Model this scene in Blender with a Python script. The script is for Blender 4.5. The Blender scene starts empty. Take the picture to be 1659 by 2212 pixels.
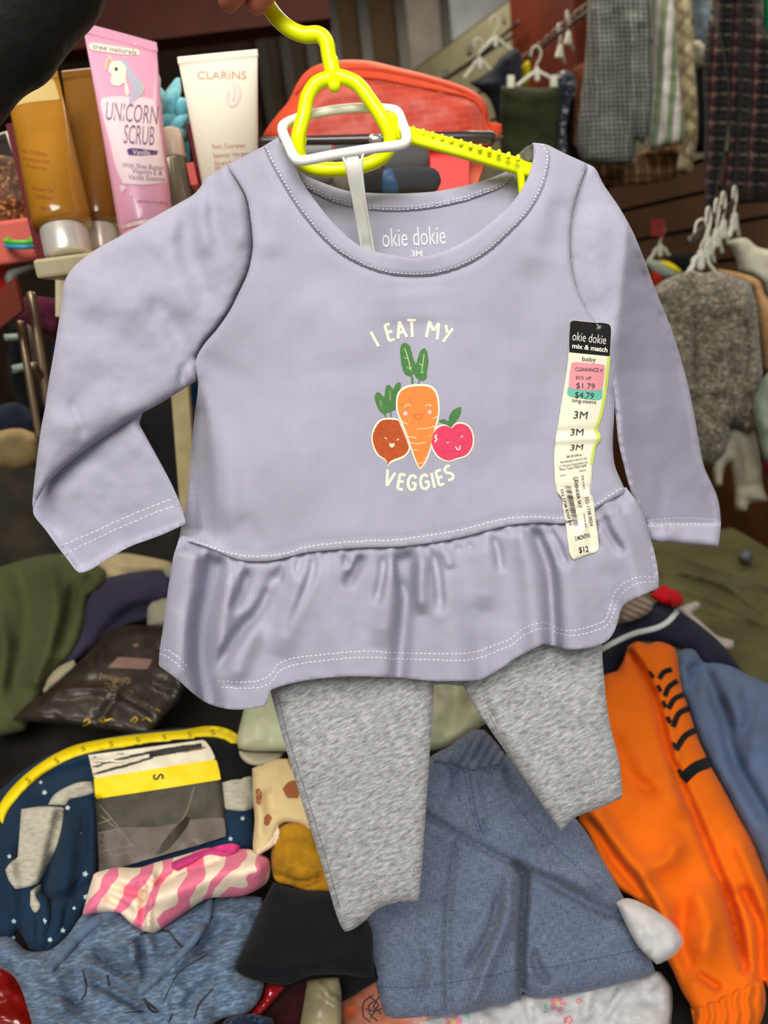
import bpy, bmesh, math, random
import numpy as np
from mathutils import Vector, Matrix, Euler
from mathutils.geometry import delaunay_2d_cdt

# ------------------------------------------------------------------ camera, light, exposure
W, H = 1659.0, 2212.0
F = 1600.0                                   # focal length in pixels of the 1659x2212 frame
CX, CY = W / 2, H / 2
PITCH, ROLL = math.radians(15.6), math.radians(-7.0)
CAM = np.array([0.0, 0.0, 1.50])
scene = bpy.context.scene
C = scene.collection
cam_data = bpy.data.cameras.new('camera')
cam = bpy.data.objects.new('camera', cam_data)
C.objects.link(cam)
scene.camera = cam
Rm = Matrix.Rotation(math.pi / 2 - PITCH, 3, 'X') @ Matrix.Rotation(ROLL, 3, 'Z')
cam.matrix_world = Matrix.Translation(Vector(CAM)) @ Rm.to_4x4()
cam_data.sensor_fit = 'VERTICAL'
cam_data.sensor_height = 36.0
cam_data.sensor_width = 27.0
cam_data.lens = F * 36.0 / H
cam_data.clip_start = 0.02
cam_data.dof.use_dof = True
cam_data.dof.focus_distance = 0.485
cam_data.dof.aperture_fstop = 6.4
RIGHT = np.array(Rm.col[0]); UP = np.array(Rm.col[1]); FWD = -np.array(Rm.col[2])

scene.view_settings.view_transform = 'Standard'
scene.view_settings.look = 'None'
scene.view_settings.exposure = 0.0
scene.view_settings.gamma = 1.0
scene.view_settings.use_curve_mapping = False
try:
    scene.cycles.use_denoising = True
    scene.cycles.max_bounces = 8
    scene.cycles.transparent_max_bounces = 8
    scene.cycles.caustics_reflective = False
    scene.cycles.caustics_refractive = False
    scene.cycles.sample_clamp_indirect = 4.0
except Exception:
    pass

world = bpy.data.worlds.new('daylight')
scene.world = world
world.use_nodes = True
world.node_tree.nodes['Background'].inputs[0].default_value = (1.0, 0.985, 0.96, 1)
world.node_tree.nodes['Background'].inputs[1].default_value = 0.32


def area_light(name, loc, target, sx, sy, power, col):
    d = bpy.data.lights.new(name, 'AREA')
    d.shape = 'RECTANGLE'; d.size = sx; d.size_y = sy; d.energy = power; d.color = col
    o = bpy.data.objects.new(name, d); C.objects.link(o)
    o.location = loc
    o.rotation_euler = (Vector(target) - Vector(loc)).to_track_quat('-Z', 'Y').to_euler()
    return o


# the open shop front behind the photographer, high and to the right, and two ceiling lamps
area_light('shopfront_daylight', (-0.12, -0.95, 2.6), (0.05, 0.6, 1.2), 1.2, 0.9, 41, (1.0, 0.97, 0.93))
area_light('shopfront_daylight', (0.3, -1.4, 2.5), (0.1, 0.7, 1.2), 1.2, 0.9, 6, (1.0, 0.97, 0.93))
area_light('ceiling_lamp_light', (-0.5, 0.9, 2.56), (-0.5, 0.9, 0), 0.9, 0.15, 9, (1.0, 0.90, 0.74))
area_light('ceiling_lamp_light', (1.0, 1.6, 2.9), (1.0, 1.6, 0), 0.9, 0.15, 11, (1.0, 0.92, 0.76))
area_light('rear_lamp_light', (0.5, 2.9, 3.1), (0.5, 2.9, 0), 1.2, 0.2, 36, (1.0, 0.88, 0.66))


# ------------------------------------------------------------------ pixels to points
def ray(px, py):
    px = np.asarray(px, float); py = np.asarray(py, float)
    return FWD + ((px - CX) / F)[..., None] * RIGHT - ((py - CY) / F)[..., None] * UP


def P(px, py, d):
    return CAM + ray(px, py) * np.asarray(d, float)[..., None]


def P3(px, py, d):
    return Vector(P(px, py, d))


class Plane:
    """a flat carrier in the room, given by three points or a point and a normal"""
    def __init__(self, a, b=None, c=None, n=None):
        self.p = P(*a)
        if n is None:
            n = np.cross(P(*b) - self.p, P(*c) - self.p)
        n = np.array(n, float); n /= np.linalg.norm(n)
        if n @ (CAM - self.p) < 0:
            n = -n
        self.n = n

    def depth(self, px, py):
        return (self.n @ (self.p - CAM)) / (ray(px, py) @ self.n)


class Offset:
    """the carrier k of its distance nearer or farther"""
    def __init__(self, base, k):
        self.base, self.k = base, k

    def depth(self, px, py):
        return self.base.depth(px, py) * (1 + self.k)


def upright(px, py, d, yaw=0.0):
    """a vertical carrier through that point, turned yaw degrees from facing the viewer"""
    r = ray(px, py); n = np.array([-r[0], -r[1], 0.0]); n /= np.linalg.norm(n)
    a = math.radians(yaw)
    n = np.array([n[0] * math.cos(a) - n[1] * math.sin(a), n[0] * math.sin(a) + n[1] * math.cos(a), 0])
    return Plane((px, py, d), n=n)


# ------------------------------------------------------------------ objects, labels
def lin(c):
    return tuple(((v / 255) / 12.92 if v / 255 <= 0.04045 else ((v / 255 + 0.055) / 1.055) ** 2.4) for v in c)


def props(o, label=None, cat=None, group=None, kind=None):
    if label: o['label'] = label
    if cat: o['category'] = cat
    if group: o['group'] = group
    if kind: o['kind'] = kind
    return o


def T(name, label, cat, loc, group=None, kind=None):
    o = bpy.data.objects.new(name, None); C.objects.link(o)
    o.location = Vector(loc); o.empty_display_size = 0.02
    return props(o, label, cat, group, kind)


def world_of(o):
    m = Matrix.Translation(o.location) @ o.rotation_euler.to_matrix().to_4x4()
    if o.parent:
        m = world_of(o.parent) @ o.matrix_parent_inverse @ m
    return m


def make(name, verts, faces, mat, parent=None, uvs=None, smooth=True, label=None, cat=None, group=None, kind=None, mats=None, fmat=None):
    verts = np.asarray(verts, float)
    cen = verts.mean(0)
    me = bpy.data.meshes.new(name)
    me.from_pydata([tuple(v) for v in verts - cen], [], [tuple(f) for f in faces])
    for m in (mats or [mat]):
        me.materials.append(m)
    if fmat is not None:
        me.polygons.foreach_set('material_index', np.asarray(fmat, np.int32))
    if uvs is not None:
        l = me.uv_layers.new(name='UVMap')
        vi = np.empty(len(me.loops), np.int32); me.loops.foreach_get('vertex_index', vi)
        l.data.foreach_set('uv', np.asarray(uvs, np.float32)[vi].ravel())
    if smooth:
        me.polygons.foreach_set('use_smooth', [True] * len(me.polygons))
    me.update()
    o = bpy.data.objects.new(name, me); C.objects.link(o)
    o.location = Vector(cen)
    if parent is not None:
        o.parent = parent
        o.matrix_parent_inverse = world_of(parent).inverted()
    return props(o, label, cat, group, kind)


def dup(root, offset=(0, 0, 0), rotz=0.0, label=None, group=None, scale=None):
    r = root.copy(); C.objects.link(r)
    r.location = Vector(root.location) + Vector(offset)
    r.rotation_euler = (root.rotation_euler[0], root.rotation_euler[1], root.rotation_euler[2] + rotz)
    if label: r['label'] = label
    if group: r['group'] = group
    for ch in list(root.children):
        c = ch.copy(); C.objects.link(c); c.parent = r
        c.matrix_parent_inverse = ch.matrix_parent_inverse.copy()
        for g in list(ch.children):
            e = g.copy(); C.objects.link(e); e.parent = c
            e.matrix_parent_inverse = g.matrix_parent_inverse.copy()
    return r


# ------------------------------------------------------------------ curves in the plane
def crom(pts, closed=False, corner=52, n=8):
    """a soft curve through the points; sharp turns stay sharp"""
    p = [np.array(q[:2], float) for q in pts]
    N = len(p)
    if N < 3:
        return np.array(p)
    sharp = []
    for i in range(N):
        if not closed and i in (0, N - 1):
            sharp.append(True); continue
        a = p[i] - p[i - 1]; b = p[(i + 1) % N] - p[i]
        la, lb = np.linalg.norm(a), np.linalg.norm(b)
        c = (a @ b) / (la * lb + 1e-9)
        sharp.append(math.degrees(math.acos(max(-1, min(1, c)))) > corner)
    out = []
    for i in range(N if closed else N - 1):
        p1, p2 = p[i], p[(i + 1) % N]
        L = np.linalg.norm(p2 - p1)
        m1 = np.zeros(2) if False else None
        if sharp[i]: t1 = (p2 - p1)
        else:
            t = p[(i + 1) % N] - p[i - 1]; t1 = t / (np.linalg.norm(t) + 1e-9) * L
        if sharp[(i + 1) % N]: t2 = (p2 - p1)
        else:
            t = p[(i + 2) % N] - p[i]; t2 = t / (np.linalg.norm(t) + 1e-9) * L
        for k in range(n):
            s = k / n
            h00 = 2 * s**3 - 3 * s**2 + 1; h10 = s**3 - 2 * s**2 + s
            h01 = -2 * s**3 + 3 * s**2; h11 = s**3 - s**2
            out.append(h00 * p1 + h10 * t1 + h01 * p2 + h11 * t2)
    if not closed:
        out.append(p[-1])
    return np.array(out)


def resample(p, sp, closed=False):
    p = np.asarray(p, float)
    q = np.vstack([p, p[:1]]) if closed else p
    s = np.r_[0, np.cumsum(np.linalg.norm(np.diff(q, axis=0), axis=1))]
    n = max(2 if not closed else 4, int(round(s[-1] / sp)))
    t = np.linspace(0, s[-1], n + 1)
    r = np.c_[np.interp(t, s, q[:, 0]), np.interp(t, s, q[:, 1])]
    return r[:-1] if closed else r


def pl_dist(x, y, pl, closed=False):
    """distance to a polyline and the place along it (0..1)"""
    pl = np.asarray(pl, float)
    q = np.vstack([pl, pl[:1]]) if closed else pl
    seg = np.linalg.norm(np.diff(q, axis=0), axis=1); cum = np.r_[0, np.cumsum(seg)]
    best = np.full(x.shape, 1e18); tt = np.zeros(x.shape)
    for i in range(len(q) - 1):
        a, b = q[i], q[i + 1]; d = b - a; L2 = d @ d + 1e-12
        s = np.clip(((x - a[0]) * d[0] + (y - a[1]) * d[1]) / L2, 0, 1)
        e = (x - a[0] - s * d[0]) ** 2 + (y - a[1] - s * d[1]) ** 2
        m = e < best
        best = np.where(m, e, best); tt = np.where(m, (cum[i] + s * seg[i]) / (cum[-1] + 1e-9), tt)
    return np.sqrt(best), tt


def inside(x, y, poly):
    r = np.zeros(x.shape, bool); n = len(poly)
    for i in range(n):
        x1, y1 = poly[i]; x2, y2 = poly[(i + 1) % n]
        if y1 == y2: continue
        c = ((y1 > y) != (y2 > y)) & (x < (x2 - x1) * (y - y1) / (y2 - y1) + x1)
        r ^= c
    return r


def vnoise(x, y, seed=0):
    xi = np.floor(x).astype(np.int64); yi = np.floor(y).astype(np.int64)
    fx = x - xi; fy = y - yi
    fx = fx * fx * fx * (fx * (fx * 6 - 15) + 10); fy = fy * fy * fy * (fy * (fy * 6 - 15) + 10)

    def h(a, b):
        n = (a * 374761393 + b * 668265263 + seed * 982451653) & 0xffffffff
        n = ((n ^ (n >> 13)) * 1274126177) & 0xffffffff
        return ((n ^ (n >> 16)) & 0xffff) / 32767.5 - 1
    return (h(xi, yi) * (1 - fx) + h(xi + 1, yi) * fx) * (1 - fy) + (h(xi, yi + 1) * (1 - fx) + h(xi + 1, yi + 1) * fx) * fy


def fbm(x, y, seed=0, o=3):
    return sum(vnoise(x * 2**k + 17.3 * k, y * 2**k - 9.1 * k, seed + k) / 2**k for k in range(o))


def fill(outline, sp, inner=True):
    """points and triangles that fill an outline"""
    b = resample(outline, sp, True)
    pts = [Vector(q) for q in b]
    if inner:
        x0, y0 = b.min(0); x1, y1 = b.max(0)
        gx, gy = np.meshgrid(np.arange(x0, x1, sp), np.arange(y0, y1, sp * .87))
        gx = gx + (np.arange(gx.shape[0]) % 2)[:, None] * sp / 2
        gx, gy = gx.ravel(), gy.ravel()
        m = inside(gx, gy, b); gx, gy = gx[m], gy[m]
        if len(gx):
            d, _ = pl_dist(gx, gy, b, True)
            m = d > sp * .6
            pts += [Vector((u, v)) for u, v in zip(gx[m], gy[m])]
    n = len(b)
    r = delaunay_2d_cdt(pts, [(i, (i + 1) % n) for i in range(n)], [list(range(n))], 1, 1e-4)
    return np.array([tuple(v) for v in r[0]]), [tuple(f) for f in r[2]], b


class Cloth:
    """a piece of cloth with body: outline, carrier, fullness, folds. front(x, y) is its outer face."""
    def __init__(s, outline, plane, thick=14, rad=None, back=None, folds=(), noise=(0, 100), sp=10, smooth=True, edge=None, sheet=None,
                 bulge=1.0, relief=None, aniso=1.0, ang=0.0, seed=1, corner=52, firm=False):
        s.firm = firm
        s.outline = crom(outline, True, corner) if smooth else np.array([q[:2] for q in outline], float)
        s.plane, s.thick, s.rad = plane, thick, rad or max(thick * 1.6, 12)
        s.backk = back if back is not None else thick
        s.folds = [(crom(f[0]) if len(f[0]) > 2 else np.array(f[0], float), f[1], f[2], (f[3] if len(f) > 3 else 1)) for f in folds]
        s.noise, s.sp, s.edge, s.sheet, s.bulge, s.relief = noise, sp, edge, sheet, bulge, relief
        s.aniso, s.ang, s.seed = aniso, math.radians(ang), seed

    def prof(s, x, y):
        if s.edge is None:
            d, _ = pl_dist(x, y, resample(s.outline, max(s.sp, 6), True), True)
        else:
            d = np.full(x.shape, 1e9)
            for e in s.edge:
                d = np.minimum(d, pl_dist(x, y, crom(e))[0])
        t = np.clip(d / s.rad, 0, 1)
        return np.sqrt(1 - (1 - t) ** 2), np.clip(d / s.rad * 2, 0, 1)

    def height(s, x, y):
        x = np.asarray(x, float); y = np.asarray(y, float)
        p, soft = s.prof(x, y)
        h = s.thick * p
        for f, w, a, tap in s.folds:
            d, t = pl_dist(x, y, f)
            k = a * np.exp(-(d / w) ** 2)
            if tap == 1: k = k * np.clip(np.sin(np.clip(t, 0, 1) * math.pi) * 1.6, 0, 1)
            elif tap == 2: k = k * np.clip((1 - t) * 1.5, 0, 1)
            elif tap == 3: k = k * np.clip(t * 1.5, 0, 1)
            h = h + k * (0.35 + 0.65 * soft)
        if s.noise[0]:
            c, n = math.cos(s.ang), math.sin(s.ang)
            u = (x * c + y * n) / s.noise[1]; v = (-x * n + y * c) / (s.noise[1] * s.aniso)
            h = h + s.noise[0] * fbm(u, v, s.seed) * (0.25 + 0.75 * soft)
        if s.relief is not None:
            h = h + s.relief(x, y) * (1.0 if s.firm else (0.3 + 0.7 * soft))
        return h

    def at(s, x, y, h):
        d = s.plane.depth(x, y)
        return P(x, y, d * (1 - h / F))

    def front(s, x, y, lift=0.0):
        return s.at(np.asarray(x, float), np.asarray(y, float), s.height(x, y) + lift)

    def build(s, name, mat, parent=None, **kw):
        v, f, b = fill(s.outline, s.sp)
        x, y = v[:, 0], v[:, 1]
        h = s.height(x, y)
        p, _ = s.prof(x, y)
        n = len(v)
        top = s.at(x, y, h)
        if s.sheet is not None:
            bot = s.at(x, y, h - s.sheet)
        else:
            bot = s.at(x, y, np.minimum(-s.backk * p, h - 1.0))
        # outline ring
        cnt = {}
        for t in f:
            for i in range(len(t)):
                e = (t[i], t[(i + 1) % len(t)])
                cnt[e] = 1
        rim = [e for e in cnt if (e[1], e[0]) not in cnt]
        flip = False
        if f:
            a, bb, c = (top[i] for i in f[0][:3])
            flip = np.cross(bb - a, c - a) @ (CAM - a) < 0
        faces = []
        for t in f:
            faces.append(t[::-1] if flip else t)
            q = tuple(i + n for i in t)
            faces.append(q if flip else q[::-1])
        for a, bb in rim:
            q = (a, a + n, bb + n, bb)
            faces.append(q[::-1] if flip else q)
        uv = np.c_[x, y] / 1000.0
        return make(name, np.vstack([top, bot]), faces, mat, parent, np.vstack([uv, uv]), **kw)


def cloth(name, outline, plane, mat, parent=None, label=None, cat=None, group=None, kind=None, **kw):
    c = Cloth(outline, plane, **kw)
    c.o = c.build(name, mat, parent, label=label, cat=cat, group=group, kind=kind)
    return c


# ------------------------------------------------------------------ prints and stitches that lie on a cloth
def decal(name, polys, host, mat, parent, lift=0.8, sp=6, smooth=True, label=None, dens=True):
    V, Fc, U = [], [], []
    for o in polys:
        ol = crom(o, True) if smooth else np.array(o, float)
        v, f, _ = fill(ol, sp, dens)
        w = host.front(v[:, 0], v[:, 1], lift)
        a, b, c = (w[i] for i in f[0][:3])
        flip = np.cross(b - a, c - a) @ (CAM - a) < 0
        k = sum(len(z) for z in V)
        V.append(w); U.append(v / 1000)
        Fc += [tuple(i + k for i in (t[::-1] if flip else t)) for t in f]
    return make(name, np.vstack(V), Fc, mat, parent, np.vstack(U), label=label)


def strokes(name, lines, width, host, mat, parent, lift=1.0, sp=5, dash=None, label=None, curve=True, jit=0.0, seed=3):
    """ribbons along lines on the cloth; dash = (length, gap) cuts them into stitches"""
    if dash and len(lines) > 1:
        for L in lines:
            o = strokes(name, [L], width, host, mat, parent, lift, sp, dash, label, curve, jit, seed)
        return o
    rnd = random.Random(seed)
    V, Fc, U = [], [], []
    k = 0
    for L in lines:
        w = width
        if isinstance(L, tuple) and len(L) == 2 and not np.isscalar(L[0]) and isinstance(L[1], (int, float)):
            L, w = L
        p = crom(L) if curve and len(L) > 2 else np.array(L, float)
        if dash:
            s = np.r_[0, np.cumsum(np.linalg.norm(np.diff(p, axis=0), axis=1))]
            pieces = []
            t = 0
            while t < s[-1]:
                tt = np.array([t, t + dash[0] / 2, min(t + dash[0], s[-1])])
                q = np.c_[np.interp(tt, s, p[:, 0]), np.interp(tt, s, p[:, 1])]
                if jit: q = q + np.array([rnd.uniform(-jit, jit), rnd.uniform(-jit, jit)])
                pieces.append(q)
                t += dash[0] + dash[1]
        else:
            pieces = [resample(p, sp)]
        for q in pieces:
            d = np.gradient(q, axis=0); d /= np.linalg.norm(d, axis=1)[:, None] + 1e-9
            nn = np.c_[-d[:, 1], d[:, 0]] * w / 2
            l, r = q + nn, q - nn
            e = np.vstack([l, q, r]); m = len(q)
            lf = np.r_[np.zeros(m) + lift * .3, np.zeros(m) + lift + w * .18, np.zeros(m) + lift * .3]
            V.append(host.front(e[:, 0], e[:, 1], lf)); U.append(e / 1000)
            for i in range(m - 1):
                Fc.append((k + i, k + i + 1, k + m + i + 1, k + m + i))
                Fc.append((k + m + i, k + m + i + 1, k + 2 * m + i + 1, k + 2 * m + i))
            k += 3 * m
    return make(name, np.vstack(V), Fc, mat, parent, np.vstack(U), label=label)


def text_flat(s, bold=0.0, shear=0.0, space=1.0):
    cu = bpy.data.curves.new('lettering', 'FONT')
    cu.body = s; cu.size = 1.0; cu.align_x = 'CENTER'; cu.align_y = 'CENTER'
    cu.offset = bold; cu.shear = shear; cu.space_character = space
    cu.resolution_u = 3
    o = bpy.data.objects.new('lettering', cu)
    C.objects.link(o)
    bpy.context.view_layer.update()
    me = o.to_mesh()
    v = np.array([tuple(q.co)[:2] for q in me.vertices]).reshape(-1, 2)
    f = [tuple(p.vertices) for p in me.polygons]
    o.to_mesh_clear()
    bpy.data.objects.remove(o); bpy.data.curves.remove(cu)
    return v, f


def lettering(name, items, host, mat, parent, lift=0.8, label=None):
    """items: (text, centre x, centre y, width px, height px, degrees clockwise, bold)"""
    V, Fc = [], []
    k = 0
    for it in items:
        s, cx, cy, w, h, a = it[:6]
        bold = it[6] if len(it) > 6 else 0.0
        shear = it[7] if len(it) > 7 else 0.0
        v, f = text_flat(s, bold, shear)
        if not len(v): continue
        lo, hi = v.min(0), v.max(0)
        u = (v - (lo + hi) / 2) / (hi - lo) * np.array([w, h])
        a = math.radians(a)
        x = cx + u[:, 0] * math.cos(a) + u[:, 1] * math.sin(a)
        y = cy + u[:, 0] * math.sin(a) - u[:, 1] * math.cos(a)
        V.append(host.front(x, y, lift)); Fc += [tuple(i + k for i in t) for t in f]; k += len(v)
    return make(name, np.vstack(V), Fc, mat, parent, smooth=False, label=label)


# ------------------------------------------------------------------ solid shapes
def frames(p, closed=False):
    n = len(p)
    t = [(p[(i + 1) % n] - p[i - 1]) if closed or 0 < i < n - 1 else (p[1] - p[0] if i == 0 else p[-1] - p[-2]) for i in range(n)]
    t = [v / (np.linalg.norm(v) + 1e-12) for v in t]
    u = np.cross(t[0], -FWD)
    if np.linalg.norm(u) < 1e-3: u = np.cross(t[0], UP)
    u /= np.linalg.norm(u)
    out = []
    for i in range(n):
        u = u - t[i] * (u @ t[i]); u /= np.linalg.norm(u) + 1e-12
        out.append((t[i], u, np.cross(t[i], u)))
    return out


def smooth3(pts, n=6, closed=False):
    p = np.asarray(pts, float); N = len(p); out = []
    for i in range(N if closed else N - 1):
        a = p[i - 1] if closed or i > 0 else 2 * p[0] - p[1]
        b, c = p[i], p[(i + 1) % N]
        d = p[(i + 2) % N] if closed or i + 2 < N else 2 * p[-1] - p[-2]
        for k in range(n):
            s = k / n
            out.append(0.5 * (2 * b + (c - a) * s + (2 * a - 5 * b + 4 * c - d) * s * s + (3 * b - a - 3 * c + d) * s**3))
    if not closed: out.append(p[-1])
    return np.array(out)


def tube_geo(pts, rad, seg=14, closed=False, flat=1.0, power=2.0, caps=True):
    """a round (or flattened, squarish) rod along points; rad a number or one per point"""
    p = np.asarray(pts, float); n = len(p)
    rad = np.full(n, rad) if np.isscalar(rad) else np.asarray(rad, float)
    if len(rad) != n: rad = np.interp(np.linspace(0, 1, n), np.linspace(0, 1, len(rad)), rad)
    if caps and not closed:
        t0 = (p[0] - p[1]); t0 /= np.linalg.norm(t0); t1 = (p[-1] - p[-2]); t1 /= np.linalg.norm(t1)
        a = [0.95, 0.7, 0.35]
        p = np.vstack([[p[0] + t0 * rad[0] * z for z in (0.98, 0.75, 0.4)], p, [p[-1] + t1 * rad[-1] * z for z in (0.4, 0.75, 0.98)]])
        rad = np.r_[rad[0] * .2, rad[0] * .66, rad[0] * .92, rad, rad[-1] * .92, rad[-1] * .66, rad[-1] * .2]
        n = len(p)
    fr = frames(p, closed)
    V, Fc = [], []
    for i in range(n):
        for j in range(seg):
            a = 2 * math.pi * j / seg
            c, s = math.cos(a), math.sin(a)
            c = math.copysign(abs(c) ** (2 / power), c); s = math.copysign(abs(s) ** (2 / power), s)
            V.append(p[i] + fr[i][1] * c * rad[i] + fr[i][2] * s * rad[i] * flat)
    m = n if closed else n - 1
    for i in range(m):
        for j in range(seg):
            a, b = i * seg + j, i * seg + (j + 1) % seg
            c, d = ((i + 1) % n) * seg + (j + 1) % seg, ((i + 1) % n) * seg + j
            Fc.append((a, b, c, d))
    if not closed:
        Fc.append(tuple(range(seg))[::-1]); Fc.append(tuple((n - 1) * seg + j for j in range(seg)))
    return np.array(V), Fc


def tube(name, pts, rad, mat, parent=None, seg=14, closed=False, flat=1.0, power=2.0, caps=True, **kw):
    v, f = tube_geo(pts, rad, seg, closed, flat, power, caps)
    return make(name, v, f, mat, parent, **kw)


def merge(geos):
    V, Fc, k = [], [], 0
    for v, f in geos:
        V.append(np.asarray(v)); Fc += [tuple(i + k for i in t) for t in f]; k += len(v)
    return np.vstack(V), Fc


def box_geo(c, ax, half, bevel=0.0):
    c = np.array(c, float); ax = [np.array(a, float) / np.linalg.norm(a) for a in ax]
    bm = bmesh.new(); bmesh.ops.create_cube(bm, size=2.0)
    for v in bm.verts: v.co = Vector((v.co.x * half[0], v.co.y * half[1], v.co.z * half[2]))
    if bevel: bmesh.ops.bevel(bm, geom=list(bm.edges), offset=bevel, segments=2, affect='EDGES', profile=.5)
    bm.verts.ensure_lookup_table()
    V = np.array([c + ax[0] * v.co.x + ax[1] * v.co.y + ax[2] * v.co.z for v in bm.verts])
    Fc = [tuple(v.index for v in f.verts) for f in bm.faces]
    bm.free()
    return V, Fc


EX, EY, EZ = np.eye(3)


def box(name, c, half, mat, parent=None, ax=(EX, EY, EZ), bevel=0.0, **kw):
    v, f = box_geo(c, ax, half, bevel)
    return make(name, v, f, mat, parent, smooth=False, **kw)


def loft(rings, caps=True):
    V = np.vstack(rings); n = len(rings[0]); Fc = []
    for i in range(len(rings) - 1):
        for j in range(n):
            Fc.append((i * n + j, i * n + (j + 1) % n, (i + 1) * n + (j + 1) % n, (i + 1) * n + j))
    if caps:
        Fc.append(tuple(range(n))[::-1]); Fc.append(tuple((len(rings) - 1) * n + j for j in range(n)))
    return V, Fc


# ------------------------------------------------------------------ materials
def base_mat(name, rough=0.85, spec=0.25, coat=0.0, sheen=0.0, metal=0.0):
    m = bpy.data.materials.new(name); m.use_nodes = True
    nt = m.node_tree; b = nt.nodes['Principled BSDF']
    b.inputs['Roughness'].default_value = rough
    b.inputs['Specular IOR Level'].default_value = spec
    b.inputs['Coat Weight'].default_value = coat
    b.inputs['Sheen Weight'].default_value = sheen
    b.inputs['Sheen Roughness'].default_value = 0.6
    b.inputs['Metallic'].default_value = metal
    return m, nt, b


class N:
    """short hand for wiring nodes"""
    def __init__(s, nt): s.nt = nt

    def new(s, t, **k):
        n = s.nt.nodes.new(t)
        for a, v in k.items(): setattr(n, a, v)
        return n

    def link(s, a, b): s.nt.links.new(a, b)

    def uv(s, sx=1, sy=1, rot=0.0):
        t = s.new('ShaderNodeTexCoord'); m = s.new('ShaderNodeMapping')
        s.link(t.outputs['UV'], m.inputs[0])
        m.inputs['Scale'].default_value = (sx, sy, 1); m.inputs['Rotation'].default_value = (0, 0, math.radians(rot))
        # rotate first, scale after
        m2 = s.new('ShaderNodeMapping'); m.inputs['Scale'].default_value = (1, 1, 1)
        s.link(m.outputs[0], m2.inputs[0]); m2.inputs['Scale'].default_value = (sx, sy, 1)
        return m2.outputs[0]

    def obj(s, sc=1):
        t = s.new('ShaderNodeTexCoord'); m = s.new('ShaderNodeMapping'); s.link(t.outputs['Object'], m.inputs[0])
        m.inputs['Scale'].default_value = (sc, sc, sc) if np.isscalar(sc) else sc
        return m.outputs[0]

    def noise(s, vec, scale, detail=3, rough=.55, dist=0.0):
        n = s.new('ShaderNodeTexNoise'); s.link(vec, n.inputs['Vector'])
        n.inputs['Scale'].default_value = scale; n.inputs['Detail'].default_value = detail
        n.inputs['Roughness'].default_value = rough; n.inputs['Distortion'].default_value = dist
        return n.outputs['Fac']

    def ramp(s, fac, stops, const=False):
        n = s.new('ShaderNodeValToRGB'); s.link(fac, n.inputs[0])
        r = n.color_ramp
        if const: r.interpolation = 'CONSTANT'
        while len(r.elements) < len(stops): r.elements.new(0.5)
        for e, (p, c) in zip(r.elements, stops):
            e.position = p; e.color = (*lin(c), 1)
        return n.outputs[0]

    def wave(s, vec, scale, dist=0.0, dscale=1.0, direction='X', profile='SIN'):
        n = s.new('ShaderNodeTexWave'); s.link(vec, n.inputs[0])
        n.bands_direction = direction; n.wave_profile = profile
        n.inputs['Scale'].default_value = scale; n.inputs['Distortion'].default_value = dist; n.inputs['Detail Scale'].default_value = dscale
        return n.outputs['Fac']

    def mix(s, fac, a, b, mode='MIX'):
        n = s.new('ShaderNodeMix'); n.data_type = 'RGBA'; n.blend_type = mode
        for sock, v in ((n.inputs[0], fac), (n.inputs[6], a), (n.inputs[7], b)):
            if isinstance(v, bpy.types.NodeSocket): s.link(v, sock)
            elif np.isscalar(v): sock.default_value = v
            else: sock.default_value = (*lin(v), 1)
        return n.outputs[2]

    def math(s, op, a, b=0.0):
        n = s.new('ShaderNodeMath', operation=op)
        for sock, v in ((n.inputs[0], a), (n.inputs[1], b)):
            if isinstance(v, bpy.types.NodeSocket): s.link(v, sock)
            else: sock.default_value = v
        return n.outputs[0]

    def bump(s, h, strength, dist=0.001, bsdf=None, prev=None):
        n = s.new('ShaderNodeBump'); s.link(h, n.inputs['Height'])
        n.inputs['Strength'].default_value = strength; n.inputs['Distance'].default_value = dist
        if prev is not None: s.link(prev, n.inputs['Normal'])
        if bsdf is not None: s.link(n.outputs[0], bsdf.inputs['Normal'])
        return n.outputs[0]


def plain(name, col, rough=0.6, spec=0.4, coat=0.0, metal=0.0, alpha=1.0, trans=0.0, emit=0.0, var=0.0, vs=30):
    m, nt, b = base_mat(name, rough, spec, coat, 0, metal)
    n = N(nt)
    if var:
        f = n.noise(n.obj(), vs, 3)
        lo = tuple(max(0, v * (1 - var)) for v in col); hi = tuple(min(255, v * (1 + var)) for v in col)
        n.link(n.ramp(f, [(0.3, lo), (0.7, hi)]), b.inputs['Base Color'])
    else:
        b.inputs['Base Color'].default_value = (*lin(col), 1)
    b.inputs['Alpha'].default_value = alpha
    b.inputs['Transmission Weight'].default_value = trans
    if emit:
        b.inputs['Emission Color'].default_value = (*lin(col), 1); b.inputs['Emission Strength'].default_value = emit
    return m


def fabric(name, col, var=0.10, vs=8, rib=0.0, ribs=220, rot=0.0, grain=0.0006, gs=420, sheen=0.03, rough=0.9, two=None, bumps=0.35):
    """woven or knitted plain cloth: soft tone variation, fine thread bump"""
    m, nt, b = base_mat(name, rough, 0.10, 0, sheen)
    n = N(nt)
    uv = n.uv(1, 1, rot)
    f = n.noise(uv, vs, 4)
    lo = tuple(v * (1 - var) for v in col); hi = tuple(min(255, v * (1 + var)) for v in col)
    if two: hi = two
    c = n.ramp(f, [(0.3, lo), (0.7, hi)])
    g = n.noise(uv, gs, 2)
    c = n.mix(n.math('MULTIPLY', g, 0.22), c, tuple(v * .72 for v in col))
    if rib:
        w = n.wave(uv, ribs, 0.6, 3.0)
        c = n.mix(n.math('MULTIPLY', w, rib), c, tuple(v * .74 for v in col))
        p = n.bump(w, bumps, 0.0005)
        n.bump(g, 0.25, grain, b, p)
    else:
        n.bump(g, 0.35, grain, b)
    n.link(c, b.inputs['Base Color'])
    return m


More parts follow.
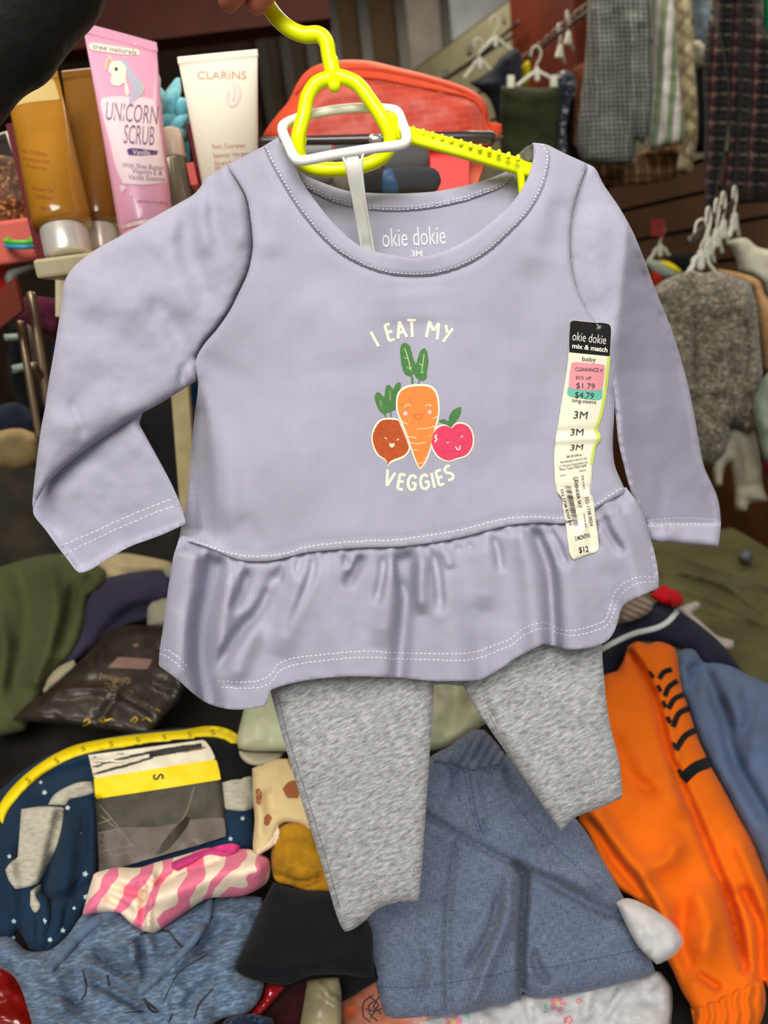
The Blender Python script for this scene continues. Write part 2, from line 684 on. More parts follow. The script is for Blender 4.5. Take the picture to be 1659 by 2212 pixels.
def heather(name, a, bcol, c, sx=40, sy=160, rot=20, sheen=0.1):
    m, nt, b = base_mat(name, 0.92, 0.12, 0, sheen)
    n = N(nt)
    f = n.noise(n.uv(sx, sy, rot), 1.0, 4, .7)
    f2 = n.noise(n.uv(1, 1), 380, 2)
    k = n.ramp(f, [(0.32, a), (0.5, bcol), (0.68, c)])
    k = n.mix(n.math('MULTIPLY', f2, 0.35), k, bcol)
    n.link(k, b.inputs['Base Color'])
    n.bump(f2, 0.35, 0.0006, b)
    return m


def chambray(name, a, c):
    m, nt, b = base_mat(name, 0.9, 0.15, 0, 0.1)
    n = N(nt)
    w1 = n.noise(n.uv(60, 420), 1.0, 2); w2 = n.noise(n.uv(420, 60), 1.0, 2)
    k = n.ramp(n.math('MULTIPLY', n.math('ADD', w1, w2), .5), [(0.36, a), (0.64, c)])
    v = n.noise(n.uv(1, 1), 9, 3)
    k = n.mix(n.math('MULTIPLY', v, 0.35), k, tuple(x * .72 for x in a))
    n.link(k, b.inputs['Base Color'])
    n.bump(n.math('ADD', w1, w2), 0.4, 0.0005, b)
    return m


def checks(name, base, bands, rot=0.0, warp=0.0):
    """bands: (axis, period px, duty, colour, opacity, shift px)"""
    m, nt, b = base_mat(name, 0.92, 0.12, 0, 0.1)
    n = N(nt)
    uv = n.uv(1000, 1000, rot)
    if warp:
        w = n.noise(n.uv(1, 1), 14, 2)
        cx = n.new('ShaderNodeCombineXYZ'); n.link(n.math('MULTIPLY', w, warp), cx.inputs[0]); n.link(n.math('MULTIPLY', w, warp), cx.inputs[1])
        va = n.new('ShaderNodeVectorMath', operation='ADD'); n.link(uv, va.inputs[0]); n.link(cx.outputs[0], va.inputs[1]); uv = va.outputs[0]
    sp = n.new('ShaderNodeSeparateXYZ'); n.link(uv, sp.inputs[0])
    k = base
    for axis, per, duty, col, op, sh in bands:
        v = n.math('FRACT', n.math('DIVIDE', n.math('ADD', sp.outputs[axis], 10000.0 + sh), per))
        k = n.mix(n.math('MULTIPLY', n.math('LESS_THAN', v, duty), op), k, col)
    n.link(k, b.inputs['Base Color'])
    n.bump(n.noise(n.uv(1, 1), 300, 2), .3, .0006, b)
    return m


def blotch(name, base, spots, scale, thr=0.6, dist=0.6, rough=0.92, bump=0.0006, bs=250, sx=1, sy=1, rot=0):
    """cloth with an irregular printed or woven blotch pattern: spots = [(threshold, colour)]"""
    m, nt, b = base_mat(name, rough, 0.12, 0, 0.1)
    n = N(nt)
    f = n.noise(n.uv(sx, sy, rot), scale, 2, .5, dist)
    k = n.ramp(f, [(0.0, base)] + spots, True)
    n.link(k, b.inputs['Base Color'])
    n.bump(n.noise(n.uv(1, 1), bs, 3), .5, bump, b)
    return m


def film(name, col, alpha, rough=0.12):
    m, nt, b = base_mat(name, rough, 0.6, 0.3)
    n = N(nt)
    b.inputs['Base Color'].default_value = (*lin(col), 1)
    b.inputs['Alpha'].default_value = alpha
    f = n.noise(n.obj(), 38, 4, .6, 1.5)
    n.bump(f, 0.5, 0.002, b)
    return m


LAV = (191, 188, 206)
m_lav = fabric('lavender_jersey', LAV, .05, 5, rib=.62, ribs=88, grain=.0004, bumps=.30)
m_lav_sl = fabric('lavender_jersey_sleeve', LAV, .05, 5, rib=.62, ribs=88, rot=-62, grain=.0004, bumps=.30)
m_lav_cuff = fabric('lavender_jersey_wrong_grain', LAV, .04, 5, rib=.3, ribs=90, rot=18, grain=.0004, bumps=.2)
m_lav_band = fabric('lavender_binding', (184, 181, 199), .05, 6, rib=.25, ribs=90, grain=.0004, bumps=.2)
m_thread = plain('lilac_thread', (226, 220, 230), .8, .2)
m_seam = plain('seam_shadow_thread', (120, 116, 135), .9, .1)
m_grey = heather('grey_marl', (108, 110, 114), (170, 170, 171), (214, 214, 212), 48, 150, 26)
m_greythread = plain('grey_thread', (128, 126, 128), .9, .1)
m_neon = plain('neon_yellow_plastic', (240, 250, 0), .3, .4)
m_whitep = plain('white_plastic', (246, 244, 234), .35, .5)
m_offwhite = plain('offwhite_hanger_plastic', (205, 205, 190), .4, .5)
m_cream = plain('cream_ink', (247, 240, 212), .85, .15)
m_black = plain('black_gloss', (22, 22, 22), .25, .5)
m_ink = plain('dark_ink', (52, 54, 56), .6, .3)
m_blackcloth = fabric('black_cloth', (20, 20, 23), .12, 6)


# ------------------------------------------------------------------ the room
def hdir(px, py):
    r = ray(px, py); v = np.array([r[0], r[1], 0]); return v / np.linalg.norm(v)


WD = hdir(40, 610)                                  # the right wall runs away along this direction
WN = np.array([-WD[1], WD[0], 0]);
if WN @ (CAM - P(1250, 200, 2.5)) < 0: WN = -WN     # its face looks into the room
WP = P(1250, 200, 2.5)
wall_plane = Plane((1250, 200, 2.5), n=WN)


def on_wall(px, py, off=0.0):
    p = Plane((1250, 200, 2.5), n=WN); p.p = WP + WN * off
    return P(px, py, p.depth(np.float64(px), np.float64(py)))


m_floor = plain('floor_tiles', (92, 84, 74), .6, .3, var=.12, vs=6)
m_ceil = plain('ceiling_paint', (150, 140, 128), .9, .1, var=.05, vs=4)
m_redwood = plain('red_brown_paint', (86, 29, 11), .55, .3, var=.12, vs=7)
m_darkwall = plain('dark_brown_panel', (62, 48, 38), .7, .2, var=.2, vs=6)
m_slat = plain('cream_slat_board', (130, 127, 106), .55, .3, var=.05, vs=6)
m_slatb = plain('brown_slat_board', (92, 66, 48), .6, .3, var=.10, vs=6)
m_groove = plain('slat_groove', (70, 64, 52), .7, .2)
m_wood = plain('dark_wood_panel', (80, 46, 20), .6, .3, var=.15, vs=9)
m_glass = plain('window_glass', (150, 150, 150), .12, .5, var=.2, vs=3)
m_post = plain('window_post', (52, 48, 44), .4, .4)
m_lamp = plain('lamp_tube', (255, 250, 238), .4, .2, emit=6.0)

box('floor', (0.2, 1.6, -0.03), (3.4, 4.2, 0.03), m_floor, kind='structure')
box('ceiling', (0.2, 2.1, 3.3), (3.4, 2.9, 0.04), m_ceil, kind='structure')
box('wall_left', (-2.0, 1.9, 1.64), (0.05, 3.2, 1.62), m_darkwall, kind='structure')
BY = 4.3
box('wall_back', (0.1, BY + 0.06, 1.64), (2.2, 0.05, 1.62), m_darkwall, kind='structure')

# right wall: slat boards with grooves; cream above, brown below, wood panel at the foot
t0, t1 = -2.4, 2.25


def slat_panel(name, z0, z1, pitch, ma, mb, out=0.0):
    geos, fm = [], []
    L = (t1 - t0) / 2; mid = WP + WD * (t0 + t1) / 2
    zc = (z0 + z1) / 2
    v, f = box_geo((mid[0] - WN[0] * (0.03 - out), mid[1] - WN[1] * (0.03 - out), zc), (WD, WN, EZ), (L, 0.02, (z1 - z0) / 2))
    geos.append((v, f)); fm += [1] * len(f)
    z = z0
    while z < z1 - 0.01:
        h = min(pitch, z1 - z)
        v, f = box_geo((mid[0] + WN[0] * (out - 0.004), mid[1] + WN[1] * (out - 0.004), z + h / 2), (WD, WN, EZ), (L, 0.008, h / 2 - 0.006))
        geos.append((v, f)); fm += [0] * len(f)
        z += pitch
    V, Fc = merge(geos)
    return make(name, V, Fc, ma, smooth=False, mats=[ma, mb], fmat=fm, kind='structure')


ztop = float(on_wall(980, 85)[2])
WALL_ABOVE = False
print('ZTOP', ztop)
zmid = float(on_wall(1345, 395)[2])
zlow = float(on_wall(1600, 1000)[2])
slat_panel('wall_right', zlow, zmid, 0.098, m_slatb, m_groove)
slat_panel('trim_1', zmid, ztop, 0.12, m_slat, m_groove, 0.004)
box('trim_2', (*(WP + WD * (t0 + t1) / 2 - WN * .02)[:2], zlow / 2), ((t1 - t0) / 2, 0.03, zlow / 2), m_wood, ax=(WD, WN, EZ), kind='structure')
# wall above the slats, only a strip of plaster
box('trim_3', (*(WP + WD * (t0 + t1) / 2 - WN * .06)[:2], (ztop + 3.26) / 2), ((t1 - t0) / 2, 0.02, (3.26 - ztop) / 2), m_ceil, ax=(WD, WN, EZ), kind='structure') if WALL_ABOVE else None
# red-brown pilaster on the right wall
c = (on_wall(1142, 100) + on_wall(1275, 100)) / 2
hw = np.linalg.norm(on_wall(1142, 100) - on_wall(1275, 100)) / 2
box('trim_4', (c[0] + WN[0] * .02, c[1] + WN[1] * .02, (zmid + 3.2) / 2), (hw, 0.045, (3.2 - zmid) / 2), m_redwood, ax=(WD, WN, EZ), kind='structure')
# red-brown beam across, seen above the toiletries, with a dark recess under it
zb = float(P(330, 165, 2.4)[2])
box('trim_5', (-0.95, 2.45, zb + .22), (0.97, 0.05, .22), m_redwood, kind='structure')
# back window: glass between dark posts
xs = [(560, 150), (617, 150), (668, 150), (745, 130), (787, 120), (866, 100), (960, 60), (1050, 20)]
for i, (a, b) in enumerate(zip([560, 668, 787, 866, 962], [668, 787, 866, 962, 1120])):
    kk = (BY - CAM[1]) / float(ray(a, 60)[1]); k2 = (BY - CAM[1]) / float(ray(b, 60)[1])
    A, B = P(a, 60, kk), P(b, 60, k2)
    col = [(74, 62, 50), (84, 64, 42), (82, 62, 40), (160, 152, 144), (196, 200, 204)][i]
    mg = plain('pane_tone', col, .5, .15, var=.2, vs=2.5)
    box('window_%d' % (i + 1), ((A[0] + B[0]) / 2, BY, 2.05), (abs(B[0] - A[0]) / 2 - .02, 0.008, 1.2), mg, kind='structure')
for i, a in enumerate([560, 612, 668, 720, 787, 866, 962]):
    kk = (BY - CAM[1]) / float(ray(a, 60)[1]); A = P(a, 60, kk)
    box('trim_%d' % (6 + i), (A[0], BY - .03, 2.05), (0.026 if i != 6 else .02, 0.03, 1.2), m_post, kind='structure')
# fluorescent lamp fixed before the last pane
t = T('fluorescent_lamp', 'bright white lamp glaring through the far pane above the cream slats', 'lamp', P(1010, 40, 4.05))
A, B = P(1000, 52, 4.0), P(1045, 0, 3.9)
tube('tube', [A, B], 0.03, m_lamp, t)
box('fitting', (A + B) / 2 + np.array([0, .05, .02]), (0.10, 0.02, 0.03), m_whitep, t)


# ------------------------------------------------------------------ the lavender baby top
S = Plane((830, 0, .445), (830, 2000, .535), (1500, 0, .450))
top = T('baby_shirt', 'lavender long-sleeved baby shirt with vegetable print, hung on the yellow hanger', 'top', P(900, 800, S.depth(np.float64(900.), np.float64(800.))))

NECK_IN = [(600, 297), (619, 330), (639, 366), (659, 402), (687, 441), (723, 485), (774, 529), (812, 543), (858, 553), (898, 557), (938, 549), (977, 535),
           (1029, 505), (1073, 469), (1109, 434), (1136, 392), (1150, 352), (1154, 325), (1151, 308)]
NECK_OUT = [(568, 316), (585, 354), (607, 394), (631, 434), (659, 473), (691, 511), (731, 547), (778, 574), (834, 593), (898, 599), (949, 594), (1009, 574),
            (1057, 545), (1097, 509), (1136, 469), (1160, 435), (1176, 400), (1187, 360), (1188, 330), (1178, 312)]
ARM_L = [(489, 357), (514, 392), (533, 428), (541, 470), (546, 520), (545, 545), (535, 590), (517, 630), (497, 670), (468, 712), (440, 745), (424, 775)]
ARM_R = [(1270, 354), (1258, 385), (1243, 430), (1233, 480), (1230, 530), (1236, 590), (1252, 640), (1270, 675), (1290, 700), (1312, 760), (1327, 850)]
WAIST = [(388, 1166), (430, 1176), (470, 1191), (505, 1206), (535, 1212), (580, 1212), (625, 1203), (660, 1194), (720, 1188), (790, 1183), (860, 1181), (930, 1173),
         (1000, 1160), (1060, 1144), (1110, 1133), (1170, 1129), (1222, 1130), (1270, 1108), (1310, 1084), (1352, 1062)]
SIDE_L = [(424, 775), (424, 800), (428, 830), (420, 900), (411, 990), (406, 1060), (398, 1110), (389, 1150)]
SIDE_R = [(1327, 850), (1324, 960), (1328, 1005), (1340, 1035), (1352, 1062)]
bod_out = [*NECK_IN[::-1], (568, 316), *ARM_L, *SIDE_L[1:], *WAIST, *SIDE_R[::-1][1:], *ARM_R[::-1][1:], (1215, 329), (1180, 312)]
sil_edges = [[(568, 316), (489, 357)], [(430, 830), *SIDE_L[3:]], SIDE_R, [(1151, 308), (1180, 312), (1215, 329), (1270, 354)]]
bod_folds = [
    ([(600, 420), (585, 470), (590, 560)], 26, 5), ([(560, 350), (556, 430), (560, 520)], 20, -4),
    ([(1225, 420), (1200, 480), (1180, 560)], 34, -7), ([(1188, 380), (1170, 480), (1120, 600)], 30, 6),
    ([(424, 850), (434, 960), (440, 1050), (462, 1150)], 26, -22, 3), ([(476, 900), (488, 1020), (496, 1150)], 26, 9),
    ([(460, 1110), (445, 1150), (470, 1185)], 18, -5), ([(520, 1110), (548, 1150), (560, 1190)], 20, -4),
    ([(440, 780), (480, 800), (560, 830)], 24, -5, 2),
    ([(640, 640), (700, 700), (720, 800)], 60, 4), ([(1130, 740), (1100, 850), (1110, 960)], 60, 5),
    ([(1160, 860), (1175, 960), (1160, 1090)], 40, -5), ([(900, 620), (905, 700)], 70, 4),
    (NECK_OUT, 7, -3.5, 0), (ARM_L, 6, -4, 0), (ARM_R[:9], 6, -4, 0), ([(392, 1150), *[(x, y - 20) for x, y in WAIST[1:]]], 5, -1.5, 0),
]
bod_folds = [(f[0], f[1], f[2] * 1.5, *f[3:]) for f in bod_folds]


def side_turn(x, y):
    # the left side seam turns away towards the back below the sleeve
    xb = np.interp(y, [840, 900, 1000, 1100, 1160], [440, 452, 464, 470, 470])
    k = np.clip((xb - x) / 34, 0, 1.4)
    return -k * 74 * np.clip((y - 830) / 60, 0, 1) * np.clip((1178 - y) / 30, 0, 1)


bodice = cloth('bodice', bod_out, S, m_lav, top, thick=44, rad=210, sheet=3, sp=8, edge=sil_edges, folds=bod_folds, noise=(5, 130), corner=40, seed=4, aniso=1.6, relief=lambda x, y: side_turn(x, y) * 1.6, firm=True)

# neck binding: a doubled band along the neckline
band_out = [*NECK_IN, *NECK_OUT[::-1]]


class Over:
    """something worked on top of another cloth"""
    def __init__(s, host, lift, prof=None): s.h, s.l = host, lift
    def front(s, x, y, lift=0.0): return s.h.front(x, y, s.l + lift)


def worked(name, outline, host, lift, mat, parent, sp=7, edge_soft=8, relief=None, corner=40, th=3, label=None, smooth=True):
    """a flat worked piece (binding, sticker, print block) that follows its host, with its own small thickness"""
    ol = crom(outline, True, corner) if smooth else np.array(outline, float)
    v, f, b = fill(ol, sp)
    x, y = v[:, 0], v[:, 1]
    d, _ = pl_dist(x, y, b, True)
    t = np.clip(d / edge_soft, 0, 1)
    k = lift * (0.25 + .75 * np.sqrt(1 - (1 - t) ** 2))
    if relief is not None: k = k + relief(x, y)
    top_ = host.front(x, y, k); bot = host.front(x, y, k - th)
    n = len(v); e = {(q[i], q[(i + 1) % 3]) for q in f for i in range(3)}
    a, bb, c = (top_[i] for i in f[0][:3]); flip = np.cross(bb - a, c - a) @ (CAM - a) < 0
    Fc = []
    for q in f:
        Fc.append(q[::-1] if flip else q); q2 = tuple(i + n for i in q); Fc.append(q2 if flip else q2[::-1])
    for p, q in e:
        if (q, p) not in e:
            w = (p, p + n, q + n, q); Fc.append(w[::-1] if flip else w)
    uv = np.c_[x, y] / 1000
    return make(name, np.vstack([top_, bot]), Fc, mat, parent, np.vstack([uv, uv]), label=label)


binding = worked('neck_binding', band_out, bodice, 5, m_lav_band, top, 7, 12)
bo = Over(bodice, 5)
mid = lambda a, b, k: [(a[0] * (1 - k) + b[0] * k, a[1] * (1 - k) + b[1] * k)]
neck_st = resample(crom(NECK_OUT), 10)
cen = np.array([880, 330.])
neck_st = neck_st + (cen - neck_st) / np.linalg.norm(cen - neck_st, axis=1)[:, None] * 7
strokes('stitching', [neck_st], 2.6, bo, m_thread, binding, 1.0, dash=(5, 3.4), jit=.8)

# back panel, seen inside through the neck opening
BACK_TOP = [(568, 316), (612, 335), (640, 370), (680, 388), (720, 403), (755, 413), (810, 417), (860, 418), (910, 416), (950, 412), (1000, 402), (1050, 388), (1100, 368),
            (1125, 345), (1151, 308)]
back_out = [*BACK_TOP[::-1], *ARM_L, *SIDE_L[1:], *WAIST, *SIDE_R[::-1][1:], *ARM_R[::-1][1:], (1215, 329), (1180, 312)]


class Back(Cloth):
    def height(s, x, y):
        p, soft = s.prof(np.asarray(x, float), np.asarray(y, float))
        return -s.thick * p - 10 + 1.6 * side_turn(np.asarray(x, float), np.asarray(y, float))


bk = Back(back_out, S, thick=36, rad=190, sheet=3, sp=14, edge=sil_edges, corner=40)
bk.o = bk.build('back_panel', m_lav, top)
BB = [(626, 352), (655, 403), (690, 425), (725, 440), (760, 449), (830, 457), (900, 455), (950, 448), (1000, 437), (1050, 420), (1090, 402), (1112, 380), (1130, 350)]
bband = worked('back_neck_binding', [*BACK_TOP[2:13], *BB[::-1][1:-1]], bk, 5, m_lav_band, top, 8, 8)
strokes('stitching', [[(x, y - 5) for x, y in BB[1:-1]], [(x, y - 11) for x, y in BB[1:-1]]], 2.4, Over(bk, 5), m_thread, bband, 1.0, dash=(5, 4), jit=1)
lettering('neck_label', [('okie dokie', 894, 511, 137, 40, -3, .0), ('3M', 900, 548, 24, 14, 0, .03)], bk, plain('label_print', (226, 224, 228), .8), top, 1.2,
          label='white size lettering printed inside the back neck')

# sleeves
SL_FOLD = [(426, 822), (386, 847), (340, 875), (291, 901), (222, 945), (180, 975), (136, 1010), (104, 1043), (84, 1072), (71, 1100)]
sl_out = [(489, 357), (462, 374), (443, 385), (434, 402), (418, 420), (395, 434), (350, 459), (300, 488), (250, 515), (212, 536), (175, 562), (150, 588), (137, 616), (134, 650), (126, 700), (117, 758), (106, 820),
          (98, 875), (88, 930), (81, 980), (74, 1040), (70, 1085), *SL_FOLD[::-1], (430, 800), (424, 775), *ARM_L[::-1][1:]]
sl_folds = [
    ([(462, 385), (455, 440), (470, 520), (500, 590)], 20, -9, 2), ([(445, 400), (440, 470), (450, 560)], 20, 8),
    ([(410, 440), (400, 520), (430, 600), (470, 680)], 26, -7), ([(380, 455), (370, 560), (420, 700)], 26, 6),
    ([(505, 420), (520, 470), (525, 540)], 16, 5),
    ([(300, 620), (360, 690), (410, 770), (425, 810)], 26, -10, 3), ([(250, 600), (330, 700), (380, 800)], 26, 5),
    ([(420, 770), (395, 800), (392, 830)], 8, -8, 0), ([(405, 785), (415, 815)], 10, 8, 0),
    ([(150, 640), (240, 640), (330, 670)], 50, 8), ([(110, 900), (170, 870), (240, 800)], 30, -5), ([(150, 860), (175, 920), (180, 950)], 10, -5),
    ([(95, 1010), (150, 930), (260, 850)], 34, 5), (ARM_L, 6, -3, 0), ([(x + 1, y - 9) for x, y in SL_FOLD], 4, -2.0, 0),
    ([(200, 700), (150, 800), (110, 960)], 60, 6)]
sl_folds = [(f[0], f[1], f[2] * 1.6, *f[3:]) for f in sl_folds]
sleeve_l = cloth('sleeve', sl_out, Offset(S, -.006), m_lav_sl, top, thick=26, rad=46, back=20, sp=8, folds=sl_folds, noise=(4, 70), seed=9, corner=40)
fa_out = [(320, 860), (300, 915), (325, 960), (348, 1002), (368, 1040), (384, 1075), (396, 1108), (402, 1131), (375, 1144), (348, 1156), (315, 1168), (285, 1179), (252, 1196), (222, 1214), (197, 1230), (172, 1239), (161, 1229),
          (150, 1214), (123, 1179), (98, 1144), (75, 1116), (71, 1100), (76, 1075), (120, 1000), (200, 920)]
fa_folds = [([(115, 1060), (120, 1110), (132, 1160)], 12, -5), ([(220, 1120), (260, 1160), (270, 1185)], 22, -4), ([(100, 1090), (160, 1050), (240, 1010)], 30, 5)]
forearm = cloth('folded_forearm', fa_out, Offset(S, .014), m_lav_cuff, sleeve_l.o, thick=14, rad=22, back=9, sp=9, folds=fa_folds, noise=(4, 60), seed=12, corner=40, relief=lambda x, y: -(y - 920) * .16)
strokes('stitching', [[(380, 1075), (335, 1092), (285, 1112), (205, 1148), (127, 1182)], [(387, 1090), (335, 1108), (278, 1132), (205, 1165), (133, 1201)]], 2.6, forearm, m_thread, sleeve_l.o, 1.0, dash=(8, 4), jit=.6)

sr_out = [(1270, 354), (1286, 364), (1302, 395), (1320, 422), (1338, 448), (1365, 496), (1382, 535), (1397, 574), (1412, 615), (1428, 655), (1444, 694), (1461, 742), (1476, 792), (1487, 835), (1496, 878), (1503, 915),
          (1509, 950), (1521, 1008), (1534, 1038), (1546, 1064), (1553, 1088), (1556, 1112), (1557, 1140), (1552, 1182), (1520, 1180), (1485, 1177), (1447, 1173), (1425, 1172), (1404, 1168), (1392, 1130), (1375, 1090), (1362, 1060),
          (1346, 1000), (1335, 950), (1328, 880), (1310, 790), (1280, 720), (1245, 650), (1228, 590), (1222, 520), (1226, 470), (1240, 410)]
sr_folds = [([(1345, 470), (1352, 560), (1358, 660), (1372, 800)], 26, 12, 2), ([(1395, 620), (1400, 720), (1420, 860), (1440, 960)], 34, -14), ([(1455, 760), (1475, 900), (1490, 1010)], 20, 8),
            ([(1400, 760), (1430, 860), (1440, 920)], 16, 6), ([(1340, 720), (1380, 900), (1400, 1080)], 26, -9), ([(1420, 1000), (1432, 1080), (1428, 1168)], 16, -7), ([(1380, 960), (1405, 1050), (1400, 1150)], 16, 5),
            ([(1470, 1050), (1500, 1030), (1530, 1060)], 24, 5), ([(1290, 440), (1285, 560), (1300, 680)], 26, 6), ([(1440, 1080), (1450, 1170)], 14, 5)]


SR_EDGE = [(x, y) for x, y in sr_out if True][:30]


def sr_relief(x, y):
    # the sleeve swings back: its whole outer face looks sideways, with a narrow rolled rim
    cl = np.interp(y, [400, 500, 600, 700, 800, 1180], [1372, 1354, 1342, 1326, 1312, 1330])
    xo = np.interp(y, [q[1] for q in SR_EDGE], [q[0] for q in SR_EDGE])
    w = np.maximum(xo - cl, 20)
    t = np.clip((x - cl) / np.maximum(w - 13, 10), 0, 1)
    t = np.where(t < .15, t * t / .3, t - .075)
    return -t * 2.5 * w * np.clip((y - 410) / 190, 0, 1)


sr_folds = [(f[0], f[1], f[2] * 1.5, *f[3:]) for f in sr_folds[3:]]
sleeve_r = cloth('sleeve', sr_out, Offset(S, .012), fabric('lavender_jersey_right_sleeve', LAV, .05, 5, rib=.3, ribs=70, rot=8, grain=.0004, bumps=.3), top, thick=20, rad=14, back=14, sp=8, folds=sr_folds, noise=(4, 60), seed=21, relief=sr_relief, firm=True, corner=40)
strokes('stitching', [[(1398, 1125), (1430, 1121), (1480, 1119), (1520, 1120), (1550, 1122)], [(1400, 1138), (1430, 1134), (1480, 1132), (1520, 1133), (1550, 1133)]], 2.4, sleeve_r, m_thread, sleeve_r.o, .9, dash=(5, 4), jit=.5)

# peplum
PB = [(342, 1438), (362, 1452), (388, 1472), (410, 1492), (440, 1515), (470, 1527), (505, 1533), (545, 1531), (572, 1526), (580, 1508), (585, 1490), (615, 1480), (660, 1470), (710, 1464), (760, 1461), (810, 1462), (870, 1465), (935, 1471),
      (985, 1471), (1036, 1469), (1055, 1460), (1085, 1442), (1110, 1424), (1140, 1408), (1175, 1391), (1195, 1397), (1220, 1402), (1250, 1402), (1285, 1396), (1312, 1384), (1328, 1362), (1336, 1336), (1344, 1312), (1360, 1298),
      (1385, 1287), (1424, 1270)]
PT = [(x, y - 10) for x, y in WAIST]
pep_out = [*PT[::-1], (384, 1172), (375, 1200), (368, 1240), (361, 1290), (353, 1350), (346, 1395), *PB, (1421, 1230), (1413, 1190), (1404, 1160), (1395, 1130), (1384, 1098), (1370, 1076)]
pep_folds = [
    ([(466, 1205), (455, 1270), (440, 1340), (436, 1420), (452, 1520)], 22, -46, 0), ([(400, 1190), (385, 1300), (375, 1440)], 36, 16, 0),
    ([(500, 1215), (490, 1290), (478, 1360), (490, 1440)], 22, 16),
    ([(540, 1222), (522, 1280), (500, 1325)], 11, -20), ([(600, 1228), (560, 1310), (500, 1390), (462, 1460)], 13, -26),
    ([(590, 1250), (560, 1300), (530, 1340)], 13, 12), ([(560, 1340), (530, 1400), (500, 1480)], 24, 14),
    ([(606, 1215), (602, 1265)], 8, -10), ([(645, 1205), (640, 1240)], 7, -8), ([(680, 1198), (672, 1240), (640, 1320), (615, 1370)], 10, -12, 2), ([(660, 1215), (640, 1290), (600, 1420)], 30, 14),
    ([(785, 1192), (768, 1230), (745, 1270)], 10, -22), ([(742, 1195), (750, 1225)], 8, -12), ([(765, 1200), (750, 1240)], 8, 8), ([(830, 1190), (826, 1240), (812, 1310)], 10, -14), ([(858, 1190), (862, 1240), (872, 1290)], 9, -16),
    ([(880, 1190), (878, 1260), (868, 1380), (860, 1465)], 18, -24, 0), ([(845, 1200), (840, 1280), (820, 1400)], 30, 12), ([(915, 1190), (908, 1260), (912, 1330)], 16, 16), ([(925, 1175), (945, 1240), (952, 1330)], 11, -14),
    ([(960, 1180), (975, 1230)], 10, 10), ([(985, 1165), (990, 1195)], 7, -9), ([(1010, 1160), (1018, 1190)], 7, -9), ([(1060, 1148), (1075, 1190), (1082, 1240)], 9, -12), ([(1035, 1160), (1050, 1220), (1040, 1320)], 30, 8),
    ([(1090, 1140), (1096, 1160)], 6, -8), ([(1148, 1135), (1168, 1180), (1185, 1230), (1192, 1310), (1195, 1400)], 15, -28, 0), ([(1125, 1150), (1140, 1220), (1160, 1390)], 26, 14, 0), ([(1185, 1135), (1210, 1190), (1225, 1230)], 10, -14),
    ([(1210, 1180), (1230, 1300), (1245, 1400)], 40, 14, 0), ([(1300, 1100), (1315, 1150), (1350, 1200)], 9, -14), ([(1340, 1080), (1350, 1110)], 7, -9), ([(1290, 1120), (1280, 1150), (1290, 1190)], 10, -12),
    ([(1320, 1110), (1360, 1200), (1395, 1280)], 30, 10, 0), ([(1300, 1220), (1320, 1300), (1335, 1340)], 26, -12, 3), ([(380, 1310), (345, 1380)], 26, 4), ([(690, 1250), (720, 1350), (760, 1460)], 46, 9, 0),
    ([(960, 1260), (975, 1360), (985, 1470)], 40, 10, 0), ([(1036, 1300), (1036, 1400), (1045, 1466)], 24, -9, 3)]


def pep_relief(x, y):
    wy = np.interp(x, [p[0] for p in WAIST], [p[1] for p in WAIST])
    g = np.clip(1 - (y - wy) / 75, 0, 1)
    fine = np.sin(x / 4.9 + 2.2 * np.sin(x / 37)) * 4.2 + np.sin(x / 8.3 + 1) * 3.6
    return fine * g ** 1.5 + np.clip((y - wy) / 300, 0, 1) * 14 - 6 * np.exp(-((y - wy) / 8) ** 2)


pep_edges = [[(384, 1172), (368, 1240), (353, 1350), (342, 1438)], [(1352, 1062), (1384, 1098), (1404, 1160), (1424, 1270)]]
pep_folds = [(f[0], f[1], f[2] * 1.9, *f[3:]) for f in pep_folds]


class Skirt(Cloth):
    def height(s, x, y):
        x = np.asarray(x, float); y = np.asarray(y, float)
        own = Cloth.height(s, x, y)
        wy = np.interp(x, [p[0] for p in WAIST], [p[1] for p in WAIST])
        w = np.clip((y - wy) / 32, 0, 1); w = w * w * (3 - 2 * w)
        b = Cloth.height(bodice, x, np.minimum(y, wy - 3)) - 7
        return (b + pep_relief(x, y) * 1.0) * (1 - w) + np.maximum(own, -30) * w


peplum = Skirt(pep_out, S, thick=34, rad=90, sheet=3, sp=6.5, edge=pep_edges, folds=pep_folds, noise=(3, 80), relief=pep_relief, seed=31, corner=40)
peplum.o = peplum.build('peplum', m_lav, top)
hem1 = [(345, 1400), (372, 1410), (405, 1440)]
H1 = [(470, 1471), (520, 1474), (560, 1470), (585, 1458), (600, 1435), (630, 1423), (680, 1416), (740, 1410), (790, 1407), (850, 1410), (930, 1412), (1000, 1412), (1036, 1406), (1070, 1393), (1100, 1382), (1125, 1362), (1150, 1350), (1180, 1346),
      (1210, 1360), (1240, 1362), (1280, 1352), (1306, 1340), (1316, 1318), (1325, 1288), (1345, 1262), (1375, 1248), (1418, 1246)]
H2 = [(478, 1484), (520, 1487), (565, 1484), (588, 1472), (603, 1450), (635, 1437), (690, 1428), (740, 1423), (790, 1420), (850, 1423), (930, 1425), (1000, 1427), (1040, 1420), (1075, 1406), (1105, 1394), (1130, 1374), (1155, 1362), (1180, 1358),
      (1210, 1370), (1240, 1373), (1282, 1364), (1312, 1350), (1324, 1326), (1334, 1298), (1352, 1274), (1380, 1260), (1420, 1256)]
strokes('stitching', [H1, H2, hem1, [(345, 1411), (370, 1424), (400, 1452)]], 2.4, peplum, m_thread, peplum.o, 1.0, dash=(6, 3.5), jit=.6)
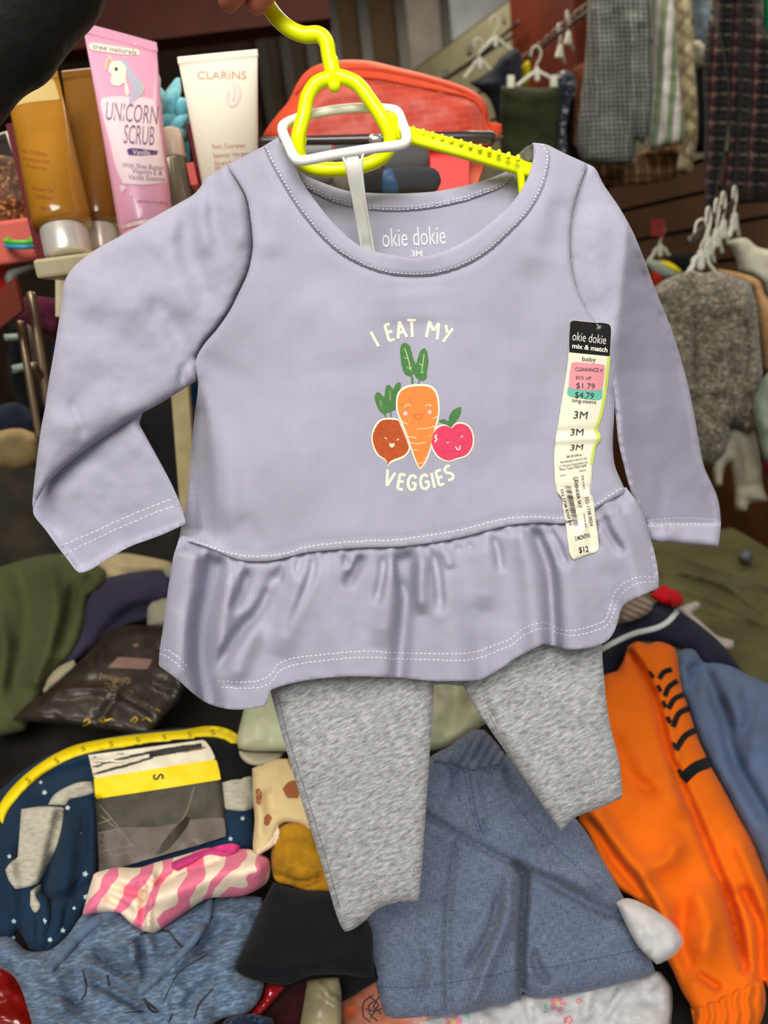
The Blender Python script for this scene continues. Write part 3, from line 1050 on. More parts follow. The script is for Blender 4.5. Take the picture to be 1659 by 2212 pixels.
ws = [(398, 1163), (430, 1172), (465, 1185), (500, 1196), (540, 1201), (590, 1200), (625, 1193), (660, 1182), (720, 1174), (790, 1169), (860, 1166), (930, 1156), (1000, 1144), (1060, 1128), (1110, 1119), (1160, 1117), (1222, 1118),
      (1290, 1088), (1345, 1052)]
strokes('stitching', [ws], 2.6, bodice, m_thread, bodice.o, 1.0, dash=(6, 3.5), jit=.7)


class BackPep(Cloth):
    def height(s, x, y):
        p, _ = s.prof(np.asarray(x, float), np.asarray(y, float))
        return -s.thick * p - 4


bp = BackPep([*PT[::-1], (384, 1172), (368, 1240), (353, 1350), (344, 1425), (420, 1440), (600, 1450), (900, 1455), (1040, 1440), (1150, 1380), (1290, 1350), (1340, 1280), (1418, 1260), (1404, 1160), (1384, 1098)], S, thick=34, rad=90, sheet=3, sp=18, edge=pep_edges)
bp.build('back_peplum', m_lav, top)
# dirty inner seam allowance at the right shoulder
worked('shoulder_seam_tape', [(1108, 345), (1135, 318), (1152, 310), (1150, 350), (1132, 352)], Over(bk, 40), 2, fabric('dirty_seam', (110, 106, 92), .2, 40), top, 6, 4, label='grimy grey seam tape inside the shoulder')


# ------------------------------------------------------------------ the vegetable print
def K(pts, sc=4.916, ox=760, oy=650): return [(ox + a / sc, oy + b / sc) for a, b in pts]


pr = Over(bodice, .3)
m_or, m_gr, m_rd, m_pk = plain('orange_ink', (240, 140, 72), .85, .15, var=.04, vs=400), plain('green_ink', (82, 128, 74), .85, .15, var=.06, vs=400), plain('rust_ink', (186, 86, 46), .85, .15, var=.06, vs=400), plain('pink_ink', (226, 72, 104), .85, .15, var=.05, vs=400)
m_blush, m_mouth = plain('blush_ink', (244, 200, 196), .85, .15), plain('mouth_ink', (214, 60, 60), .85, .15)
base = decal('graphic_outline', [
    K([(470, 1060), (500, 960), (570, 905), (690, 882), (820, 892), (890, 940), (925, 1040), (932, 1160), (920, 1260), (880, 1400), (845, 1560), (790, 1710), (728, 1795), (690, 1740), (640, 1620), (590, 1460), (520, 1290), (478, 1180)]),
    K([(250, 1310), (310, 1255), (410, 1240), (500, 1255), (620, 1560), (610, 1600), (560, 1660), (420, 1720), (375, 1762), (360, 1700), (270, 1640), (222, 1540), (208, 1430)]),
    K([(830, 1490), (850, 1400), (910, 1330), (985, 1310), (1060, 1340), (1110, 1295), (1190, 1292), (1260, 1340), (1300, 1450), (1285, 1560), (1220, 1650), (1110, 1685), (1030, 1708), (920, 1670), (860, 1590)])], pr, m_cream, top, .5, 5, label='cream outlined vegetable cartoon printed on the chest')
decal('carrot', [K([(486, 1070), (515, 970), (590, 922), (700, 905), (810, 912), (875, 960), (908, 1050), (916, 1160), (905, 1250), (868, 1390), (832, 1550), (782, 1690), (728, 1778), (700, 1730), (650, 1600), (600, 1450), (535, 1280), (496, 1180)])], pr, m_or, base, 1.0, 5)
decal('beet', [K([(262, 1330), (320, 1270), (410, 1260), (496, 1268), (604, 1545), (595, 1590), (550, 1640), (410, 1700), (376, 1752), (366, 1690), (285, 1630), (236, 1535), (222, 1435)])], pr, m_rd, base, .9, 5)
decal('tomato', [K([(845, 1490), (865, 1410), (920, 1345), (990, 1325), (1060, 1352), (1112, 1310), (1185, 1308), (1250, 1352), (1284, 1450), (1272, 1552), (1212, 1635), (1105, 1670), (1030, 1696), (930, 1656), (874, 1582)])], pr, m_pk, base, .9, 5)
decal('leaves', [
    K([(512, 520), (530, 455), (570, 440), (615, 480), (650, 600), (680, 690), (670, 760), (620, 805), (560, 770), (525, 660)]),
    K([(690, 640), (735, 520), (775, 500), (800, 540), (812, 660), (795, 770), (798, 810), (760, 850), (700, 830), (660, 760)]),
    K([(625, 790), (650, 800), (655, 885), (634, 885)]), K([(715, 830), (700, 885), (712, 888), (728, 835)]),
    K([(242, 1010), (260, 970), (295, 975), (345, 1025), (362, 900), (400, 890), (440, 940), (470, 880), (500, 858), (524, 880), (520, 920), (480, 980), (465, 1060), (470, 1150), (400, 1180), (340, 1208), (290, 1160), (255, 1080)]),
    K([(345, 1190), (380, 1240), (362, 1240), (335, 1200)]), K([(408, 1160), (422, 1162), (420, 1240), (408, 1240)]),
    K([(922, 1275), (975, 1255), (1025, 1285), (1045, 1200), (1090, 1150), (1162, 1122), (1155, 1200), (1110, 1275), (1078, 1305), (1055, 1350), (1010, 1320), (960, 1300)])], pr, m_gr, base, .9, 5)
lines = [
    ([(560, 500), (595, 600), (615, 690), (628, 740)], 9), ([(560, 600), (580, 612), (600, 605)], 7), ([(585, 705), (612, 718), (642, 705)], 7), ([(768, 560), (755, 660), (738, 765)], 8), ([(715, 660), (735, 685), (752, 678)], 7), ([(738, 765), (765, 755)], 7),
    ([(298, 1050), (318, 1120)], 4), ([(408, 950), (408, 1060)], 4),
    ([(560, 1130), (585, 1105), (610, 1103), (628, 1120)], 9), ([(575, 1110), (565, 1118)], 8), ([(775, 1118), (800, 1102), (825, 1108), (842, 1125)], 9), ([(830, 1100), (845, 1112)], 7),
    ([(515, 1268), (555, 1292), (592, 1312)], 10), ([(915, 1232), (885, 1238), (852, 1250)], 10), ([(885, 1330), (800, 1352), (695, 1360)], 9), ([(590, 1440), (640, 1450), (688, 1455)], 10), ([(600, 1498), (690, 1518), (790, 1502)], 9), ([(845, 1425), (815, 1435)], 7),
    ([(630, 1582), (705, 1585)], 9), ([(822, 1662), (765, 1668)], 8), ([(770, 1715), (700, 1728)], 8),
    ([(345, 1452), (375, 1465)], 13), ([(500, 1465), (478, 1482)], 14), ([(1165, 1430), (1180, 1440), (1160, 1448)], 12), ([(1030, 1498), (1005, 1510)], 12), ([(905, 1420), (880, 1445), (905, 1465), (880, 1500)], 20),
    ([(1100, 1545), (1120, 1580), (1145, 1580), (1150, 1535)], 16)]
strokes('face_and_vein_lines', [(K(a), w / 4.916) for a, w in lines], 2, pr, m_cream, base, 1.6, 2.5)
decal('cheeks', [K([(540, 1195), (568, 1165), (598, 1195), (568, 1225)]), K([(800, 1180), (826, 1152), (854, 1180), (826, 1208)])], pr, m_blush, base, 1.6, 4)
decal('smile', [K([(398, 1510), (425, 1516), (455, 1510), (452, 1540), (427, 1560), (402, 1545)])], pr, m_cream, base, 1.5, 4)
strokes('mouth', [(K([(662, 1210), (700, 1208), (752, 1205), (745, 1240), (710, 1265), (680, 1250), (662, 1210)]), 1.6)], 1.6, pr, m_mouth, base, 1.6, 2)
letters = [
    [(200, 328), (285, 485)], [(350, 262), (398, 425)], [(345, 262), (402, 246)], [(368, 338), (432, 322)], [(395, 428), (456, 406)], [(490, 402), (505, 218)], [(500, 218), (586, 385)], [(496, 345), (558, 322)], [(588, 208), (680, 208)],
    [(635, 208), (643, 385)], [(790, 388), (826, 212)], [(826, 222), (866, 318)], [(866, 318), (926, 236)], [(926, 236), (905, 412)], [(996, 256), (1016, 340)], [(1072, 292), (968, 436)],
    [(380, 1790), (373, 1965)], [(462, 1825), (373, 1965)], [(512, 1838), (484, 1996)], [(512, 1840), (570, 1852)], [(500, 1915), (552, 1924)], [(484, 1996), (542, 2006)],
    [(684, 1888), (660, 1854), (622, 1862), (600, 1910), (602, 1972), (632, 2012), (668, 1998), (680, 1940), (640, 1936)], [(806, 1868), (776, 1844), (742, 1868), (730, 1930), (748, 1986), (786, 2000), (816, 1966), (812, 1920), (774, 1926)],
    [(846, 1828), (878, 1985)], [(890, 1815), (930, 1960)], [(888, 1815), (946, 1795)], [(910, 1888), (962, 1866)], [(928, 1960), (982, 1944)],
    [(1042, 1756), (1008, 1754), (984, 1790), (1002, 1826), (1050, 1832), (1082, 1862), (1066, 1894), (1022, 1906)]]
strokes('slogan_lettering', [(K(a), 6.2) for a in letters[:16]], 6.2, pr, m_cream, top, .5, 2.5, label='cream hand lettering arched above the vegetables')
strokes('slogan_lettering', [(K(a), 6.2) for a in letters[16:]], 6.2, pr, m_cream, top, .5, 2.5, label='cream hand lettering curved below the vegetables')


# ------------------------------------------------------------------ the long size sticker on the top
def Q(pts): return K(pts, 4.096, 1180, 680)


LE = [(205, 100), (200, 200), (195, 330), (185, 450), (170, 560), (135, 770), (100, 980), (82, 1090), (72, 1180), (66, 1280), (70, 1400), (75, 1500), (98, 1570), (135, 1620), (145, 1720), (168, 1850), (190, 2000), (208, 2120)]
RE = [(577, 115), (572, 250), (566, 370), (556, 480), (545, 600), (525, 740), (490, 900), (458, 990), (448, 1022), (478, 1060), (474, 1115), (440, 1160), (424, 1240), (410, 1330), (404, 1450), (390, 1585), (414, 1612), (430, 1750), (450, 1900), (466, 2050), (448, 2092)]
st_out = Q([(215, 62), (240, 46), (300, 52), (420, 64), (550, 76), *RE, (350, 2130), (240, 2172), *LE[::-1]])


class Both:
    """lies over the bodice above the waist and over the gathered skirt below it"""
    def front(s, x, y, lift=0.0):
        x = np.asarray(x, float); y = np.asarray(y, float)
        a = bodice.height(x, y); b = peplum.height(x, y)
        wy = np.interp(x, [p[0] for p in WAIST], [p[1] for p in WAIST])
        k = np.clip((y - wy + 30) / 60, 0, 1)
        h = a * (1 - k) + np.maximum(b, a * 0 + 30) * k
        cr = 5 * np.exp(-((y - (952 - (x - 1200) * .06)) / 7) ** 2) - 4 * np.exp(-((y - (935 - (x - 1200) * .06)) / 8) ** 2) + 4 * np.exp(-((y - (1072 - (x - 1200) * .05)) / 8) ** 2) - 4 * np.exp(-((y - (1058 - (x - 1200) * .05)) / 8) ** 2)
        return bodice.at(x, y, h + cr + 3 + lift)


both = Both()
m_paper = plain('sticker_paper', (246, 240, 214), .42, .4, coat=.2)
sticker = worked('size_sticker', st_out, both, 2.0, m_paper, top, 5, 4, corner=50, th=1.2, label='long cream size sticker down the side of the chest')
sk = Over(both, 2.2)
decal('header', [Q([(214, 66), (240, 50), (300, 56), (420, 68), (548, 80), (572, 116), (568, 250), (563, 366), (400, 350), (203, 330), (204, 200), (209, 110)])], sk, m_black, sticker, .7, 5)
decal('edge_stripe', [Q([(542, 372), (567, 374), (557, 480), (546, 600), (526, 740), (491, 900), (459, 990), (449, 1022), (478, 1060), (474, 1115), (440, 1160), (424, 1240), (410, 1326), (386, 1330), (400, 1240), (418, 1155), (446, 1110), (448, 1070), (424, 1026), (436, 980), (468, 890),
                         (502, 735), (522, 600), (532, 480)])], sk, plain('lime_ink', (208, 226, 90), .5), sticker, .5, 5)
decal('markdown_sticker', [Q([(190, 640), (300, 655), (500, 660), (494, 745), (440, 756), (340, 742), (205, 720), (184, 700)])], sk, plain('teal_sticker', (112, 196, 172), .35, .4), sticker, .8, 5)
decal('clearance_sticker', [Q([(225, 425), (260, 419), (400, 428), (510, 440), (520, 458), (510, 560), (496, 660), (470, 668), (340, 668), (215, 655), (200, 630), (208, 520)])], sk, plain('pink_sticker', (240, 158, 164), .3, .4), sticker, 1.4, 5)


def L(s, cx, cy, w, h, a=0, bold=0.0, shear=0.0): return (s, 1180 + cx / 4.096, 680 + cy / 4.096, w / 4.096, h / 4.096, a, bold, shear)


lettering('header_lettering', [L('okie dokie', 382, 205, 300, 78, 7, -.004), L('mix & match', 387, 292, 315, 44, 7, .03)], sk, plain('white_ink', (238, 234, 220), .5), sticker, 1.4)
lettering('sticker_lettering', [
    L('baby', 380, 398, 122, 50, 3), L('CLEARANCE', 360, 485, 208, 34, 2, .01), L('85% off', 330, 558, 136, 32, 2), L('=', 488, 492, 24, 20, 0), L('$1.79', 348, 634, 166, 58, 3), L('$4.79', 338, 716, 168, 62, 4), L('long-sleeve', 336, 768, 214, 44, 5),
    L('3M', 305, 886, 128, 66, 2, 0, .1), L('3M', 272, 1038, 120, 60, 0, 0, .1), L('3M', 270, 1172, 122, 50, -3, 0, .2), L('BR-09-549-A', 247, 1246, 132, 22, -8), L('Distributed in the U.S. by', 243, 1288, 236, 26, -9),
    L('J. C. Penney Corporation, Inc.', 240, 1324, 266, 26, -9), L('Plano, Texas 75024-3698', 238, 1352, 236, 24, -9), L('13963-B', 320, 1378, 62, 15, -9), L('1549-A', 150, 1420, 50, 15, -9),
    L('LAVENDER SKY', 278, 1572, 275, 30, 80, .01), L('jcp.com', 328, 1480, 120, 26, 84), L('322-1738 0034', 380, 1738, 262, 30, 80), L('E1004', 278, 1460, 50, 14, 86), L('322 1738 0107 03', 176, 1700, 330, 26, 76, .01),
    L('CPSIA64 0003', 343, 1818, 130, 14, 82), L('3 MONTHS', 322, 1965, 136, 40, -14, .01), L('$12', 332, 2080, 84, 62, -8, .012)], sk, m_ink, sticker, 1.9)
bars = []
rb = random.Random(5)
u = 0.0
while u < 1:
    w = rb.choice([.006, .006, .010, .016])
    def bp_(k, s): return (150 + 78 * k + s * (85 - 12 * k), 1512 + 350 * k + s * 8)
    bars.append(Q([bp_(u, 0), bp_(u, 1), bp_(u + w, 1), bp_(u + w, 0)]))
    u += w + rb.choice([.007, .012, .018])
decal('barcode', bars, sk, m_ink, sticker, 1.2, 8, smooth=False, dens=False)


# ------------------------------------------------------------------ grey leggings under the top
SL = Offset(S, .030)
leg = T('baby_leggings', 'grey marl baby leggings hanging below the lavender top', 'leggings', P(950, 1600, .53))
l1 = [(575, 1380), (936, 1380), (937, 1475), (934, 1560), (929, 1620), (925, 1680), (920, 1750), (914, 1840), (909, 1900), (905, 1946), (878, 1947), (850, 1951), (828, 1958), (812, 1966), (796, 1982), (780, 1996), (762, 2008), (746, 2013), (738, 2003), (730, 1985), (721, 1958),
      (708, 1912), (690, 1852), (672, 1795), (653, 1735), (630, 1660), (610, 1590), (594, 1530), (582, 1480)]
lf1 = [([(598, 1500), (622, 1590), (668, 1735), (703, 1850), (733, 1960)], 5, -3, 0), ([(700, 1560), (760, 1700), (800, 1850)], 70, 6), ([(900, 1520), (880, 1700), (860, 1880)], 40, -5)]
leg1 = cloth('leg', l1, SL, m_grey, leg, thick=20, rad=40, back=18, sp=10, folds=lf1, noise=(5, 90), seed=41, corner=35)
l2 = [(1002, 1400), (1000, 1475), (1012, 1505), (1034, 1540), (1056, 1572), (1082, 1610), (1110, 1650), (1140, 1695), (1170, 1738), (1192, 1768), (1212, 1796), (1228, 1778), (1244, 1765), (1290, 1748), (1345, 1723), (1343, 1690), (1339, 1650), (1328, 1605), (1318, 1565), (1310, 1515),
      (1306, 1470), (1302, 1430), (1300, 1380), (1200, 1340), (1050, 1370)]
lf2 = [([(1038, 1470), (1052, 1530), (1090, 1610), (1140, 1690), (1160, 1722)], 7, -16, 0), ([(1018, 1490), (1040, 1530), (1090, 1620)], 12, -6, 0), ([(1060, 1480), (1080, 1560), (1130, 1650)], 18, 6), ([(1230, 1440), (1250, 1600), (1260, 1740)], 50, 6), ([(1290, 1480), (1320, 1520)], 14, -4)]
leg2 = cloth('leg', l2, SL, m_grey, leg, thick=20, rad=36, back=18, sp=10, folds=lf2, noise=(5, 90), seed=43, corner=35)
cloth('crotch', [(880, 1380), (1080, 1380), (1060, 1478), (1000, 1482), (960, 1478), (900, 1482)], Offset(S, .034), m_grey, leg, thick=8, rad=12, back=8, sp=14)
strokes('side_seam', [[(600, 1500), (622, 1590), (668, 1735), (703, 1850), (735, 1965)]], 2.4, leg1, m_greythread, leg1.o, 1.8)
strokes('hem_stitching', [[(905, 1880), (870, 1886), (830, 1895), (790, 1908)], [(905, 1895), (870, 1902), (830, 1912)], [(728, 1948), (740, 1942)]], 2.2, leg1, m_greythread, leg1.o, .6, dash=(5, 4), jit=.8)
strokes('inner_seam', [[(1040, 1475), (1052, 1530), (1090, 1608), (1140, 1690), (1158, 1720)]], 2.8, leg2, m_greythread, leg2.o, 1.8)
strokes('hem_stitching', [[(1205, 1718), (1240, 1704), (1290, 1690), (1338, 1680)]], 2.2, leg2, m_greythread, leg2.o, .6, dash=(5, 4), jit=.8)


# ------------------------------------------------------------------ hangers
hang = T('clothes_hanger', 'neon yellow plastic hanger held by the hook, carrying the lavender top', 'hanger', P(740, 250, .44))
HD = .438


def path(pts, n=6, closed=False):
    return smooth3([P(a, b, d) for a, b, d in pts], n, closed)


px_m = .44 / F
tube('hook', path([(700, -190, HD), (640, -215, HD), (585, -185, HD), (562, -120, HD), (562, -55, HD), (576, 2, HD), (596, 36, HD), (625, 62, HD), (657, 75, HD), (688, 75, HD), (705, 92, HD), (710, 118, HD), (716, 150, HD)]), 16.5 * px_m, m_neon, hang, 18)
body = merge([tube_geo(path([(717, 168, HD), (684, 180, HD), (664, 210, HD), (656, 250, HD), (644, 300, .440), (650, 345, .446), (675, 362, .449), (723, 367, .449), (778, 360, .449), (818, 345, .447), (838, 325, .444), (843, 296, .441), (826, 256, HD), (798, 214, HD), (772, 182, HD), (738, 167, HD)], 6, True), 15.5 * px_m, 16, True),
              tube_geo(path([(716, 135, HD), (720, 166, HD), (722, 186, HD - .003)]), [17 * px_m, 17 * px_m, 13 * px_m], 16)])
make('frame', *body, m_neon, hang)
arm = merge([tube_geo(path([(842, 284, .441), (900, 297, .448), (1000, 324, .4525), (1080, 348, .4575), (1130, 362, .4605), (1168, 373, .4625)]), 18 * px_m, 14, flat=.55, power=3.2),
             tube_geo(path([(846, 250, .441), (866, 276, .443)]), 9 * px_m, 10), tube_geo(path([(1124, 372, .459), (1128, 410, .462), (1130, 436, .4645)]), 9 * px_m, 10)])
make('arm', *arm, m_neon, hang)
make('arm', *tube_geo(path([(650, 305, .444), (625, 318, .452), (600, 332, .458)]), 17 * px_m, 14, flat=.55, power=3.2), m_neon, hang)
for i in range(12):
    k = i / 11
    make('grip_nub', *tube_geo(path([(893 + 226 * k, 283 + 61 * k, .446 + .005 * k), (893 + 226 * k, 278 + 61 * k, .446 + .005 * k)], 1), 5.5 * px_m, 8), m_neon, hang)

wh = T('leggings_hanger', 'white plastic hanger with flat loop threaded through the yellow one', 'hanger', P(750, 290, .43))
loop = [(610, 276, .437), (640, 256, .448), (700, 241, .452), (770, 233, .453), (835, 235, .451), (858, 243, .447), (870, 270, .440), (878, 296, .432), (868, 312, .428), (800, 322, .427), (720, 335, .427), (655, 347, .428), (636, 340, .430), (622, 312, .433)]
make('loop', *tube_geo(path(loop, 5, True), 10.5 * px_m, 12, True, flat=.75, power=4), m_whitep, wh)
stem = merge([tube_geo(path([(760, 335, .427), (766, 370, .431), (775, 430, .444), (787, 500, .460), (800, 570, .474), (830, 760, .488)]), 14 * px_m, 10, flat=.28, power=5),
              tube_geo(path([(741, 340, .4265), (750, 366, .430), (763, 430, .443), (775, 500, .459), (788, 570, .473)]), 3.2 * px_m, 8),
              tube_geo(path([(784, 334, .4265), (781, 362, .430), (788, 430, .443), (800, 500, .459), (812, 570, .473)]), 3.2 * px_m, 8)])
make('stem', *stem, m_whitep, wh)
make('clip_bar', *tube_geo(path([(700, 1340, .521), (860, 1345, .521), (1040, 1340, .521), (1150, 1335, .521)]), 10 * px_m, 8, power=4), m_whitep, wh)


# ------------------------------------------------------------------ the person holding the hanger
m_skin, nt_, b_ = base_mat('warm_skin', .5, .35)
b_.inputs['Base Color'].default_value = (*lin((196, 112, 88)), 1)
b_.inputs['Subsurface Weight'].default_value = .25
b_.inputs['Subsurface Radius'].default_value = (.004, .0015, .0008)
n_ = N(nt_)
n_.link(n_.ramp(n_.noise(n_.obj(), 60, 4), [(.3, (186, 100, 78)), (.7, (206, 126, 100))]), b_.inputs['Base Color'])
n_.bump(n_.noise(n_.obj(), 900, 2), .2, .0004, b_)


def skin_body(name, joints, bones, mat, parent, levels=2):
    """a continuous body grown over a skeleton: joints {key: (point, radius)}"""
    keys = list(joints)
    pts = [Vector(joints[k][0]) for k in keys]
    cen = sum(pts, Vector()) / len(pts)
    me = bpy.data.meshes.new(name)
    me.from_pydata([tuple(p - cen) for p in pts], [(keys.index(a), keys.index(b)) for a, b in bones], [])
    o = bpy.data.objects.new(name, me); C.objects.link(o); o.location = cen
    sk_ = o.modifiers.new('skin', 'SKIN'); sk_.use_smooth_shade = True
    for i, k in enumerate(keys):
        r = joints[k][1]
        me.skin_vertices[0].data[i].radius = (r, r) if np.isscalar(r) else r
    me.skin_vertices[0].data[0].use_root = True
    sub = o.modifiers.new('subdivision', 'SUBSURF'); sub.levels = sub.render_levels = levels
    bpy.context.view_layer.update()
    dg = bpy.context.evaluated_depsgraph_get()
    me2 = bpy.data.meshes.new_from_object(o.evaluated_get(dg))
    o.modifiers.clear(); o.data = me2
    me2.materials.clear(); me2.materials.append(mat)
    me2.polygons.foreach_set('use_smooth', [True] * len(me2.polygons))
    o.parent = parent; o.matrix_parent_inverse = world_of(parent).inverted()
    return o


person = T('person', 'person in a dark padded sleeve holding up the yellow hanger', 'person', P(300, -200, .45))
u = .44 / F
J = {
    'palm': (P(455, -205, .452), 44 * u), 'wrist': (P(330, -270, .462), 50 * u), 'arm': (P(150, -250, .47), 62 * u),
    'k1': (P(560, -235, .436), 34 * u), 'k2': (P(532, -178, .424), 36 * u), 'k3': (P(490, -140, .420), 35 * u), 'k4': (P(440, -118, .424), 31 * u),
    'i1': (P(640, -225, .424), 31 * u), 'i2': (P(680, -170, .420), 28 * u), 'i3': (P(668, -128, .426), 24 * u),
    'm1': (P(596, -128, .408), 33 * u), 'm2': (P(592, -50, .410), 31 * u), 'm3': (P(556, 0, .422), 28 * u), 'm4': (P(546, 26, .428), 22 * u),
    'r1': (P(538, -92, .404), 33 * u), 'r2': (P(520, -40, .408), 31 * u), 'r3': (P(496, -6, .420), 27 * u), 'r4': (P(487, 19, .427), 21 * u),
    'p1': (P(462, -92, .412), 29 * u), 'p2': (P(446, -62, .416), 27 * u), 'p3': (P(430, -48, .424), 23 * u),
    't1': (P(470, -290, .440), 38 * u), 't2': (P(560, -318, .434), 33 * u), 't3': (P(640, -290, .432), 29 * u), 't4': (P(672, -262, .432), 23 * u)}
bones = [('palm', 'wrist'), ('wrist', 'arm'), ('palm', 'k1'), ('palm', 'k2'), ('palm', 'k3'), ('palm', 'k4'), ('k1', 'i1'), ('i1', 'i2'), ('i2', 'i3'), ('k2', 'm1'), ('m1', 'm2'), ('m2', 'm3'), ('m3', 'm4'),
         ('k3', 'r1'), ('r1', 'r2'), ('r2', 'r3'), ('r3', 'r4'), ('k4', 'p1'), ('p1', 'p2'), ('p2', 'p3'), ('palm', 't1'), ('t1', 't2'), ('t2', 't3'), ('t3', 't4')]
skin_body('hand', J, bones, m_skin, person)
# fingernails on the two fingertips that show, on their far side
m_jacket, ntj, bj = base_mat('dark_green_nylon', .6, .2)
nj = N(ntj)
nj.link(nj.ramp(nj.noise(nj.obj(), 25, 3), [(.3, (20, 24, 20)), (.7, (30, 35, 30))]), bj.inputs['Base Color'])
nj.bump(nj.noise(nj.obj((60, 60, 60)), 1, 4), .5, .004, bj)
cp = smooth3([P(285, -300, .455), P(185, -262, .448), P(88, -150, .438), P(5, -45, .428), P(-95, 40, .42), P(-215, 140, .41), P(-350, 250, .40)], 10)
nn = len(cp)
prof_ = np.interp(np.linspace(0, 1, nn), [0, .1, .3, .5, .7, 1], [120, 150, 172, 186, 192, 196]) * .43 / F
prof_ = prof_ * (1 + .028 * np.sin(np.linspace(0, 1, nn) * 34))
tube('jacket_sleeve', cp, prof_, m_jacket, person, 40, flat=.8, caps=True, label='dark padded jacket sleeve')
tube('sleeve_seam', [p_ + RIGHT * .02 - FWD * r_ * .80 for p_, r_ in zip(cp[12:54], prof_[12:54])], .0012, m_blackcloth, person, 6)


# ------------------------------------------------------------------ the shelf of toiletries
def along(px, py, d, z):
    """the point under that pixel column at height z and about that distance"""
    r = ray(px, py); return CAM + r * d


SHZ = float(P(150, 562, .74)[2])
m_shelf = plain('cream_shelf_edge', (206, 194, 156), .5, .3, var=.05, vs=60)
shelf = T('display_shelf', 'cream-edged shelf board under the toiletries, standing on thin metal legs', 'shelf', P(200, 590, .74))
A = P(74, 585, .70); B = P(470, 585, .70)
B[2] = A[2]
sd = (B - A) / np.linalg.norm(B - A); sn = np.cross(EZ, sd)
th = 40 * .70 / F
tp = SHZ
box('board', (A + sd * .24 + sn * .20) * np.array([1, 1, 0]) + EZ * (tp - th / 2), (.24, .20, th / 2), m_shelf, shelf, ax=(sd, sn, EZ), bevel=.003)
box('side_rail', P(4, 668, .79), (.055, .004, .016), plain('red_rail', (134, 62, 48), .5, .4), shelf, ax=(P(75, 605, .72) - P(-60, 720, .86), sn, EZ), label='dark red rail along the shelf side')
m_tubeleg = plain('dull_metal_leg', (150, 128, 104), .3, .5, metal=.7)
for (x0, y0, x1, y1, d, r) in [(68, 640, 104, 870, .80, 11), (44, 700, 84, 940, .84, 9), (72, 790, 86, 812, .79, 9)]:
    tube('leg', [P(x0, y0, d), P((x0 + x1) / 2, (y0 + y1) / 2, d + .01), P(x1, y1, d + .02)], r * .8 / F, m_tubeleg, shelf, 10)
pa, pb = P(372, 600, .78), P(412, 1130, .86)
box('post', (pa + pb) / 2, (20 * .8 / F, 12 * .8 / F, np.linalg.norm(pa - pb) / 2), plain('cream_post', (206, 190, 140), .5, .3, var=.06, vs=50), shelf, ax=(RIGHT, np.cross(pb - pa, RIGHT), pa - pb), bevel=.002, label='cream square post carrying the shelf')
pa2 = P(140, 610, .76); pb2 = P(128, 660, .80)
box('bracket', P(136, 640, .77), (.006, .004, .022), m_shelf, shelf, ax=(RIGHT, FWD, UP))


def squeeze_tube(name, label, base, top_, w_top, w_cap, body_col, cap_mat, depth, group=None, parts=None, cap_h=.16, cap_k=.8, lean=0.0, yaw=0.0):
    """a squeeze tube on its cap: base/top pixel centres, widths in pixels at the crimp and at the cap"""
    bx, by = base
    B0 = P(bx, by, depth); T0 = P(top_[0], top_[1], depth + lean)
    up = T0 - B0; Hh = np.linalg.norm(up); up /= Hh
    rx = RIGHT - up * (RIGHT @ up); rx /= np.linalg.norm(rx); ry = np.cross(up, rx)
    if ry @ FWD < 0: ry = -ry
    yw = math.radians(yaw); rx, ry = rx * math.cos(yw) + ry * math.sin(yw), ry * math.cos(yw) - rx * math.sin(yw)
    u = depth / F
    t = T(name, label, 'tube', B0, group)
    seg = 36
    an = np.linspace(0, 2 * math.pi, seg, endpoint=False)
    rings = []
    rc = w_cap / 2 * u
    rt = w_top / 2 * u
    for k in np.r_[np.linspace(cap_h, .94, 22), .945, .97, 1.0]:
        s = (k - cap_h) / (1 - cap_h)
        a = rc * 1.0 * (1 - s) + rt * s
        s2 = min(s / .94, 1)
        b = rc * (1 - s2 ** 1.5) + .0012
        if k == cap_h: a, b = a * .94, b * .94
        c = B0 + up * Hh * k
        rings.append(np.array([c + rx * a * math.cos(q) + ry * b * math.sin(q) for q in an]))
    v, f = loft(rings)
    ob = make('body', v, f, body_col, t)
    # crimp at the end
    cr = merge([box_geo(B0 + up * Hh * .978, (rx, ry, up), (rt, .0016, Hh * .022), .0008)])
    make('crimp', *cr, body_col, t, smooth=False)
    rings = [np.array([B0 + up * Hh * k + (rx * math.cos(q) + ry * math.sin(q)) * rc * cap_k * g for q in an]) for k, g in ((0, .97), (.01, 1), (.04, 1), (.045, 1.0), (cap_h - .01, 1.0), (cap_h, .97))]
    make('cap', *loft(rings), cap_mat, t)

    class Face:
        """the front of the tube body"""
        def front(s, x, y, lift=0.0):
            x = np.asarray(x, float); y = np.asarray(y, float)
            d0 = (CAM - B0)
            # walk each ray to the body's ellipse
            r = ray(x, y); d = np.full(x.shape, depth) - rc / 1.0
            out = np.zeros((*x.shape, 3))
            for _ in range(12):
                X = CAM + r * d[..., None]
                q = X - B0
                k = np.clip((q @ up) / Hh, cap_h, 1)
                s_ = (k - cap_h) / (1 - cap_h)
                a = rc * (1 - s_) + rt * s_; s2 = np.clip(s_ / .94, 0, 1)
                b = rc * (1 - s2 ** 1.5) + .0012
                xx = np.clip((q @ rx) / a, -.999, .999)
                want = -b * np.sqrt(1 - xx ** 2)
                d = d + (want - (q @ ry)) / (r @ ry)
            X = CAM + r * (d - (lift * u * .6 + .0003))[..., None]
            return X
    return t, ob, Face()


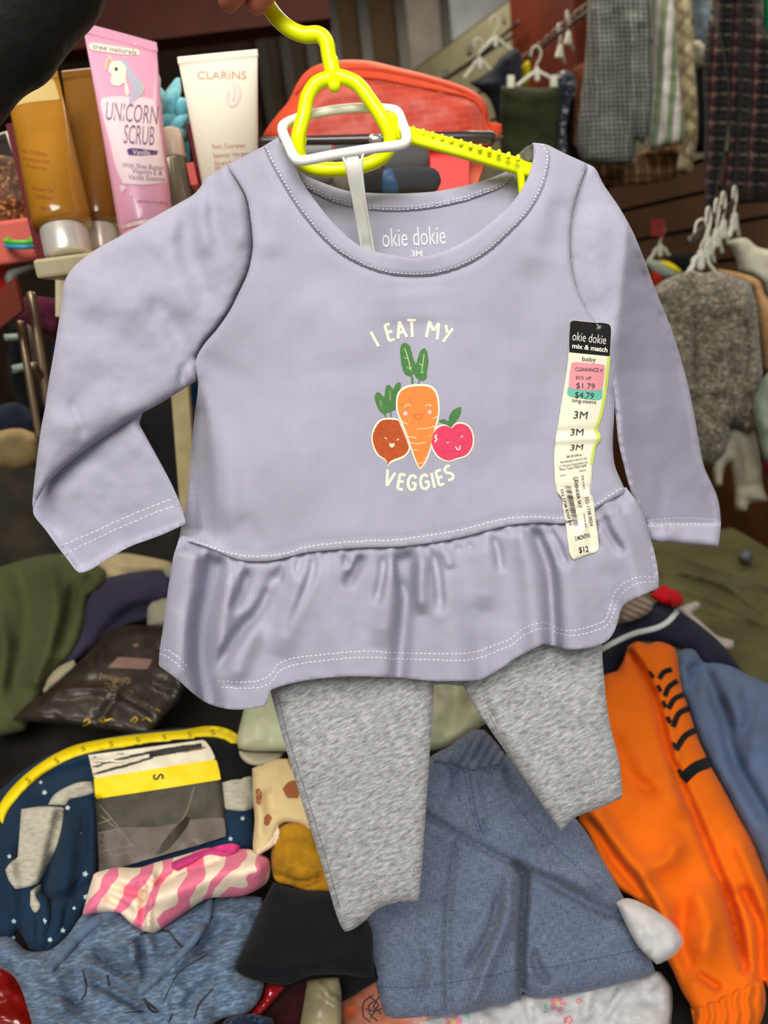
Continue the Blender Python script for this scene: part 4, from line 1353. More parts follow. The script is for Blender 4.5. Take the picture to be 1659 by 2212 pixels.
m_silver = plain('satin_silver_cap', (226, 222, 212), .3, .5, metal=.35)
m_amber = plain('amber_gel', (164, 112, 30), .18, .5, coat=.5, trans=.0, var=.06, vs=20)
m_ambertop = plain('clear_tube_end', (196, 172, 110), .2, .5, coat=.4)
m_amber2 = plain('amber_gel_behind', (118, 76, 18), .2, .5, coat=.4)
ag, ago, agf = squeeze_tube('gel_tube', 'amber shower gel tube with silver cap at the near end of the shelf', (150, 556), (66, 165), 118, 122, m_amber, m_silver, .735, 'cosmetic tubes')
lettering('label_print', [('Eau Tonifiante', 62 + 12, 328, 52, 9, 8), ('Energisante', 66 + 12, 346, 58, 9, 8), ('Fraiche', 68 + 10, 360, 44, 8, 8), ('Shower Gel', 92, 408, 46, 8, 8), ('Gel Douche', 96, 425, 38, 8, 8), ('200 ml', 98, 450, 24, 7, 8)], agf, plain('amber_print', (150, 74, 20), .6), ag, .6)
decal('air_gap', [[(22, 232), (60, 222), (130, 215), (122, 190), (115, 168), (16, 178)]], agf, m_ambertop, ag, .5, 8, label='clear tube end above the gel')
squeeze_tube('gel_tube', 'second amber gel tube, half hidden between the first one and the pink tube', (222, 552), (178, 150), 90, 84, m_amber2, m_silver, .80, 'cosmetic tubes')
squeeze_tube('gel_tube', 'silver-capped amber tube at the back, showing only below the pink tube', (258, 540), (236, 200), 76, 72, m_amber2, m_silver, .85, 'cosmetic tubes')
m_pink = plain('pink_tube', (240, 172, 200), .3, .5, coat=.3)
pk, pko, pkf = squeeze_tube('scrub_tube', 'pink tube with a unicorn picture and purple lettering', (325, 560), (260, 72), 158, 112, m_pink, m_pink, .735, 'cosmetic tubes', cap_h=.10, cap_k=1.0, yaw=36)
# its picture and lettering, in pixels of a close view
def KU(pts): return K(pts, 4.425, 180, 60)


m_pale = plain('pale_pink_ink', (248, 222, 226), .4, .4, coat=.2); m_purple = plain('purple_ink', (98, 52, 122), .5); m_mauve = plain('mauve_ink', (136, 100, 128), .5)
m_white2 = plain('ivory_ink', (240, 238, 214), .5)
decal('label_panel', [KU([(165, 700), (190, 670), (300, 655), (420, 658), (600, 668), (680, 690), (705, 800), (760, 1200), (800, 1480), (600, 1500), (380, 1490), (310, 1330), (250, 1080), (190, 850)])], pkf, m_pale, pk, .5, 6)
decal('brand_bar', [KU([(62, 150), (90, 142), (300, 175), (520, 210), (545, 235), (530, 262), (400, 255), (200, 230), (70, 205), (55, 180)])], pkf, m_white2, pk, .7, 6)
lettering('maker_print', [('tree naturals', *KU([(300, 205)])[0], 96, 11, 8, .01)], pkf, m_mauve, pk, 1.0)
lettering('label_print', [('UNICORN', *KU([(465, 815)])[0], 112, 40, 5), ('SCRUB', *KU([(535, 1025)])[0], 66, 42, 4)], pkf, m_mauve, pk, 1.0)
lettering('small_print', [('With Shea Butter,', *KU([(575, 1328)])[0], 92, 12, 4), ('Vitamin E &', *KU([(610, 1378)])[0], 66, 11, 4), ('Vanilla Essence', *KU([(605, 1435)])[0], 80, 11, 4), ('NET WT. 8 oz (226 g)', *KU([(660, 1670)])[0], 66, 7, 3)], pkf, m_mauve, pk, 1.0)
decal('flavour_bar', [KU([(415, 1165), (450, 1150), (560, 1158), (715, 1175), (705, 1215), (560, 1222), (430, 1218)])], pkf, m_purple, pk, .8, 5)
lettering('flavour_print', [('Vanilla', *KU([(555, 1190)])[0], 38, 11, 3)], pkf, m_white2, pk, 1.4)
un = decal('unicorn_head', [KU([(262, 330), (300, 318), (350, 316), (395, 345), (412, 400), (405, 470), (412, 520), (440, 620), (420, 655), (400, 620), (398, 520), (370, 535), (350, 552), (290, 548), (262, 510), (275, 440), (240, 420), (245, 380)])], pkf, m_white2, pk, .8, 4)
decal('mane', [KU([(330, 290), (400, 315), (440, 380), (480, 430), (560, 510), (580, 590), (540, 660), (470, 720), (440, 740), (440, 650), (455, 560), (420, 470), (410, 380), (370, 330)])], pkf, plain('mane_lilac', (198, 184, 206), .5), un, .9, 4)
strokes('mane_streaks', [(KU([(360, 300), (430, 380), (470, 480), (520, 560), (500, 660)]), 4), (KU([(400, 330), (450, 430), (530, 520), (570, 600), (520, 660)]), 3.5)], 4, pkf, plain('mane_blue', (160, 200, 210), .5), un, 1.2, 3)
strokes('mane_streaks', [(KU([(420, 370), (480, 470), (580, 560), (550, 650)]), 3), (KU([(250, 290), (225, 330), (215, 400)]), 5)], 4, pkf, plain('mane_yellow', (226, 206, 130), .5), un, 1.2, 3)
strokes('horn', [(KU([(290, 320), (260, 290), (235, 258)]), 4)], 4, pkf, plain('horn_pink', (250, 206, 200), .5), un, 1.2, 3)
decal('eye', [KU([(300, 385), (315, 372), (330, 385), (328, 408), (312, 415), (300, 402)])], pkf, m_ink, un, 1.4, 3)
decal('stars', [KU([(340, 1520), (375, 1500), (408, 1530), (375, 1575)]), KU([(440, 1585), (455, 1575), (470, 1590), (455, 1612)]), KU([(480, 150), (495, 135), (508, 155), (492, 168)]), KU([(388, 280), (398, 270), (408, 282), (398, 295)])], pkf, m_pale, pk, 1.0, 4)
decal('cap_rim', [KU([(365, 1890), (500, 1850), (690, 1815), (690, 1850), (500, 1890), (370, 1925)])], pkf, plain('pale_rim', (238, 206, 206), .3), pk, .8, 6)

m_ivory = plain('ivory_tube', (240, 230, 210), .3, .5, coat=.3)
cl, clo, clf = squeeze_tube('cream_tube', 'ivory cosmetic tube with faint rose lettering behind the left shoulder', (505, 470), (470, 116), 174, 112, m_ivory, m_ivory, .73, 'cosmetic tubes', cap_h=.08, cap_k=.9)
lettering('label_print', [('CLARINS', 479, 162, 106, 17, 0)], clf, plain('rose_gold_ink', (196, 150, 130), .4), cl, 1.0)
lettering('small_print', [('Soin Complet', 494, 316, 72, 12, -2), ('Special Vergetures', 510, 334, 100, 12, -3), ('Stretch Mark', 498, 350, 70, 9, -4), ('Minimizer', 490, 362, 50, 9, -4)], clf, plain('rose_ink', (206, 140, 124), .4), cl, 1.0)
strokes('flame_emblem', [([(512, 180), (518, 200), (510, 222), (500, 230), (490, 214), (494, 196)], 7), ([(502, 176), (506, 196), (503, 216)], 5)], 6, clf, plain('pale_rose_ink', (242, 212, 202), .4), cl, .8, 4)


def jar(name, label, cat, base, top_, w, depth, stops, mat, parts=(), group=None):
    """a turned bottle: stops (height 0..1, radius 0..1), parts (from, to, radius, name, material)"""
    B0 = P(*base, depth); T0 = P(*top_, depth); up = T0 - B0; Hh = np.linalg.norm(up); up /= Hh
    rx = RIGHT - up * (RIGHT @ up); rx /= np.linalg.norm(rx); ry = np.cross(up, rx)
    R = w / 2 * depth / F; an = np.linspace(0, 2 * math.pi, 32, endpoint=False)
    t = T(name, label, cat, B0, group)
    def ring(k, g): return np.array([B0 + up * Hh * k + (rx * math.cos(q) + ry * math.sin(q)) * R * g for q in an])
    make('body', *loft([ring(k, g) for k, g in stops]), mat, t)
    for a, b, g, nm, mt in parts:
        make(nm, *loft([ring(a, g * .96), ring(a + .01, g), ring(b - .015, g), ring(b, g * .93)]), mt, t)
    return t


jar('spray_bottle', 'grey bottle with a pale beige cap beside the pink tube', 'bottle', (412, 555), (368, 286), 52, .80, [(0, .95), (.02, 1), (.76, 1), (.775, .9)], plain('smoke_bottle', (120, 116, 100), .2, .5, metal=.4), [(.775, 1.0, 1.0, 'cap', plain('beige_cap', (206, 186, 164), .35, .4))])
# burgundy cartons
m_burg = plain('burgundy_card', (92, 14, 24), .6, .2)


def carton(name, label, pts, depth, thick, mat, cat='box', group=None):
    """an upright carton: its face's corner pixels, clockwise from the upper left"""
    c = [P(x, y, depth) for x, y in pts]
    n = np.cross(c[1] - c[0], c[3] - c[0]); n /= np.linalg.norm(n)
    if n @ FWD < 0: n = -n
    b = [q + n * thick for q in c]
    return make(name, np.array(c + b), [(0, 1, 2, 3), (7, 6, 5, 4), (0, 4, 5, 1), (1, 5, 6, 2), (2, 6, 7, 3), (3, 7, 4, 0)], mat, smooth=False, label=label, cat=cat, group=group)


carton('cosmetic_carton', 'tall burgundy carton between the teal puff and the ivory tube', [(402, 268), (452, 262), (500, 480), (450, 486)], .80, .04, m_burg, group='burgundy cartons')
carton('cosmetic_carton', 'narrow burgundy carton edge at the shelf end, left of the amber tube', [(12, 268), (38, 262), (106, 558), (80, 562)], .77, .05, m_burg, group='burgundy cartons')
fr_ = T('acrylic_sign_holder', 'clear acrylic card holder with bright edges leaning at the shelf end', 'sign holder', P(30, 420, .79))
make('edge', *tube_geo([P(-30, 300, .78), P(14, 286, .78), P(36, 350, .785), P(54, 430, .79)], 3.2 * .78 / F, 8), plain('acrylic_edge', (206, 200, 180), .15, .6), fr_)
make('sheet', *box_geo(P(6, 360, .79), (P(54, 430, .79) - P(14, 286, .79), RIGHT, FWD), (.036, .022, .0008)), film('clear_acrylic', (160, 150, 140), .05), fr_, smooth=False)
# teal bath puff
puff_t = T('bath_puff', 'teal mesh bath puff behind the grey bottle', 'bath puff', P(372, 240, .82))
rp = random.Random(8)
m_teal, ntt, bt = base_mat('teal_mesh', .6, .3, 0, .3)
ntn = N(ntt); ntn.link(ntn.ramp(ntn.noise(ntn.obj(), 90, 3), [(.3, (60, 150, 168)), (.7, (120, 204, 214))]), bt.inputs['Base Color'])
for i, (cx_, cy_, a_, L_, w_) in enumerate([(372, 214, -75, 84, 25), (352, 218, -115, 70, 22), (360, 240, -30, 62, 26), (384, 236, 25, 60, 24), (370, 262, 5, 74, 28), (350, 262, 50, 60, 24), (390, 262, -60, 56, 22), (372, 242, 90, 60, 28), (396, 300, 78, 90, 20), (384, 282, 60, 60, 20)]):
    a_ = math.radians(a_); dx, dy = math.cos(a_) * L_ / 2, math.sin(a_) * L_ / 2
    q_ = smooth3([P(cx_ - dx, cy_ - dy, .82), P(cx_ + rp.uniform(-8, 8), cy_ + rp.uniform(-8, 8), .80 + .006 * (i % 3)), P(cx_ + dx, cy_ + dy, .82)], 8)
    make('ruffle', *tube_geo(q_, np.array([.5, .95, 1, .9, .35]) * w_ * .8 / F * .85, 16, flat=.6), m_teal, puff_t)
make('hanging_loop', *tube_geo(path([(334, 180, .82), (332, 168, .82), (340, 164, .82), (344, 176, .82), (342, 200, .82)], 5), 3.5 * .8 / F, 8), plain('clear_cord', (190, 196, 196), .3), puff_t)
carton('small_carton', 'little red and white carton low beside the grey bottle', [(402, 352), (418, 350), (428, 398), (412, 400)], .79, .02, plain('red_white_card', (190, 60, 50), .5))

# dim goods behind and below the shelf
SB = Plane((0, 500, .92), (200, 500, .92), (0, 900, 1.05))
m_gold = blotch('brown_gold_brocade', (74, 44, 24), [(.5, (120, 76, 36)), (.6, (190, 150, 96)), (.7, (96, 58, 30))], 55, dist=1.2)
cloth('scarf', [(-30, 330), (30, 340), (62, 420), (74, 500), (40, 515), (-30, 510)], SB, m_gold, label='brown and gold brocade scarf left of the shelf end', cat='scarf', thick=20, noise=(8, 30), sp=9)
box('storage_box', P(20, 530, .90), (.055, .03, .024), plain('coral_box', (214, 100, 86), .45), ax=(sd, sn, EZ), bevel=.004, label='coral pink box behind the burgundy carton edge', cat='box')
for cc, y_, nm, lb in ((plain('green_plastic', (84, 178, 50), .3), 523, 'bangle', 'bright green bangle stacked on a blue one'), (plain('blue_plastic', (44, 140, 176), .3), 533, 'bangle', 'blue bangle lying under the green one')):
    p_ = [P(44 + 32 * math.cos(q), y_ + 4 * math.sin(q) - 3, .86 - .016 * math.sin(q)) for q in np.linspace(0, 2 * math.pi, 24, endpoint=False)]
    tube(nm, p_, 5.0 * .86 / F, cc, None, 10, closed=True, label=lb, cat='bangle', group='stacked bangles')
cloth('pouch', [(-20, 556), (30, 560), (34, 600), (28, 640), (-20, 650)], Offset(SB, -.02), plain('red_satin', (206, 36, 26), .4), label='shiny red satin pouch at the frame edge below the bangles', cat='pouch', thick=16, noise=(4, 22), sp=9)
cloth('sock', [(10, 600), (20, 580), (50, 570), (78, 560), (84, 575), (60, 590), (40, 600), (36, 618), (20, 622)], Offset(SB, -.05), fabric('grey_wool', (128, 130, 122), .2, 30), label='grey woollen sock bundled beside the red pouch', cat='sock', thick=12, noise=(3, 16), sp=7)
cloth('cloth_bag', [(0, 650), (80, 640), (140, 648), (134, 690), (124, 735), (100, 720), (60, 712), (30, 690)], Offset(SB, -.08), fabric('plum_cloth', (84, 30, 52), .2, 20), label='dark plum cloth bag hanging under the shelf', cat='bag', thick=14, noise=(6, 40), sp=10)
cloth('pennant', [(58, 700), (84, 715), (92, 790), (84, 812), (72, 790)], Offset(SB, -.11), fabric('grey_mauve', (132, 116, 110), .15, 20), label='limp grey mauve cloth strip hanging between the metal legs', cat='cloth', thick=6, noise=(2, 30), sp=8)
for k_, (q, lb) in enumerate((([(8, 722), (42, 720), (42, 736), (10, 738)], 'upper silver-green packet on the dim lower rack'), ([(24, 790), (58, 782), (60, 800), (28, 808)], 'lower silver-green packet on the dim rack'))):
    cloth('packet', q, Offset(SB, -.02), plain('pale_foil', (150, 164, 150), .3, .5), label=lb, cat='packet', group='packets on the lower rack', thick=9, rad=9, sp=6, noise=(1, 10))
cloth('folded_garment', [(-20, 700), (8, 690), (20, 720), (16, 780), (30, 850), (70, 900), (100, 905), (110, 870), (60, 820), (60, 760), (80, 700)], Offset(SB, .10), m_blackcloth, label='near-black folded garment in the gloom behind the metal legs', cat='garment', thick=16, noise=(8, 40), sp=14)
cloth('folded_garment', [(-20, 880), (40, 870), (86, 905), (80, 940), (-20, 950)], Offset(SB, .04), fabric('ink_blue_cloth', (34, 40, 52), .2, 20), label='ink blue folded garment above the beige one at the frame edge', cat='garment', thick=16, noise=(6, 40), sp=12)
cloth('folded_garment', [(-20, 935), (40, 925), (84, 940), (84, 1000), (40, 1015), (-20, 1010)], Offset(SB, .0), fabric('beige_cloth', (150, 128, 88), .12, 20), label='beige folded garment lying under the ink blue one', cat='garment', thick=18, noise=(5, 40), sp=12)
cloth('folded_garment', [(395, 838), (425, 828), (432, 880), (404, 868)], Offset(SB, .02), fabric('petrol_cloth', (22, 72, 112), .15, 20), label='petrol blue cloth peeping out under the left armpit', cat='garment', thick=8, sp=8)
cloth('folded_garment', [(112, 745), (128, 742), (126, 790), (112, 792)], Offset(SB, -.06), fabric('royal_cloth', (32, 44, 110), .15, 20), label='royal blue sliver of cloth at the sleeve edge', cat='garment', thick=6, sp=7)


# ------------------------------------------------------------------ red pouch and goods behind the neck
m_coral = fabric('coral_satin', (214, 74, 36), .05, 8, sheen=.05, rough=.55)
m_coral2, ntc, bc = base_mat('coral_woven_squares', .5, .4, .05, .3)
nc = N(ntc)
br = nc.new('ShaderNodeTexBrick'); nc.link(nc.uv(1000, 1000, 6), br.inputs['Vector'])
br.inputs['Scale'].default_value = 1.0; br.inputs['Brick Width'].default_value = 34; br.inputs['Row Height'].default_value = 15; br.inputs['Mortar Size'].default_value = 2.0
for i_, c_ in enumerate(((206, 66, 34), (172, 40, 16), (216, 84, 50))): br.inputs[1 + i_].default_value = (*lin(c_), 1)
nc.link(nc.mix(.55, br.outputs[0], (204, 62, 32)), bc.inputs['Base Color'])
nc.bump(br.outputs['Fac'], .3, .001, bc)
BP = upright(830, 300, .84, 6)
bag = T('toiletry_bag', 'coral red zipped toiletry bag with woven square pattern behind the hanger', 'bag', P(830, 400, .84))
bag_out = [(568, 292), (580, 272), (600, 246), (622, 220), (647, 171), (671, 147), (707, 134), (755, 129), (802, 132), (858, 145), (930, 163), (997, 184), (1033, 203), (1053, 227), (1058, 266), (1083, 273), (1080, 292), (1060, 320), (1029, 382), (1000, 420), (640, 420), (600, 340)]
bg = cloth('shell', bag_out, BP, m_coral, bag, thick=70, rad=70, back=60, sp=12, noise=(4, 80), corner=50, folds=[([(660, 165), (780, 146), (930, 178), (1040, 212)], 8, -4, 0)])
bpn = worked('front_panel', [(640, 250), (680, 190), (730, 170), (800, 168), (880, 182), (960, 198), (1020, 214), (1042, 240), (1048, 280), (1030, 330), (1000, 380), (650, 390), (620, 320)], bg, 6, m_coral2, bag, 10, 14)
tube('piping', [bg.front(np.float64(a), np.float64(b), 8) for a, b in resample(crom([(640, 250), (680, 190), (730, 170), (800, 168), (880, 182), (960, 198), (1020, 214), (1042, 240), (1048, 280)]), 12)], 3.4 * .8 / F, m_coral, bag, 8)
tube('zipper', [bg.front(np.float64(a), np.float64(b), 3) for a, b in resample(crom([(640, 200), (680, 160), (740, 148), (800, 148), (880, 162), (960, 182), (1030, 212), (1050, 250)]), 12)], 4.5 * .8 / F, fabric('zip_tape', (206, 80, 54), .05, 40), bag, 8, flat=.5)
cloth('tab', [(1054, 262), (1084, 268), (1084, 292), (1058, 296)], Offset(BP, -.02), m_coral, bag, thick=6, rad=5, sp=6)

pen = T('makeup_pencil', 'dark cosmetic pencil with sharpened tip lying in front of the coral bag', 'pencil', P(830, 305, .755))
make('barrel', *tube_geo([P(566, 305, .745), P(700, 303, .75), P(1000, 296, .76), P(1058, 297, .762)], [9 * .75 / F, 10 * .75 / F, 12 * .75 / F, 14 * .75 / F], 12), plain('dark_lacquer', (58, 50, 48), .22, .5, coat=.4), pen)
make('tip', *tube_geo([P(1058, 297, .762), P(1072, 297, .7625), P(1086, 296, .763)], [13 * .75 / F, 8 * .75 / F, 1.6 * .75 / F], 12), plain('cedar_tip', (112, 72, 58), .6), pen)
make('band', *tube_geo([P(806, 302, .7525), P(816, 302, .753)], 12.5 * .75 / F, 12), plain('silver_band', (206, 200, 198), .25, .5, metal=.8), pen)

m_dk = plain('black_carton', (34, 31, 31), .4, .4, var=.1)
carton('cosmetic_box', 'pale grey box behind the white hanger loop', [(640, 306), (716, 304), (722, 470), (652, 470)], .77, .05, plain('grey_card', (150, 150, 146), .5))
carton('cosmetic_box', 'black box behind the hanger loop, next to the pale grey box', [(722, 310), (820, 308), (828, 472), (730, 472)], .785, .05, m_dk, group='black boxes behind the neck')
carton('cosmetic_box', 'black box between the hanger loop and the red box', [(826, 312), (926, 314), (934, 472), (832, 472)], .80, .05, m_dk, group='black boxes behind the neck')
carton('cosmetic_box', 'bright red box rising behind the neckline under the yellow arm', [(928, 298), (1014, 304), (1012, 470), (934, 470)], .775, .04, plain('bright_red_card', (236, 40, 28), .4, .4))
carton('cosmetic_box', 'orange red box edge right of the bright red one', [(1015, 318), (1058, 322), (1030, 400), (1014, 420)], .80, .04, plain('orange_red_card', (218, 92, 60), .5))
for k_, (x0, x1, y_, col, lb) in enumerate([(655, 700, 372, (112, 108, 104), 'grey rolled sock left of the hanger stem, behind the neckline'), (745, 775, 385, (120, 114, 106), 'grey-brown rolled sock right of the hanger stem'), (778, 842, 392, (48, 46, 46), 'black rolled sock with a blue ring behind the neckline'), (850, 926, 388, (60, 62, 68), 'charcoal rolled sock beside the red box')]):
    t = T('rolled_sock', lb, 'sock', P((x0 + x1) / 2, y_, .745), 'rolled socks behind the neckline')
    make('roll', *tube_geo([P(x0, y_ + 4, .745), P((x0 + x1) / 2, y_, .745), P(x1, y_ + 2, .748)], 27 * .745 / F, 18), fabric('sock_%d' % k_, col, .12, 30), t)
    if k_ == 2: make('ring', *tube_geo([P(x1 - 2, y_ + 2, .745), P(x1 + 5, y_ + 2, .745)], 28 * .745 / F, 18), plain('blue_ring', (42, 78, 116), .5), t)
# the shelf they stand on
box('display_shelf', P(850, 492, .80), (.13, .07, .012), m_shelf, ax=(RIGHT - EZ * RIGHT[2], np.cross(EZ, RIGHT), EZ), bevel=.003, label='shelf board behind the neckline, carrying the coral bag and boxes', cat='shelf')


# ------------------------------------------------------------------ clothes hanging along the right wall
def hanger_at(px, py, d, w, name, label, group, yaw=0.0, droop=.30, m=None):
    """a plastic clothes hanger: hook, neck and sloping arms; w = half width in metres"""
    m = m or m_offwhite
    o = P(px, py, d)
    t = T(name, label, 'hanger', o, group)
    a = math.radians(yaw); rx = np.array([math.cos(a), math.sin(a), 0])
    w = w * .85
    q = lambda x, z: o + rx * x * .75 + EZ * z * .8
    make('hook', *tube_geo(smooth3([q(-.018, .052), q(-.012, .072), q(.006, .078), q(.018, .062), q(.012, .042), q(0, .026), q(0, .0)], 5), .0022, 8), m, t)
    make('arms', *tube_geo(smooth3([q(-w, -w * droop - .01), q(-w * .5, -w * droop * .45), q(-.02, 0), q(0, .008), q(.02, 0), q(w * .5, -w * droop * .45), q(w, -w * droop - .01)], 4), .0046, 8, flat=.7), m, t)
    make('neck', *tube_geo([q(0, .012), q(0, -.014)], .007, 10, flat=.6), m, t)
    return t


GR = 'white hangers on the wall rail'
m_gingham = checks('grey_gingham', (160, 164, 156), [(0, 10, .5, (46, 51, 50), .74, 0), (1, 10, .5, (46, 51, 50), .74, 0)], 2, 12)
m_gstripe = checks('green_stripe', (206, 200, 196), [(0, 30, .42, (92, 118, 70), .9, 0), (0, 30, .10, (70, 88, 58), .8, 18), (0, 15, .12, (150, 150, 140), .7, 5)], -4, 10)
m_tancheck = checks('tan_check', (196, 182, 146), [(0, 34, .35, (128, 110, 80), .6, 0), (1, 34, .35, (128, 110, 80), .6, 0), (0, 17, .12, (84, 72, 52), .7, 6)], -38, 10)
m_plaid = checks('black_rose_plaid', (28, 27, 26), [(0, 46, .34, (118, 72, 70), .7, 4), (1, 16, .2, (132, 124, 104), .5, 2), (1, 32, .5, (18, 17, 17), .8, 7), (0, 23, .3, (18, 17, 17), .85, 3)], -3, 14)
m_bplaid = checks('brown_plaid', (120, 86, 62), [(0, 24, .3, (168, 138, 106), .6, 0), (1, 40, .25, (66, 44, 32), .7, 0), (0, 12, .2, (60, 42, 32), .6, 3)], 4, 20)
m_floral = blotch('navy_floral', (40, 44, 58), [(.54, (120, 126, 140)), (.60, (196, 198, 196)), (.68, (60, 66, 84))], 70, dist=.8)
m_rib = fabric('dark_green_rib', (56, 60, 38), .1, 10, rib=.7, ribs=55, bumps=.8)
m_navy = fabric('navy_wool', (30, 32, 44), .15, 12)

V1 = lambda px, py, d, yaw=0: upright(px, py, d, yaw)
garments = [
    # name, label, cat, outline, plane, mat, kwargs
    ('navy_jacket', 'navy jacket on a white hanger before the cream slats', 'jacket', [(1012, 178), (1040, 165), (1060, 150), (1085, 120), (1112, 102), (1124, 112), (1128, 180), (1124, 300), (1110, 330), (1085, 340), (1060, 220)], V1(1080, 200, 2.1, -20), m_navy, dict(thick=50, rad=30, noise=(10, 40))),
    ('yellow_garment', 'bright yellow sliver of clothing beside the red-brown pilaster', 'garment', [(1126, 132), (1144, 130), (1146, 160), (1138, 185), (1128, 190)], V1(1135, 160, 2.2), fabric('yellow_cloth', (206, 186, 20), .1, 20), dict(thick=20, rad=10)),
    ('ribbed_vest', 'dark green ribbed vest clipped to a white hanger', 'vest', [(1082, 186), (1110, 184), (1160, 190), (1200, 186), (1212, 200), (1210, 260), (1206, 330), (1205, 400), (1110, 400), (1088, 340), (1080, 260)], V1(1150, 250, 1.85, -8), m_rib, dict(thick=30, rad=26, noise=(6, 40))),
    ('floral_blouse', 'navy and cream floral blouse edge beside the dark green vest', 'blouse', [(1200, 160), (1222, 150), (1240, 162), (1246, 186), (1230, 230), (1222, 280), (1226, 335), (1208, 345), (1205, 280), (1210, 220), (1198, 190)], V1(1222, 240, 1.84, -40), m_floral, dict(thick=26, rad=16, noise=(6, 24))),
    ('rust_garment', 'rust coloured garment edge just behind the grey gingham shirt', 'garment', [(1236, 150), (1258, 135), (1270, 160), (1262, 230), (1250, 300), (1244, 340), (1232, 300), (1240, 220)], V1(1250, 230, 1.95, -40), fabric('rust_cloth', (122, 62, 44), .25, 30), dict(thick=20, rad=14)),
    ('black_garment', 'black garment filling the gap left of the gingham shirt', 'garment', [(1224, 200), (1262, 190), (1266, 300), (1250, 400), (1214, 400), (1216, 300)], V1(1240, 300, 2.0, -20), m_blackcloth, dict(thick=20, rad=14)),
    ('gingham_shirt', 'grey gingham shirt hanging nearest the red-brown pilaster', 'shirt', [(1270, -60), (1320, -70), (1400, -60), (1406, 20), (1408, 120), (1412, 220), (1400, 290), (1388, 312), (1376, 300), (1370, 340), (1356, 360), (1310, 357), (1262, 354), (1246, 322), (1243, 300), (1256, 200), (1266, 100)], V1(1330, 150, 1.70, -14), m_gingham,
     dict(thick=40, rad=30, noise=(6, 60), folds=[([(1285, 20), (1290, 180), (1275, 350)], 10, 14, 0), ([(1330, 30), (1326, 200), (1322, 350)], 9, -10, 0), ([(1360, 40), (1366, 180), (1352, 350)], 10, 14, 0), ([(1386, 60), (1388, 180), (1374, 320)], 7, -14, 0)])),
    ('striped_shirt', 'green and white striped shirt beside the grey gingham one', 'shirt', [(1408, -60), (1450, -60), (1458, 40), (1464, 140), (1472, 230), (1479, 290), (1474, 312), (1440, 318), (1404, 326), (1402, 300), (1402, 256), (1410, 150)], V1(1440, 150, 1.64, -24), m_gstripe,
     dict(thick=26, rad=18, noise=(4, 40), folds=[([(1430, 0), (1434, 160), (1440, 318)], 8, 10, 0), ([(1452, 0), (1458, 160), (1462, 312)], 7, -9, 0)])),
    ('checked_shirt', 'tan and cream checked shirt behind the green striped one', 'shirt', [(1450, -60), (1488, -60), (1494, 60), (1500, 150), (1506, 230), (1506, 300), (1494, 374), (1476, 376), (1462, 370), (1468, 320), (1474, 260), (1464, 120)], V1(1480, 150, 1.66, -34), m_tancheck,
     dict(thick=26, rad=16, noise=(4, 40), folds=[([(1478, 0), (1486, 160), (1484, 370)], 8, 8, 0)])),
    ('denim_jacket', 'pale blue denim sleeve behind the checked shirt', 'jacket', [(1490, -50), (1536, -50), (1534, 60), (1526, 110), (1510, 140), (1502, 100)], V1(1512, 50, 1.72, -30), fabric('pale_denim', (104, 118, 130), .2, 12), dict(thick=20, rad=16, noise=(5, 30))),
    ('cream_garment', 'cream garment edge hanging below the denim sleeve', 'garment', [(1496, 90), (1512, 86), (1528, 110), (1520, 140), (1506, 150)], V1(1510, 120, 1.70, -30), fabric('cream_garment_cloth', (176, 172, 150), .1, 12), dict(thick=14, rad=10)),
    ('dark_garment', 'nearly black garment in the gap between the checked shirt and the plaid dress', 'garment', [(1500, 130), (1536, 110), (1530, 300), (1524, 330), (1496, 330), (1506, 260)], V1(1515, 230, 1.78, -20), m_blackcloth, dict(thick=16, rad=14)),
    ('plaid_skirt', 'brown plaid garment showing below the gingham and striped shirts', 'skirt', [(1270, 330), (1340, 345), (1400, 320), (1470, 300), (1472, 350), (1460, 385), (1400, 398), (1330, 402), (1282, 398), (1268, 370)], V1(1370, 360, 1.86, -14), m_bplaid, dict(thick=26, rad=16, noise=(6, 30))),
    ('plaid_dress', 'long black and rose plaid shirt dress close to the frame edge', 'dress', [(1536, -60), (1600, -70), (1646, -50), (1654, 60), (1720, 120), (1720, 436), (1640, 438), (1590, 440), (1556, 424), (1574, 300), (1570, 200), (1556, 150), (1544, 100)], V1(1600, 200, 1.45, -18), m_plaid,
     dict(thick=40, rad=30, noise=(6, 60), folds=[([(1588, 0), (1590, 200), (1578, 430)], 8, -22, 0), ([(1620, 0), (1630, 200), (1630, 430)], 14, 12, 0)])),
    ('emerald_garment', 'emerald green garment sliver at the upper frame edge', 'garment', [(1648, -40), (1720, -40), (1720, 100), (1660, 98), (1650, 60)], V1(1680, 40, 1.38, -18), fabric('emerald_cloth', (20, 130, 84), .1, 12), dict(thick=14, rad=10)),
]
for nm, lb, ct, ol, pl_, mt, kw in garments:
    kw.setdefault('sp', 7); kw.setdefault('seed', len(nm))
    cloth(nm, ol, pl_, mt, label=lb, cat=ct, **kw)
# sleeve of the plaid dress hangs in front, and a button on it
pd = bpy.data.objects['plaid_dress']
cloth('sleeve', [(1530, 40), (1552, 60), (1572, 160), (1578, 230), (1566, 330), (1552, 400), (1548, 450), (1526, 452), (1520, 380), (1522, 260), (1518, 150)], V1(1600, 200, 1.41, -18), m_plaid, pd, thick=20, rad=16, sp=7, noise=(5, 40))
cloth('cuff', [(1524, 440), (1540, 438), (1538, 462), (1528, 462)], V1(1600, 200, 1.40, -18), m_blackcloth, pd, thick=6, rad=6, sp=5)
m_steel = plain('steel_rail', (84, 78, 70), .35, .5, metal=.7)
rail = T('clothes_rail', 'steel rail sloping up along the red-brown pilaster with hanger hooks on it', 'rail', P(1210, 70, 1.95))
make('bar', *tube_geo([P(1120, 142, 2.15), P(1300, 2, 1.72), P(1420, -90, 1.60)], .004, 10), m_steel, rail)
